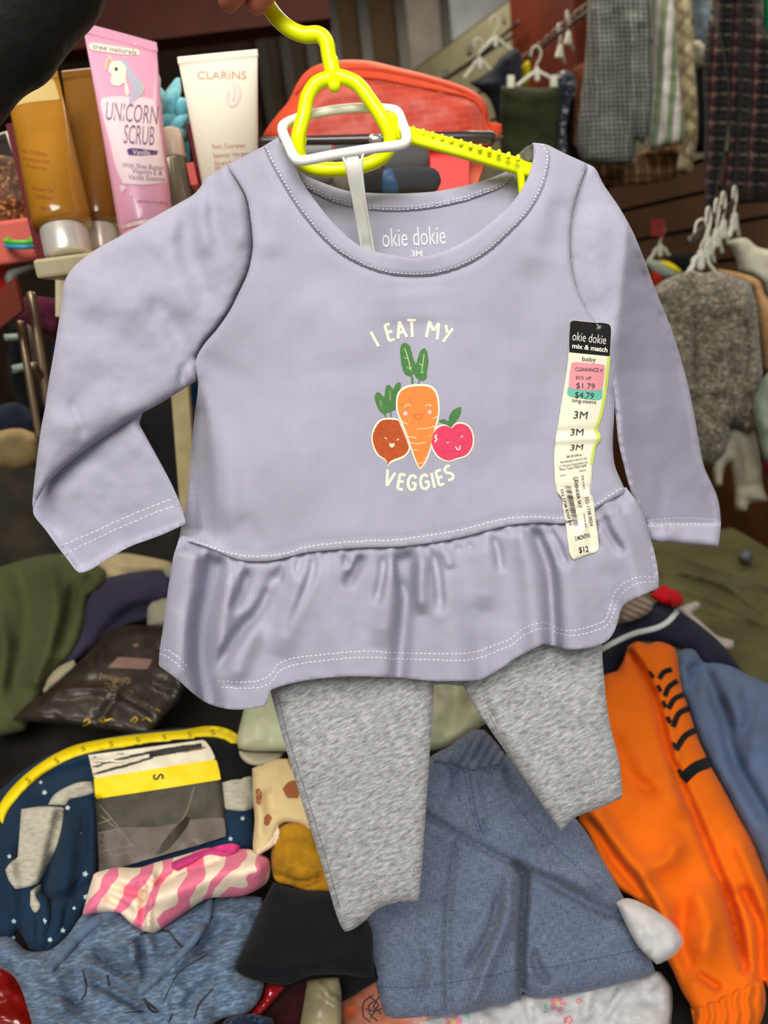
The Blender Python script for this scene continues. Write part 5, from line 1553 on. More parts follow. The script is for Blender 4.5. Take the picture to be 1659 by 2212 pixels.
make('bracket', *tube_geo([P(1120, 142, 2.15), P(1106, 120, 2.4)], .005, 8), m_steel, rail)
for i, (x, y) in enumerate([(1140, 132), (1155, 122), (1172, 108), (1188, 94), (1205, 80), (1222, 66), (1238, 54), (1254, 40), (1268, 30)]):
    d_ = np.interp(x, [1120, 1300], [2.15, 1.72]); o_ = P(x, y, d_)
    make('hook', *tube_geo([o_ + np.array([.016 * math.cos(q), .0, .016 * math.sin(q) + .004]) for q in np.linspace(-.4, math.pi + .6, 12)], .0022, 6), m_steel, rail)
rail2 = T('clothes_rail', 'upper rail in front of the cream slats with small dark clips', 'rail', P(1040, 70, 2.8))
make('bar', *tube_geo([P(950, 178, 3.0), P(1040, 118, 2.75), P(1120, 48, 2.55)], .006, 10), m_steel, rail2)
for x, y in ((962, 160), (1014, 108), (1092, 40)):
    make('clip', *box_geo(P(x, y, 2.75), (RIGHT, FWD, UP), (.010, .008, .018), .003), plain('dark_clip', (42, 40, 38), .5), rail2, smooth=False)

hanger_at(1070, 88, 2.12, .075, 'clothes_hanger', 'white hanger above the navy jacket, nearer the pilaster', GR, 10, .35)
hanger_at(1036, 136, 2.10, .075, 'clothes_hanger', 'white hanger lower down at the navy jacket collar', GR, 10, .5)
hanger_at(1160, 160, 1.86, .085, 'clothes_hanger', 'white clip hanger holding the dark green ribbed vest', GR, 8, .25)
hanger_at(1228, 82, 1.96, .060, 'clothes_hanger', 'white hanger end on below the sloping rail', GR, 60, .3)
hanger_at(1210, 110, 1.94, .060, 'clothes_hanger', 'second white hanger below the rail, lower than its neighbour', GR, 60, .3)
for x, lb in ((1103, 'white garment clip at the left shoulder of the dark green vest'), (1196, 'pale clip at the right shoulder of the dark green vest')):
    box('garment_clip', P(x, 178, 1.82), (.009, .006, .016), m_offwhite, ax=(RIGHT, FWD, UP), bevel=.003, label=lb, cat='clip', group='clips on the dark green vest')
hanger_at(1332, 0, 1.66, .075, 'clothes_hanger', 'brown hanger inside the gingham shirt collar', GR, -10, .3, plain('brown_hanger', (70, 58, 46), .4))

# lower row: fleece jacket and its neighbours
GL = 'hangers on the lower rail'
m_fleece, ntf, bf = base_mat('grey_boucle_fleece', .98, .05, 0, .3)
nf = N(ntf)
f1 = nf.noise(nf.uv(1, 1), 120, 4, .7, .8)
nf.link(nf.ramp(f1, [(.36, (50, 46, 34)), (.5, (108, 101, 82)), (.64, (168, 156, 132))]), bf.inputs['Base Color'])
nf.bump(f1, .9, .006, bf)
fj = cloth('fleece_jacket', [(1404, 640), (1425, 612), (1460, 595), (1496, 584), (1520, 590), (1546, 586), (1590, 598), (1622, 612), (1634, 660), (1642, 740), (1648, 820), (1643, 880), (1634, 925), (1622, 937), (1604, 932), (1586, 916), (1578, 920), (1572, 960), (1564, 980), (1538, 1000), (1524, 1004), (1490, 996), (1470, 900), (1430, 760)],
           V1(1530, 780, 1.25, -16), m_fleece, label='shaggy grey-brown fleece jacket on the nearest white hanger', cat='jacket', thick=60, rad=46, noise=(10, 30), sp=7, seed=3,
           folds=[([(1494, 600), (1502, 740), (1496, 980)], 7, -26, 0), ([(1530, 600), (1512, 680), (1504, 760)], 10, 16), ([(1608, 700), (1612, 800), (1600, 930)], 8, -24, 0), ([(1576, 720), (1580, 850), (1576, 916)], 8, -16)])
cloth('cream_sweater', [(1528, 960), (1566, 950), (1572, 920), (1600, 922), (1630, 930), (1642, 985), (1648, 1050), (1660, 1082), (1618, 1088), (1613, 1105), (1594, 1104), (1587, 1094), (1586, 1056), (1578, 1000), (1566, 1010), (1560, 1050), (1545, 1052), (1534, 1000)], V1(1600, 1000, 1.29, -16),
      fabric('cream_fleece', (178, 174, 152), .08, 10), label='cream sweater whose cuffed sleeves hang out below the fleece jacket', cat='sweater', thick=24, rad=18, noise=(5, 40), sp=7, folds=[([(1590, 1056), (1620, 1050), (1650, 1046)], 4, -5, 0), ([(1600, 930), (1612, 1000), (1618, 1046)], 12, 8)])
cloth('camel_coat', [(1548, 580), (1600, 590), (1640, 606), (1655, 640), (1720, 700), (1720, 820), (1650, 800), (1640, 700), (1626, 622), (1560, 592)], V1(1620, 650, 1.31, -16), fabric('camel_cloth', (176, 138, 96), .12, 12), label='camel coat on the hanger behind the fleece jacket', cat='coat', thick=22, rad=16, sp=8, noise=(4, 30))
cloth('white_jacket', [(1570, 520), (1610, 514), (1640, 535), (1720, 545), (1720, 660), (1660, 650), (1640, 606), (1596, 588), (1590, 560)], V1(1640, 570, 1.38, -16), fabric('ivory_cloth', (196, 192, 172), .08, 12), label='ivory jacket collar behind the camel coat', cat='jacket', thick=24, rad=20, sp=8, noise=(6, 30))
cloth('sage_garment', [(1720, 760), (1662, 800), (1634, 850), (1626, 876), (1636, 930), (1656, 1000), (1720, 1030)], V1(1680, 890, 1.13, -16), fabric('sage_cloth', (138, 152, 136), .08, 10), label='sage green sleeve at the frame edge before the fleece jacket', cat='garment', thick=30, rad=26, sp=9, noise=(5, 40))
cloth('magenta_garment', [(1648, 992), (1700, 985), (1700, 1024), (1652, 1022)], V1(1660, 1005, 1.32, -16), fabric('magenta_cloth', (140, 24, 66), .1, 12), label='magenta sliver under the sage sleeve at the frame edge', cat='garment', thick=10, rad=8, sp=7)
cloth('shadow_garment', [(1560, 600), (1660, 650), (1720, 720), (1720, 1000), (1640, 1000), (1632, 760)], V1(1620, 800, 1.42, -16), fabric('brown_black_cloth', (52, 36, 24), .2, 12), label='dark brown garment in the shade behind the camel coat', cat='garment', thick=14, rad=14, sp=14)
hanger_at(1514, 560, 1.235, .052, 'clothes_hanger', 'white hanger inside the fleece jacket, foremost of the lower row', GL, 20, .5)
for i, (x, y, d, lb) in enumerate([(1530, 532, 1.27, 'second white hanger in the lower row, behind the foremost'), (1548, 512, 1.31, 'third white hanger in the lower row, partly hidden'), (1562, 494, 1.36, 'white hanger above the ivory jacket'), (1586, 478, 1.42, 'hindmost white hanger of the lower row')]):
    hanger_at(x, y, d, .05, 'clothes_hanger', lb, GL, 50, .5)
make_rail = T('clothes_rail', 'lower steel rail carrying the fleece jacket hangers', 'rail', P(1570, 470, 1.35))
make('bar', *tube_geo([P(1490, 520, 1.20), P(1560, 455, 1.36), P(1640, 400, 1.60)], .006, 10), m_steel, make_rail)
hanger_at(1426, 540, 1.9, .06, 'clothes_hanger', 'white hanger with a red tag low before the brown slats', GL, 10, .5)
box('size_tag', P(1420, 492, 1.88), (.018, .003, .022), plain('red_tag', (120, 26, 24), .5), ax=(RIGHT, FWD, UP), label='dark red tag on the hook of the hanger before the brown slats', cat='tag')
for nm, lb, q, col in (('folded_cloth', 'grey folded cloth under the hanger before the brown slats', [(1398, 560), (1430, 566), (1468, 590), (1464, 604), (1428, 600), (1400, 580)], (130, 138, 128)), ('folded_cloth', 'yellow folded edge in the small stack by the fleece jacket shoulder', [(1424, 562), (1450, 568), (1474, 586), (1466, 592), (1440, 580)], (206, 190, 24)),
                       ('folded_cloth', 'blue folded cloth in the small stack by the fleece jacket shoulder', [(1432, 580), (1462, 590), (1456, 604), (1434, 602)], (84, 110, 140)), ('folded_cloth', 'red folded cloth in the small stack by the fleece jacket shoulder', [(1402, 584), (1424, 586), (1440, 602), (1424, 622), (1408, 620)], (168, 36, 28)),
                       ('folded_cloth', 'mustard folded cloth lowest in the small stack by the fleece jacket', [(1408, 610), (1430, 606), (1424, 640), (1414, 650)], (150, 120, 20)), ('folded_cloth', 'black folded cloth behind the small stack by the fleece jacket', [(1440, 552), (1500, 545), (1496, 584), (1472, 590)], (24, 24, 28))):
    cloth(nm, q, V1(1430, 590, 1.72 if 'black' not in lb else 1.8), fabric('stack_cloth', col, .12, 20), label=lb, cat='cloth', group='small stack by the fleece jacket', thick=16, rad=10, sp=6)


# ------------------------------------------------------------------ the pile of clothes on the table
PA = Plane((830, 2212, .62), (0, 1250, 1.10), (1659, 1250, 1.10))
TABZ = 0.85
table = T('display_table', 'table under the pile, its olive cloth showing beyond the clothes', 'table', (0.15, 1.25, 0))
m_tabletop = plain('olive_table_cloth', (98, 96, 66), .9, .1, var=.08, vs=8)
box('tabletop', (-0.05, 1.18, TABZ - .02), (.93, .60, .02), m_tabletop, table, bevel=.004)
for sx in (-.9, .8):
    for sy in (.66, 1.70): box('leg', (sx, sy, TABZ / 2 - .02), (.03, .03, TABZ / 2 - .02), m_wood, table)
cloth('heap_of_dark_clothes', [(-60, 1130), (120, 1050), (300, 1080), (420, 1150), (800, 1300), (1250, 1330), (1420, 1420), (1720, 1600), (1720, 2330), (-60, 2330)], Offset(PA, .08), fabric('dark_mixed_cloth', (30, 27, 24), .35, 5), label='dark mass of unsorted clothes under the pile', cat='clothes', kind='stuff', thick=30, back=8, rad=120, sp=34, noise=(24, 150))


def pile(name, label, cat, outline, off, mat, parent=None, group=None, **kw):
    kw.setdefault('thick', 26); kw.setdefault('rad', 40); kw.setdefault('sp', 9); kw.setdefault('noise', (7, 70)); kw.setdefault('seed', abs(hash(label)) % 7 if False else len(label))
    kw['folds'] = [(f[0], f[1], f[2] * 2.2, *f[3:]) for f in kw.get('folds', [])]; kw['noise'] = (kw['noise'][0] * 1.35, kw['noise'][1])
    return cloth(name, outline, Offset(PA, off), mat, parent, label=label if not parent else None, cat=cat if not parent else None, group=group, **kw)


m_olive = fabric('olive_twill', (76, 78, 48), .10, 6)
pile('dark_garment', 'black-brown rumpled garment heaped at the frame edge above the olive jacket', 'garment', [(-30, 990), (60, 1005), (140, 1060), (190, 1130), (210, 1210), (120, 1230), (-30, 1290)], .06, fabric('black_brown_cloth', (42, 38, 30), .25, 12), thick=60, rad=90, noise=(18, 60))
pile('dark_garment', 'black garment between the folded sleeve and the skirt edge', 'garment', [(190, 1230), (250, 1200), (320, 1165), (390, 1140), (400, 1180), (370, 1230), (300, 1240), (240, 1260)], .08, m_blackcloth, thick=20)
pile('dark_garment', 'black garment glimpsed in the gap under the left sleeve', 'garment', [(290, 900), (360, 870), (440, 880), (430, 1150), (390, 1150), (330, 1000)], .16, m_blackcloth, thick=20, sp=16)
pile('beige_garment', 'beige garment lying behind the dark navy folded one', 'garment', [(200, 1205), (260, 1195), (330, 1205), (372, 1215), (372, 1245), (300, 1250), (220, 1262)], .04, fabric('beige_knit', (166, 152, 116), .12, 14), folds=[([(230, 1215), (300, 1225), (370, 1225)], 8, 10)])
pile('olive_jacket', 'olive green jacket spilling over the edge of the pile', 'jacket', [(-40, 1240), (40, 1212), (120, 1196), (180, 1206), (230, 1232), (225, 1262), (190, 1290), (180, 1350), (160, 1410), (120, 1455), (100, 1490), (70, 1540), (55, 1578), (0, 1590), (-40, 1590)], -.01, m_olive, thick=50, rad=70, sp=8,
     folds=[([(40, 1230), (60, 1330), (30, 1480)], 26, -18, 0), ([(110, 1230), (120, 1330), (80, 1470)], 18, 16, 0), ([(160, 1250), (150, 1330), (120, 1420)], 12, -20), ([(-10, 1300), (10, 1400), (0, 1520)], 18, 14), ([(190, 1240), (185, 1280)], 12, -16)])
pile('navy_trousers', 'dark navy folded trousers between the olive jacket and the skirt edge', 'trousers', [(184, 1300), (206, 1262), (240, 1246), (290, 1236), (350, 1232), (376, 1246), (366, 1290), (350, 1330), (320, 1340), (270, 1350), (215, 1390), (150, 1440), (118, 1460), (140, 1420), (170, 1370)], -.005, fabric('dark_navy_cloth', (52, 48, 68), .15, 8), thick=34,
     folds=[([(200, 1400), (260, 1340), (310, 1312), (360, 1310)], 12, -16), ([(210, 1330), (270, 1290), (350, 1280)], 20, 10)])
for q, lb in (([(320, 1312), (336, 1296), (372, 1292), (366, 1350), (318, 1352)], 'pale grey-green cloth corner by the skirt edge above the dark packet'), ([(350, 1230), (385, 1214), (384, 1250), (360, 1246)], 'pale cloth knot touching the skirt edge beyond the navy trousers')):
    pile('pale_cloth', lb, 'cloth', q, -.02, fabric('pale_cloth', (150, 148, 128), .1, 14), thick=14, rad=14, sp=7)
pile('beige_garment', 'beige folded edge peeping out left of the dark plastic packet', 'garment', [(90, 1485), (110, 1450), (160, 1425), (165, 1440), (130, 1470), (96, 1500)], -.02, fabric('beige_knit2', (166, 158, 128), .1, 14), thick=12, rad=10, sp=6)
m_brownfilm = base_mat('dark_brown_polybag', .42, .35, .1)
mb_, ntb, bb_ = m_brownfilm
nb = N(ntb); nb.link(nb.ramp(nb.noise(nb.uv(1, 1), 14, 4, .6, .8), [(.3, (26, 21, 17)), (.7, (54, 44, 35))]), bb_.inputs['Base Color'])
nb.bump(nb.noise(nb.uv(1, 1), 26, 4, .6, 1.5), .3, .002, bb_)
pkt = pile('polybag_packet', 'flat dark brown garment packet in clear plastic with a printed label', 'packet', [(245, 1356), (300, 1350), (380, 1352), (392, 1440), (402, 1490), (392, 1510), (350, 1556), (322, 1590), (250, 1580), (180, 1570), (100, 1562), (26, 1556), (60, 1520), (100, 1494), (170, 1430), (210, 1390)], -.05, mb_, thick=22, rad=24, noise=(5, 50),
           folds=[([(100, 1500), (220, 1490), (330, 1530)], 8, 6), ([(270, 1460), (240, 1520), (200, 1570)], 6, -6), ([(320, 1470), (370, 1490), (400, 1492)], 5, 6), ([(250, 1490), (300, 1520), (350, 1550)], 6, 6)])
decal('paper_label', [[(256, 1419), (330, 1424), (318, 1446), (232, 1442)]], pkt, plain('mauve_paper', (128, 100, 88), .6), pkt.o, .8, 8, smooth=False)
lettering('logo_print', [('Jeans', 238, 1464, 50, 16, 10), ('Guess', 262, 1472, 40, 14, 170, .01), ('CLUB', 244, 1482, 40, 9, 8)], pkt, plain('copper_print', (136, 108, 72), .45, .5), pkt.o, .8)
decal('button', [[(286, 1392), (298, 1390), (300, 1396), (288, 1398)]], pkt, plain('dull_button', (116, 94, 84), .4), pkt.o, 1.0, 4)
strokes('gold_ring_bits', [([(180, 1560), (188, 1552), (196, 1558), (186, 1566), (178, 1568)], 3), ([(216, 1552), (224, 1548), (228, 1556), (220, 1560), (216, 1552)], 4), ([(230, 1556), (240, 1552), (246, 1556)], 2.5), ([(282, 1558), (292, 1548), (298, 1554), (288, 1562)], 3.5), ([(306, 1556), (316, 1550), (324, 1556), (328, 1558)], 3),
                        ([(266, 1496), (272, 1492), (276, 1498), (270, 1500)], 2), ([(332, 1536), (340, 1532), (346, 1538)], 2.5)], 3, pkt, plain('gold_thread', (190, 160, 40), .3, .6, metal=.6), pkt.o, .6, 3)  # small bits of gold rings on the packet, gold in their own colour

# starry navy pyjamas with packing strip and card
m_star = fabric('petrol_navy_jersey', (25, 46, 68), .14, 7)
m_bheather = heather('oatmeal_marl', (150, 148, 130), (178, 174, 156), (196, 192, 176), 60, 160, 0)
m_yel = plain('yellow_card', (242, 214, 10), .45, .35)
py = pile('pyjama_set', 'folded navy pyjamas with white stars, yellow size strip and card band', 'pyjamas', [(-40, 1760), (20, 1690), (80, 1645), (150, 1614), (230, 1594), (330, 1578), (440, 1572), (510, 1590), (540, 1630), (556, 1662), (546, 1720), (550, 1830), (540, 1842), (470, 1846), (300, 1884), (207, 1888), (196, 1940), (178, 1975), (160, 2008), (140, 2032), (110, 2050), (93, 2060), (66, 2056), (52, 2030), (40, 2010), (20, 2030), (-40, 2030)],
          -.075, m_star, thick=44, rad=50, sp=8, noise=(6, 60), folds=[([(210, 1730), (205, 1800), (215, 1880)], 10, -14, 0), ([(130, 1760), (110, 1850), (90, 1930)], 12, -18, 0), ([(150, 1790), (140, 1900), (100, 2040)], 22, 14, 0), ([(92, 1920), (110, 1960), (100, 2040)], 10, -18), ([(60, 1690), (200, 1650), (330, 1640)], 10, -10), ([(60, 1720), (200, 1690)], 10, 8), ([(30, 1780), (20, 1880), (30, 2000)], 16, 12), ([(210, 1900), (150, 1930), (100, 1950)], 10, -12)])
worked('collar', [(206, 1645), (300, 1600), (420, 1585), (510, 1600), (545, 1650), (552, 1668), (520, 1690), (480, 1690), (470, 1640), (440, 1604), (330, 1620), (210, 1660)], py, 8, m_blackcloth, py.o, 9, 14, label='black inner layer')
worked('oatmeal_tag', [(46, 1748), (90, 1742), (139, 1744), (132, 1790), (122, 1828), (100, 1880), (84, 1907), (60, 1916), (34, 1921), (18, 1900), (11, 1878), (24, 1862), (38, 1853), (42, 1800)], py, 12, m_bheather, py.o, 8, 14, label='oatmeal waistband flap')
worked('oatmeal_fold', [(104, 1738), (116, 1718), (140, 1702), (170, 1690), (200, 1688), (204, 1712), (180, 1720), (150, 1726), (142, 1740)], py, 10, m_bheather, py.o, 7, 10, label='oatmeal twisted edge')
worked('oatmeal_fold', [(480, 1688), (510, 1680), (543, 1676), (550, 1700), (548, 1748), (520, 1752), (486, 1748)], py, 8, m_bheather, py.o, 7, 10, label='oatmeal edge by the card')
worked('oatmeal_drawcord', [(66, 1925), (88, 1908), (90, 1940), (86, 1962), (74, 1976), (66, 1965)], py, 9, m_bheather, py.o, 6, 8, label='oatmeal cord end')
card = worked('card_band', [(190, 1630), (260, 1621), (350, 1609), (443, 1596), (456, 1616), (467, 1640), (477, 1684), (484, 1740), (490, 1806), (430, 1826), (370, 1843), (290, 1866), (212, 1888), (207, 1800), (204, 1720), (198, 1670)], py, 14, plain('card_photo_side', (70, 68, 58), .55, .3, var=.12, vs=40), py.o, 9, 5, corner=30, th=2, label='printed card band with a yellow panel')
ck = Over(py, 14.5)
decal('white_panel', [[(191, 1631), (260, 1622), (350, 1610), (442, 1598), (456, 1618), (466, 1640), (380, 1654), (290, 1668), (203, 1681)]], ck, plain('card_white', (226, 218, 196), .4, .4), card, 1.2, 8)
decal('yellow_panel', [[(203, 1681), (290, 1668), (380, 1653), (467, 1640), (473, 1662), (477, 1684), (390, 1698), (300, 1712), (206, 1726)]], ck, m_yel, card, 1.4, 8)
lettering('size_letter', [('S', 342, 1678, 13, 24, 82, .02)], ck, m_ink, card, 2.4)
strokes('model_legs', [([(206, 1655), (260, 1640), (330, 1624)], 7), ([(208, 1671), (270, 1654), (330, 1636)], 7), ([(322, 1630), (380, 1620), (436, 1612)], 17)], 8, ck, plain('photo_dark_legs', (44, 40, 40), .5), card, 2.0, 6)
strokes('model_feet', [([(200, 1656), (208, 1654)], 5), ([(202, 1673), (210, 1670)], 5), ([(400, 1624), (444, 1614)], 4)], 5, ck, plain('photo_skin', (150, 84, 50), .5), card, 2.6, 4)
decal('photo_sea', [[(212, 1800), (260, 1788), (340, 1786), (420, 1770), (484, 1766), (489, 1806), (430, 1825), (370, 1842), (290, 1865), (214, 1886)]], ck, plain('photo_mauve_grey', (98, 90, 84), .5), card, 1.0, 9)
decal('photo_feather', [[(336, 1846), (350, 1820), (376, 1788), (400, 1766), (411, 1764), (404, 1784), (384, 1812), (358, 1838)]], ck, plain('photo_dark', (42, 38, 34), .5), card, 1.6, 7)
strokes('photo_lines', [[(212, 1735), (250, 1780), (290, 1830)], [(216, 1760), (262, 1800), (282, 1828)], [(212, 1800), (260, 1790)], [(212, 1780), (240, 1770)], [(214, 1840), (286, 1826)], [(250, 1850), (278, 1840), (290, 1862)], [(420, 1700), (400, 1760), (350, 1820), (340, 1845)]], 3, ck, plain('photo_pale_line', (120, 116, 100), .5), card, 1.6)
STR = [(-6, 1775), (8, 1745), (34, 1710), (70, 1676), (120, 1642), (170, 1620), (240, 1606), (320, 1596), (400, 1588), (460, 1580), (500, 1592), (520, 1612)]
sp_ = crom(STR); dn = np.gradient(sp_, axis=0); dn /= np.linalg.norm(dn, axis=1)[:, None]
nnm = np.c_[-dn[:, 1], dn[:, 0]] * 12
strip = worked('size_strip', [*[tuple(q) for q in (sp_ + nnm)[::6]], *[tuple(q) for q in (sp_ - nnm)[::-6]]], py, 12, m_yel, py.o, 7, 2.5, th=2, label='yellow packing strip with size marks')
so = Over(py, 12.5)
lettering('size_marks', [('S', x, y, 9, 11, a) for x, y, a in [(60, 1684, -40), (122, 1642, -28), (180, 1617, -14), (240, 1606, -8), (298, 1598, -6), (355, 1592, -5), (410, 1587, -5), (460, 1581, -4)]], so, plain('strip_print', (120, 100, 10), .5), strip, 1.0)


def star(x, y, r, rot=0):
    return [(x + (r if i % 2 == 0 else r * .45) * math.sin(i * math.pi / 5 + rot), y - (r if i % 2 == 0 else r * .45) * math.cos(i * math.pi / 5 + rot)) for i in range(10)]


lobes = []
for lo_, lf_ in (([(150, 1742), (178, 1730), (206, 1727), (209, 1800), (209, 1886), (196, 1940), (177, 1976), (160, 2008), (139, 2032), (112, 2053), (92, 2060), (92, 2030), (112, 1990), (116, 1940), (124, 1880), (134, 1820)], [([(190, 1750), (184, 1830), (160, 1930)], 12, -12, 0), ([(160, 1780), (150, 1860), (130, 1960)], 14, 10, 0), ([(205, 1900), (150, 1935), (112, 1948)], 7, -16, 0)]),
                 ([(58, 1932), (80, 1922), (104, 1940), (114, 1985), (102, 2030), (88, 2056), (66, 2052), (50, 2020), (46, 1970)], [([(70, 1940), (84, 1990), (84, 2040)], 9, -14, 0)])):
    lc = Cloth(lo_, Offset(PA, -.088), thick=30, rad=20, sp=7, folds=lf_, noise=(5, 40), seed=6)
    lc.o = lc.build('trouser_leg', m_star, py.o); lobes.append(lc)
m_starink = plain('pale_star_ink', (178, 198, 206), .8)
for (x, y, r, a) in [(142, 1826, 9, .2), (128, 1908, 9, -.2), (160, 1900, 6, .4), (180, 1802, 8, .1), (164, 1842, 7, .5), (95, 1990, 8, .2), (184, 1888, 8, .3), (128, 1958, 7, 0), (108, 2030, 7, .4), (136, 2010, 7, .1), (30, 1990, 7, 0), (96, 1712, 7, .3), (65, 1685, 5, 0), (34, 1722, 6, .5), (88, 1690, 5, .1), (146, 1745, 7, .2), (114, 1832, 6, .4), (186, 1938, 8, .2), (498, 1812, 6, .1), (524, 1768, 6, .3), (20, 1850, 6, 0), (160, 1962, 5, .3), (28, 2026, 6, .1)]:
    hs = next((l_ for l_ in lobes if inside(np.array([float(x)]), np.array([float(y)]), l_.outline)[0]), py)
    decal('star_print', [star(x, y, r, a)], hs, m_starink, hs.o if hs is py else py.o, .8, 4, smooth=False, dens=False)

# pink and cream zebra roll
m_zeb, ntz, bz = base_mat('pink_zebra_print', .9, .15, 0, .1)
nz_ = N(ntz)
wv = nz_.wave(nz_.uv(1, 1, -28), 6.0, 7.0, 1.6, 'X')
nz_.link(nz_.ramp(wv, [(.0, (236, 118, 150)), (.46, (238, 122, 152)), (.52, (244, 222, 196)), (1, (244, 222, 196))]), bz.inputs['Base Color'])
m_hot = fabric('hot_pink_tape', (206, 62, 128), .08, 20)
zb_ = pile('zebra_bag', 'pink and cream zebra-striped bag rolled up below the card band', 'bag', [(178, 1976), (190, 1930), (203, 1886), (250, 1874), (300, 1874), (340, 1862), (400, 1846), (447, 1832), (500, 1834), (545, 1836), (582, 1856), (584, 1880), (578, 1904), (556, 1922), (527, 1934), (490, 1938), (447, 1942), (390, 1978), (340, 2012), (329, 2015), (304, 2009), (280, 1992), (253, 1971)], -.12, m_zeb, thick=54, rad=46, sp=7, noise=(5, 50),
           folds=[([(205, 1900), (260, 1920), (310, 1935)], 10, -18, 3), ([(310, 1930), (308, 1970), (304, 2006)], 8, -22, 0), ([(330, 1945), (420, 1905), (560, 1870)], 26, 20, 0), ([(325, 1915), (400, 1880), (470, 1856)], 8, -18, 0), ([(300, 1900), (330, 1890), (330, 1915), (306, 1915)], 7, 14, 0), ([(220, 1930), (260, 1955), (300, 1990)], 10, -12), ([(325, 1940), (320, 1980), (322, 2010)], 6, 10, 0)])
worked('hem_tape', [(372, 1862), (400, 1850), (447, 1834), (500, 1822), (520, 1828), (510, 1842), (482, 1850), (450, 1846), (410, 1868), (384, 1882), (370, 1876)], zb_, 12, m_hot, zb_.o, 6, 8, label='hot pink tape handle')
# blue heather t-shirt with black print
m_bluem = heather('blue_marl', (52, 68, 90), (88, 108, 132), (134, 152, 170), 46, 150, 14)
bt_ = pile('blue_tee', 'blue marl t-shirt with black scribbled print, crumpled below the zebra bag', 't-shirt', [(-30, 2030), (20, 2024), (60, 2054), (110, 2048), (150, 2012), (180, 1974), (240, 1962), (330, 2000), (420, 1950), (520, 1934), (566, 1938), (568, 1960), (545, 2020), (512, 2092), (540, 2112), (572, 2124), (560, 2160), (530, 2190), (470, 2205), (430, 2260), (80, 2260), (60, 2180), (30, 2110), (-30, 2080)], -.09, m_bluem, thick=50, rad=50, sp=7.5, noise=(12, 60), seed=5,
           folds=[([(300, 2020), (310, 2080), (316, 2130)], 10, -24), ([(200, 2040), (240, 2090), (300, 2110)], 12, -22), ([(160, 2080), (230, 2100), (300, 2150)], 12, 18), ([(180, 2110), (260, 2150), (330, 2190)], 10, -18), ([(440, 2000), (400, 2060), (350, 2120)], 14, 18), ([(500, 1970), (460, 2030), (430, 2080)], 20, -14), ([(90, 2080), (120, 2140), (140, 2210)], 22, 16), ([(480, 2100), (430, 2140), (390, 2190)], 12, -14), ([(250, 2030), (290, 2050), (280, 2090)], 10, 14), ([(60, 2120), (150, 2160), (220, 2220)], 12, -16)])
for rb_, rr in (([(108, 2096), (128, 2072), (152, 2042), (182, 2012), (216, 1986), (248, 1972)], [9, 11, 12, 12, 13, 12]), ([(452, 1952), (446, 1984), (428, 2018), (398, 2056), (352, 2102), (306, 2142)], [12, 12, 11, 11, 10, 9])):
    q_ = resample(crom(rb_), 8)
    tube('neck_rib', smooth3(bt_.front(q_[:, 0], q_[:, 1], 6), 2), np.interp(np.linspace(0, 1, len(q_) * 2 - 1), np.linspace(0, 1, len(rr)), rr) * .56 / F, m_bluem, bt_.o, 12, flat=.8)
strokes('scribble_print', [([(302, 2018), (330, 2012), (362, 2012), (378, 2030), (398, 2050)], 5), ([(446, 1984), (438, 2010), (426, 2040), (408, 2040)], 5), ([(180, 2096), (186, 2140), (176, 2160)], 5), ([(232, 2106), (236, 2130)], 4), ([(350, 2170), (380, 2110), (400, 2090), (450, 2060)], 2.5), ([(312, 2158), (328, 2184), (344, 2186), (310, 2158)], 6), ([(420, 2200), (430, 2170), (460, 2136)], 5),
                           ([(268, 2188), (310, 2184)], 3), ([(364, 2210), (372, 2192)], 5), ([(452, 1990), (460, 1980)], 4)], 4, bt_, m_ink, bt_.o, 1, 4)
pile('red_bag', 'glossy dark red plastic bag in the bottom corner under the blue t-shirt', 'bag', [(-40, 2010), (0, 2020), (30, 2060), (50, 2110), (66, 2150), (90, 2260), (-40, 2260)], -.03, plain('dark_red_plastic', (128, 20, 14), .2, .5, coat=.3), thick=30, noise=(8, 40))
pile('red_packet', 'shiny red plastic packet under the blue t-shirt and black trousers', 'packet', [(540, 2185), (566, 2150), (575, 2126), (600, 2124), (618, 2132), (590, 2165), (560, 2196), (545, 2200)], -.07, plain('crimson_plastic', (140, 24, 30), .18, .5, coat=.3), thick=18, rad=16, sp=6, noise=(4, 20))
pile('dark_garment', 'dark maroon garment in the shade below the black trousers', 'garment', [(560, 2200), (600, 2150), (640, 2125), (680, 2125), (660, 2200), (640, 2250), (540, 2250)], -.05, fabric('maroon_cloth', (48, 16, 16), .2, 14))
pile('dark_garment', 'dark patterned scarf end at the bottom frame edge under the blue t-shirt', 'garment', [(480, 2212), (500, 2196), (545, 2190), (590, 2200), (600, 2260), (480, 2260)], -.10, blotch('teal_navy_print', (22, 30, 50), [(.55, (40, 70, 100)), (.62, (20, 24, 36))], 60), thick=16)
pile('khaki_bag', 'khaki translucent carrier strap hanging below the black trousers', 'bag', [(664, 2118), (690, 2112), (732, 2110), (738, 2150), (736, 2260), (640, 2260), (652, 2190)], -.11, plain('khaki_film', (132, 122, 92), .35, .4, var=.15, vs=30), thick=12, rad=12, folds=[([(680, 2116), (710, 2150), (734, 2170)], 5, 8)])
po = pile('printed_bag', 'orange-brown paper bag with black drawing behind the denim shorts', 'bag', [(736, 2166), (780, 2140), (812, 2116), (850, 2120), (920, 2180), (930, 2260), (736, 2260)], -.035, plain('terracotta_paper', (176, 104, 78), .6, var=.12, vs=40), thick=10, rad=10)
strokes('drawing', [[(806, 2150), (786, 2165), (784, 2195), (800, 2208)], [(812, 2160), (796, 2172), (800, 2192), (816, 2206)], [(820, 2150), (806, 2176), (824, 2190)], [(796, 2150), (818, 2170), (800, 2200)], [(790, 2180), (810, 2184), (826, 2178)]], 3.2, po, m_ink, po.o, 1, 4)
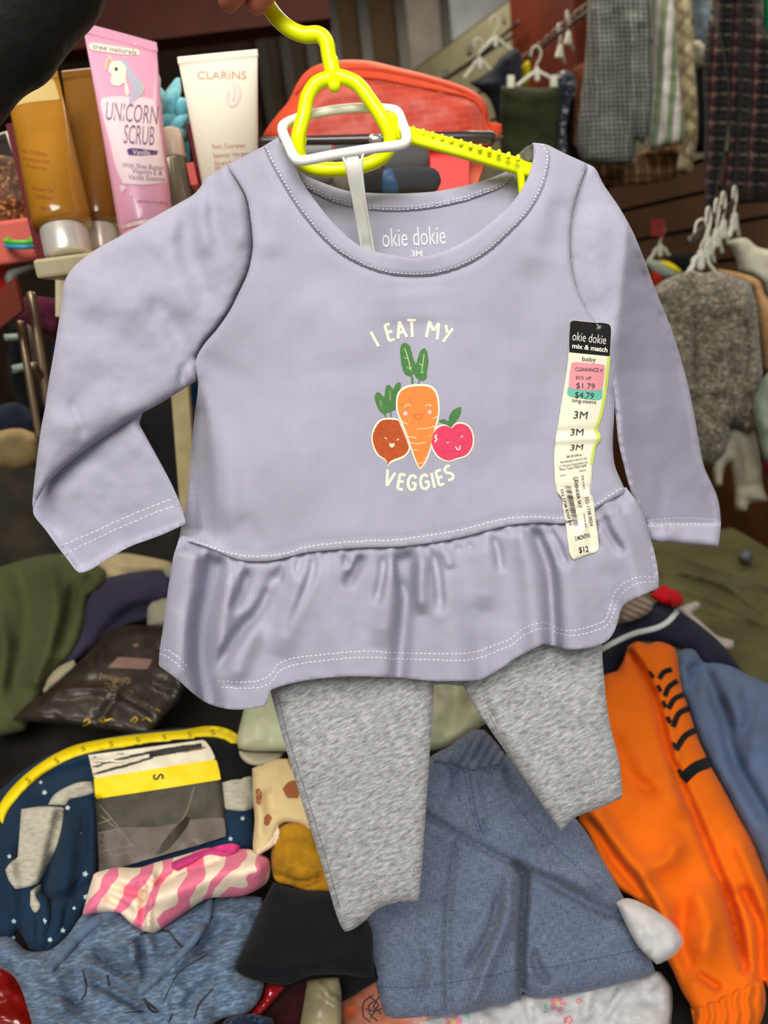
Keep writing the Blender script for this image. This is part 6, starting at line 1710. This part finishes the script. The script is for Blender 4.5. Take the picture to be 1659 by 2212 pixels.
decal('orange_blot', [[(740, 2180), (765, 2170), (775, 2185), (750, 2200)]], po, plain('orange_print', (196, 84, 40), .6), po.o, .6, 6)

# middle: pouch, animal-print shirt, mustard shorts, black trousers
pile('green_pouch', 'pale green smooth pouch behind the legs of the grey leggings', 'pouch', [(512, 1600), (520, 1560), (534, 1520), (600, 1470), (720, 1440), (900, 1430), (1020, 1440), (1062, 1500), (1060, 1550), (1036, 1572), (1005, 1592), (970, 1612), (930, 1622), (840, 1630), (720, 1634), (610, 1624), (540, 1622), (516, 1618)], -.115, plain('pale_green_vinyl', (206, 212, 178), .4, .35, var=.03, vs=12), thick=46, rad=46,
     folds=[([(990, 1480), (985, 1540), (960, 1600)], 24, -8, 0), ([(560, 1540), (560, 1610)], 20, 6)])
pile('cream_cloth', 'cream cloth corner between the green pouch and the animal-print shirt', 'cloth', [(516, 1622), (560, 1624), (612, 1626), (600, 1644), (560, 1654), (536, 1650), (520, 1636)], -.10, fabric('cream_lining', (206, 196, 168), .06, 14), thick=12, rad=12, sp=6)
m_anim = blotch('tan_patch_print', (208, 186, 136), [(.60, (208, 186, 136)), (.655, (146, 84, 44)), (.80, (120, 64, 34))], 9, dist=.3, bs=60)
an_ = pile('patch_shirt', 'tan cloth with brown animal patches beside the left legging', 'shirt', [(545, 1660), (570, 1650), (600, 1640), (640, 1640), (680, 1760), (672, 1800), (640, 1780), (618, 1776), (602, 1786), (598, 1804), (592, 1822), (575, 1838), (557, 1849), (549, 1840), (546, 1828), (550, 1770), (546, 1720)], -.13, m_anim, thick=26, rad=24, sp=7, folds=[([(556, 1690), (560, 1760), (556, 1820)], 12, 8), ([(580, 1700), (590, 1760)], 16, -6)])
decal('animal_patch', [[(610, 1704), (622, 1690), (640, 1684), (648, 1704), (644, 1724), (620, 1724)], [(552, 1706), (560, 1702), (566, 1716), (562, 1740), (554, 1736)], [(572, 1764), (580, 1756), (588, 1766), (580, 1784), (570, 1782)], [(620, 1640), (640, 1645), (630, 1664)]], an_, plain('patch_brown', (146, 84, 48), .85), an_.o, .8, 5)
worked('piped_hem', [(600, 1780), (604, 1800), (594, 1824), (566, 1844), (556, 1850), (550, 1836), (574, 1826), (590, 1806)], an_, 6, fabric('cream_piping', (226, 206, 176), .05, 20), an_.o, 5, 6)
pile('mustard_shorts', 'mustard yellow shorts beside the shin of the left legging', 'shorts', [(598, 1790), (620, 1778), (664, 1766), (700, 1840), (724, 1930), (690, 1930), (663, 1926), (625, 1912), (597, 1904), (588, 1884), (586, 1840)], -.125, fabric('mustard_crepe', (166, 120, 24), .12, 26, gs=160, grain=.0012), thick=34, rad=26, sp=7, noise=(5, 24), folds=[([(600, 1892), (650, 1908), (690, 1898)], 7, -12, 0), ([(610, 1830), (640, 1870), (690, 1880)], 14, 6)])
pile('black_trousers', 'black trousers with a wide hem hanging below the mustard shorts', 'trousers', [(570, 1945), (590, 1905), (650, 1922), (720, 1928), (760, 1960), (800, 2000), (806, 2060), (808, 2112), (790, 2112), (740, 2106), (672, 2108), (640, 2120), (626, 2127), (580, 2124), (536, 2113), (514, 2100), (508, 2088), (530, 2040)], -.145, fabric('black_twill', (19, 20, 25), .12, 8), thick=44, rad=40, folds=[([(514, 2084), (560, 2100), (640, 2106), (720, 2090)], 8, -8, 0)])
pile('black_garment', 'black cloth corner between the black trousers and the denim shorts', 'garment', [(700, 2104), (760, 2106), (812, 2060), (830, 2110), (780, 2140), (736, 2162), (734, 2120)], -.06, m_blackcloth, thick=12, rad=12)

# denim shorts, hung in front of the pile
DP = Plane((1000, 1600, .70), (1000, 2200, .605), (1400, 1900, .655))
m_cham = chambray('blue_chambray', (71, 84, 108), (120, 131, 152))
ds = T('denim_shorts', 'grey-blue chambray shorts with elastic waist behind the grey leggings', 'shorts', P(1080, 1900, .655))
dso = [(880, 1630), (930, 1634), (950, 1622), (968, 1614), (1000, 1590), (1023, 1577), (1046, 1577), (1066, 1600), (1083, 1622), (1110, 1640), (1180, 1706), (1243, 1768), (1268, 1800), (1289, 1836), (1325, 1898), (1357, 1960), (1388, 2030), (1417, 2101), (1365, 2118), (1312, 2132), (1229, 2150), (1161, 2158), (1140, 2150), (1129, 2142), (1124, 2160), (1090, 2170), (1051, 2179), (982, 2197), (940, 2200), (900, 2202), (850, 2204), (832, 2198), (820, 2160), (810, 2116), (798, 2050), (785, 1987), (830, 1800)]
dsf = [([(905, 1752), (960, 1786), (1010, 1815), (1070, 1846), (1115, 1868)], 7, -9, 0), ([(1115, 1868), (1132, 1890), (1133, 1940), (1128, 2000), (1126, 2150)], 8, -34, 0), ([(1100, 1900), (1095, 1980), (1060, 2070), (1020, 2180)], 16, 14, 0), ([(1080, 1920), (1060, 2010), (1005, 2100)], 8, -10), ([(1126, 1880), (1190, 1905), (1270, 1950), (1360, 1990)], 12, -10, 0), ([(1150, 2050), (1160, 2090), (1190, 2130)], 10, -12), ([(1140, 1870), (1220, 1890), (1300, 1930)], 22, 10),
       ([(975, 1640), (985, 1680), (975, 1740)], 9, -6), ([(1090, 1650), (1100, 1690), (1120, 1730)], 8, -8), ([(1020, 1640), (1030, 1720), (1045, 1800)], 10, 6), ([(990, 1820), (975, 1900), (965, 2050), (970, 2190)], 8, -7, 0), ([(850, 2000), (900, 2050), (905, 2150)], 16, 6)]
dsf = [(f[0], f[1], f[2] * 2.4, *f[3:]) for f in dsf]
dsc = cloth('body', dso, DP, m_cham, ds, thick=34, rad=34, back=30, sp=7, folds=dsf, noise=(5, 80), seed=17, corner=40)
wbr = lambda x, y: 3.0 * np.sin((x + y * .6) / 3.6)
worked('waistband', [(932, 1632), (968, 1614), (1000, 1590), (1023, 1577), (1046, 1577), (1070, 1602), (1092, 1630), (1080, 1652), (1050, 1660), (1010, 1662), (970, 1650), (936, 1646)], dsc, 7, m_cham, dsc.o, 4, 8, relief=wbr, label='gathered elastic waistband')
m_dthread = plain('dark_blue_thread', (62, 76, 108), .9)
strokes('stitching', [[(1000, 1650), (1010, 1710), (1026, 1780), (1042, 1815)], [(1010, 1648), (1020, 1710), (1036, 1780), (1048, 1815)], [(1100, 1720), (1140, 1770), (1200, 1830), (1300, 1920)], [(815, 2132), (900, 2132), (1000, 2118), (1060, 2108), (1122, 2094)], [(1128, 2088), (1180, 2090), (1280, 2072), (1395, 2048)]], 2, dsc, m_dthread, dsc.o, .6, dash=(9, 3))

# orange track trousers
OP = Plane((1450, 1400, .92), (1500, 2180, .615), (1650, 1900, .71))
m_orange = fabric('orange_tricot', (226, 104, 8), .05, 6, gs=200, grain=.0003, rough=.75)
ot = T('track_trousers', 'orange track trousers with black side stripes hanging beside the denim shorts', 'trousers', P(1480, 1800, .72))
oto = [(1286, 1500), (1304, 1458), (1334, 1450), (1348, 1424), (1356, 1396), (1377, 1386), (1400, 1392), (1418, 1386), (1449, 1394), (1460, 1406), (1466, 1440), (1471, 1478), (1482, 1515), (1493, 1550), (1510, 1600), (1524, 1630), (1537, 1658), (1556, 1692), (1577, 1730), (1602, 1775), (1625, 1815), (1652, 1880), (1680, 1960), (1690, 2130), (1662, 2140), (1648, 2118), (1652, 2150), (1650, 2190), (1630, 2240), (1500, 2240), (1494, 2180), (1472, 2140), (1450, 2090), (1432, 2060), (1410, 2010), (1394, 1962), (1370, 1940), (1330, 1915), (1300, 1865), (1270, 1800), (1250, 1768), (1258, 1700), (1280, 1580)]
otf = [([(1352, 1400), (1390, 1450), (1420, 1520), (1440, 1600), (1465, 1680), (1500, 1760), (1540, 1860), (1580, 1960), (1610, 2090)], 10, -22, 0), ([(1372, 1400), (1410, 1470), (1436, 1550), (1460, 1640)], 9, 12, 0), ([(1256, 1766), (1290, 1800), (1330, 1860), (1380, 1920), (1420, 1980)], 14, -16, 0), ([(1290, 1760), (1340, 1830), (1390, 1900), (1440, 2010)], 20, 16, 0), ([(1300, 1560), (1370, 1680), (1400, 1700), (1450, 1680)], 24, -12), ([(1350, 1650), (1420, 1690), (1480, 1770)], 26, 10),
       ([(1470, 1800), (1440, 1860), (1370, 1880)], 22, 12), ([(1560, 1900), (1590, 2000), (1600, 2080)], 14, -18), ([(1500, 1900), (1530, 2000), (1520, 2090)], 26, 14), ([(1480, 1930), (1470, 2020), (1500, 2120)], 18, -12), ([(1610, 1930), (1640, 2000), (1645, 2100)], 14, -18, 0), ([(1580, 1790), (1630, 1900), (1660, 2000)], 18, 12), ([(1500, 2100), (1530, 2120), (1560, 2140)], 9, -12)]
otf = [(f[0], f[1], f[2] * 2.3, *f[3:]) for f in otf]
otc = cloth('legs', oto, OP, m_orange, ot, thick=44, rad=40, back=34, sp=7.5, folds=otf, noise=(6, 90), seed=23, corner=45)
cr_ = lambda x, y: 5.0 * np.sin(x / 4.2 + .6 * np.sin(y / 9))
worked('elastic_cuff', [(1492, 2178), (1520, 2172), (1570, 2150), (1620, 2126), (1648, 2116), (1654, 2150), (1650, 2190), (1628, 2238), (1502, 2238)], otc, 7, m_orange, otc.o, 5, 10, relief=cr_, label='gathered elastic cuff')
for q, w_ in (([(1424, 1466), (1434, 1452), (1452, 1446)], 12), ([(1436, 1504), (1445, 1484), (1464, 1470)], 12), ([(1444, 1531), (1457, 1510), (1477, 1500)], 12), ([(1454, 1570), (1467, 1541), (1489, 1530)], 13), ([(1460, 1620), (1480, 1590), (1503, 1577)], 14), ([(1474, 1684), (1500, 1660), (1532, 1646)], 25),
              ([(1402, 1450), (1412, 1464)], 9), ([(1420, 1480), (1428, 1494)], 9), ([(1431, 1514), (1439, 1528)], 9), ([(1441, 1548), (1449, 1562)], 9), ([(1453, 1604), (1460, 1618)], 9), ([(1466, 1662), (1474, 1680)], 9)):
    strokes('side_stripe', [q], w_, otc, m_blackcloth, otc.o, 1.4, 4)

# far right of the pile
pile('blue_sweatshirt', 'slate blue sweatshirt slumped beside the orange trousers', 'sweatshirt', [(1456, 1415), (1476, 1402), (1500, 1404), (1520, 1430), (1548, 1432), (1582, 1440), (1620, 1460), (1720, 1500), (1720, 1980), (1670, 1930), (1630, 1830), (1560, 1700), (1510, 1600), (1470, 1480)], -.02, fabric('slate_blue_fleece', (88, 104, 134), .08, 6), thick=60, rad=60, sp=9,
     folds=[([(1520, 1440), (1560, 1540), (1590, 1650), (1650, 1760)], 16, -24, 0), ([(1490, 1430), (1500, 1470), (1480, 1500)], 16, -26), ([(1600, 1480), (1620, 1540), (1600, 1600)], 16, -14), ([(1560, 1460), (1610, 1560), (1659, 1640)], 30, 16), ([(1540, 1520), (1580, 1600), (1600, 1640)], 14, 8)])
nv = pile('navy_joggers', 'navy joggers with white piping over the top of the pile', 'trousers', [(1290, 1470), (1296, 1410), (1320, 1360), (1350, 1338), (1395, 1316), (1419, 1300), (1440, 1306), (1458, 1316), (1490, 1334), (1520, 1356), (1562, 1394), (1600, 1446), (1570, 1444), (1520, 1436), (1495, 1408), (1470, 1404), (1452, 1396), (1416, 1388), (1372, 1388), (1345, 1410), (1330, 1450), (1310, 1500)], .0, fabric('navy_tricot', (32, 32, 50), .12, 8), thick=40, rad=40, sp=8)
strokes('white_piping', [[(1298, 1404), (1330, 1386), (1372, 1368), (1400, 1361), (1424, 1354), (1446, 1340), (1464, 1319)]], 11, nv, plain('white_tape', (206, 210, 212), .8), nv.o, 2)
pile('ribbed_sweater', 'grey-brown ribbed knit rolled by the skirt edge beside the red cloth', 'sweater', [(1338, 1346), (1346, 1310), (1368, 1292), (1394, 1290), (1412, 1306), (1404, 1322), (1380, 1336), (1356, 1344)], -.03, checks('brown_rib_stripe', (150, 136, 120), [(1, 13, .45, (92, 80, 70), .8, 0)], -24), thick=24, rad=20, sp=6)
pile('red_cloth', 'bright red cloth sticking up at the skirt corner', 'cloth', [(1402, 1288), (1420, 1272), (1434, 1262), (1448, 1272), (1468, 1276), (1480, 1300), (1458, 1312), (1436, 1306), (1418, 1298)], -.02, fabric('scarlet_cloth', (196, 12, 28), .08, 20), thick=22, rad=16, sp=6, folds=[([(1436, 1266), (1444, 1290)], 6, -10), ([(1456, 1280), (1450, 1308)], 6, 8)])
pile('pale_pink_garment', 'pale pink-grey sleeve trailing over the table beyond the navy joggers', 'garment', [(1460, 1316), (1486, 1304), (1508, 1298), (1514, 1310), (1494, 1326), (1520, 1348), (1548, 1372), (1586, 1384), (1584, 1400), (1562, 1402), (1530, 1376), (1490, 1340)], .02, fabric('pale_pink_jersey', (176, 164, 162), .08, 14), thick=20, rad=14, sp=6)
TP = Plane(tuple([1500, 1320, (TABZ + .012 - CAM[2]) / float(ray(1500, 1320)[2])]), n=(0, 0, 1))
cloth('table_cover', [(1396, 1200), (1440, 1196), (1520, 1220), (1720, 1290), (1720, 1660), (1600, 1450), (1540, 1380), (1460, 1310), (1400, 1270)], TP, fabric('olive_pleat', (92, 90, 58), .14, 8), label='olive pleated cloth spread on the table beyond the pile', cat='cloth', thick=12, rad=20, sp=8, noise=(5, 60),
      folds=[([(1430, 1236), (1540, 1250), (1659, 1330)], 7, 34, 0), ([(1430, 1260), (1540, 1296), (1659, 1350)], 7, 34, 0), ([(1450, 1226), (1560, 1262), (1659, 1290)], 6, 26, 0), ([(1420, 1280), (1540, 1322), (1640, 1346)], 6, 26, 0), ([(1560, 1400), (1659, 1440)], 5, -12)])
for q, lb, col in (([(1540, 1262), (1560, 1240), (1600, 1236), (1626, 1256), (1622, 1280), (1580, 1288), (1548, 1284)], 'brown crumpled cloth on the table against the wood panel', (96, 76, 58)), ([(1592, 1200), (1610, 1186), (1628, 1196), (1624, 1216), (1600, 1220)], 'grey-blue bundle on the table near the wood panel', (106, 108, 116))):
    cloth('bundle', q, V1(1590, 1260, 1.66), fabric('bundle_cloth', col, .2, 14), label=lb, cat='bundle', thick=30, rad=20, sp=6, noise=(8, 20))
for q, lb in (([(1570, 1324), (1590, 1318), (1620, 1324), (1618, 1342), (1590, 1346), (1572, 1340)], 'upper pale yellow sponge on the olive table'), ([(1568, 1356), (1590, 1348), (1622, 1358), (1618, 1372), (1590, 1366), (1572, 1366)], 'lower pale yellow sponge on the olive table')):
    cloth('sponge', q, V1(1595, 1345, 1.44), fabric('pale_yellow_foam', (160, 156, 112), .08, 20), label=lb, cat='sponge', group='sponges on the table', thick=12, rad=8, sp=5)
cloth('dark_bag', [(1616, 1340), (1640, 1332), (1720, 1330), (1720, 1420), (1640, 1400), (1622, 1380)], V1(1640, 1370, 1.40), m_blackcloth, label='black bag on the table at the frame edge', cat='bag', thick=24, rad=20, sp=8, noise=(6, 30))
cloth('dark_bag', [(1630, 1290), (1660, 1280), (1720, 1284), (1720, 1330), (1650, 1322)], V1(1660, 1310, 1.52), m_blackcloth, label='black folded bag behind the sponges at the frame edge', cat='bag', thick=20, rad=16, sp=8)

# white clothes in clear plastic at the bottom
m_whitecl = fabric('white_cotton', (200, 199, 200), .04, 12)
for q, o_, lb in (([(1330, 1950), (1352, 1940), (1390, 1952), (1440, 1985), (1462, 2008), (1474, 2034), (1456, 2062), (1418, 2084), (1376, 2040)], -.10, 'white garment in a clear bag between the denim shorts and the orange trousers'),
                  ([(880, 2190), (1000, 2180), (1120, 2150), (1300, 2118), (1420, 2098), (1446, 2140), (1440, 2250), (880, 2250)], -.01, 'white flowered garment in a clear bag under the denim shorts')):
    g_ = pile('bagged_garment', lb, 'garment', q, o_, m_whitecl, thick=34, rad=30, noise=(10, 40), folds=[([(1140, 2160), (1150, 2212)], 8, -12), ([(1270, 2140), (1260, 2212)], 10, -12), ([(1360, 2120), (1330, 2160), (1300, 2212)], 10, 12)])
    c2 = Cloth([(x + (6 if x > 1400 else 0), y) for x, y in q], Offset(PA, o_ - .018), thick=30, rad=26, noise=(12, 26), sp=8, seed=9)
    c2.build('clear_bag', film('clear_polythene', (236, 236, 238), .16), g_.o)
m_fl = plain('flower_pink', (226, 96, 130), .8)
for x, y, s_ in ((1205, 2168, 13), (1228, 2204, 8), (978, 2206, 14), (1250, 2162, 5)):
    petals = [[(x + s_ * .9 * math.cos(a) + s_ * .55 * math.cos(b), y + s_ * .9 * math.sin(a) + s_ * .55 * math.sin(b)) for b in np.linspace(0, 2 * math.pi, 8, endpoint=False)] for a in np.linspace(0, 2 * math.pi, 5, endpoint=False)]
    for pz in petals: decal('petal', [pz], g_, m_fl, g_.o, .8, 4)
    decal('flower_heart', [[(x + s_ * .45 * math.cos(b), y + s_ * .45 * math.sin(b)) for b in np.linspace(0, 2 * math.pi, 8, endpoint=False)]], g_, plain('flower_yellow', (236, 196, 70), .8), g_.o, 1.4, 4)
decal('leaf_print', [[(1172, 2176), (1180, 2166), (1184, 2182), (1176, 2190)], [(1002, 2196), (1012, 2188), (1016, 2204)]], g_, plain('leaf_teal', (110, 180, 160), .8), g_.o, .8, 4)
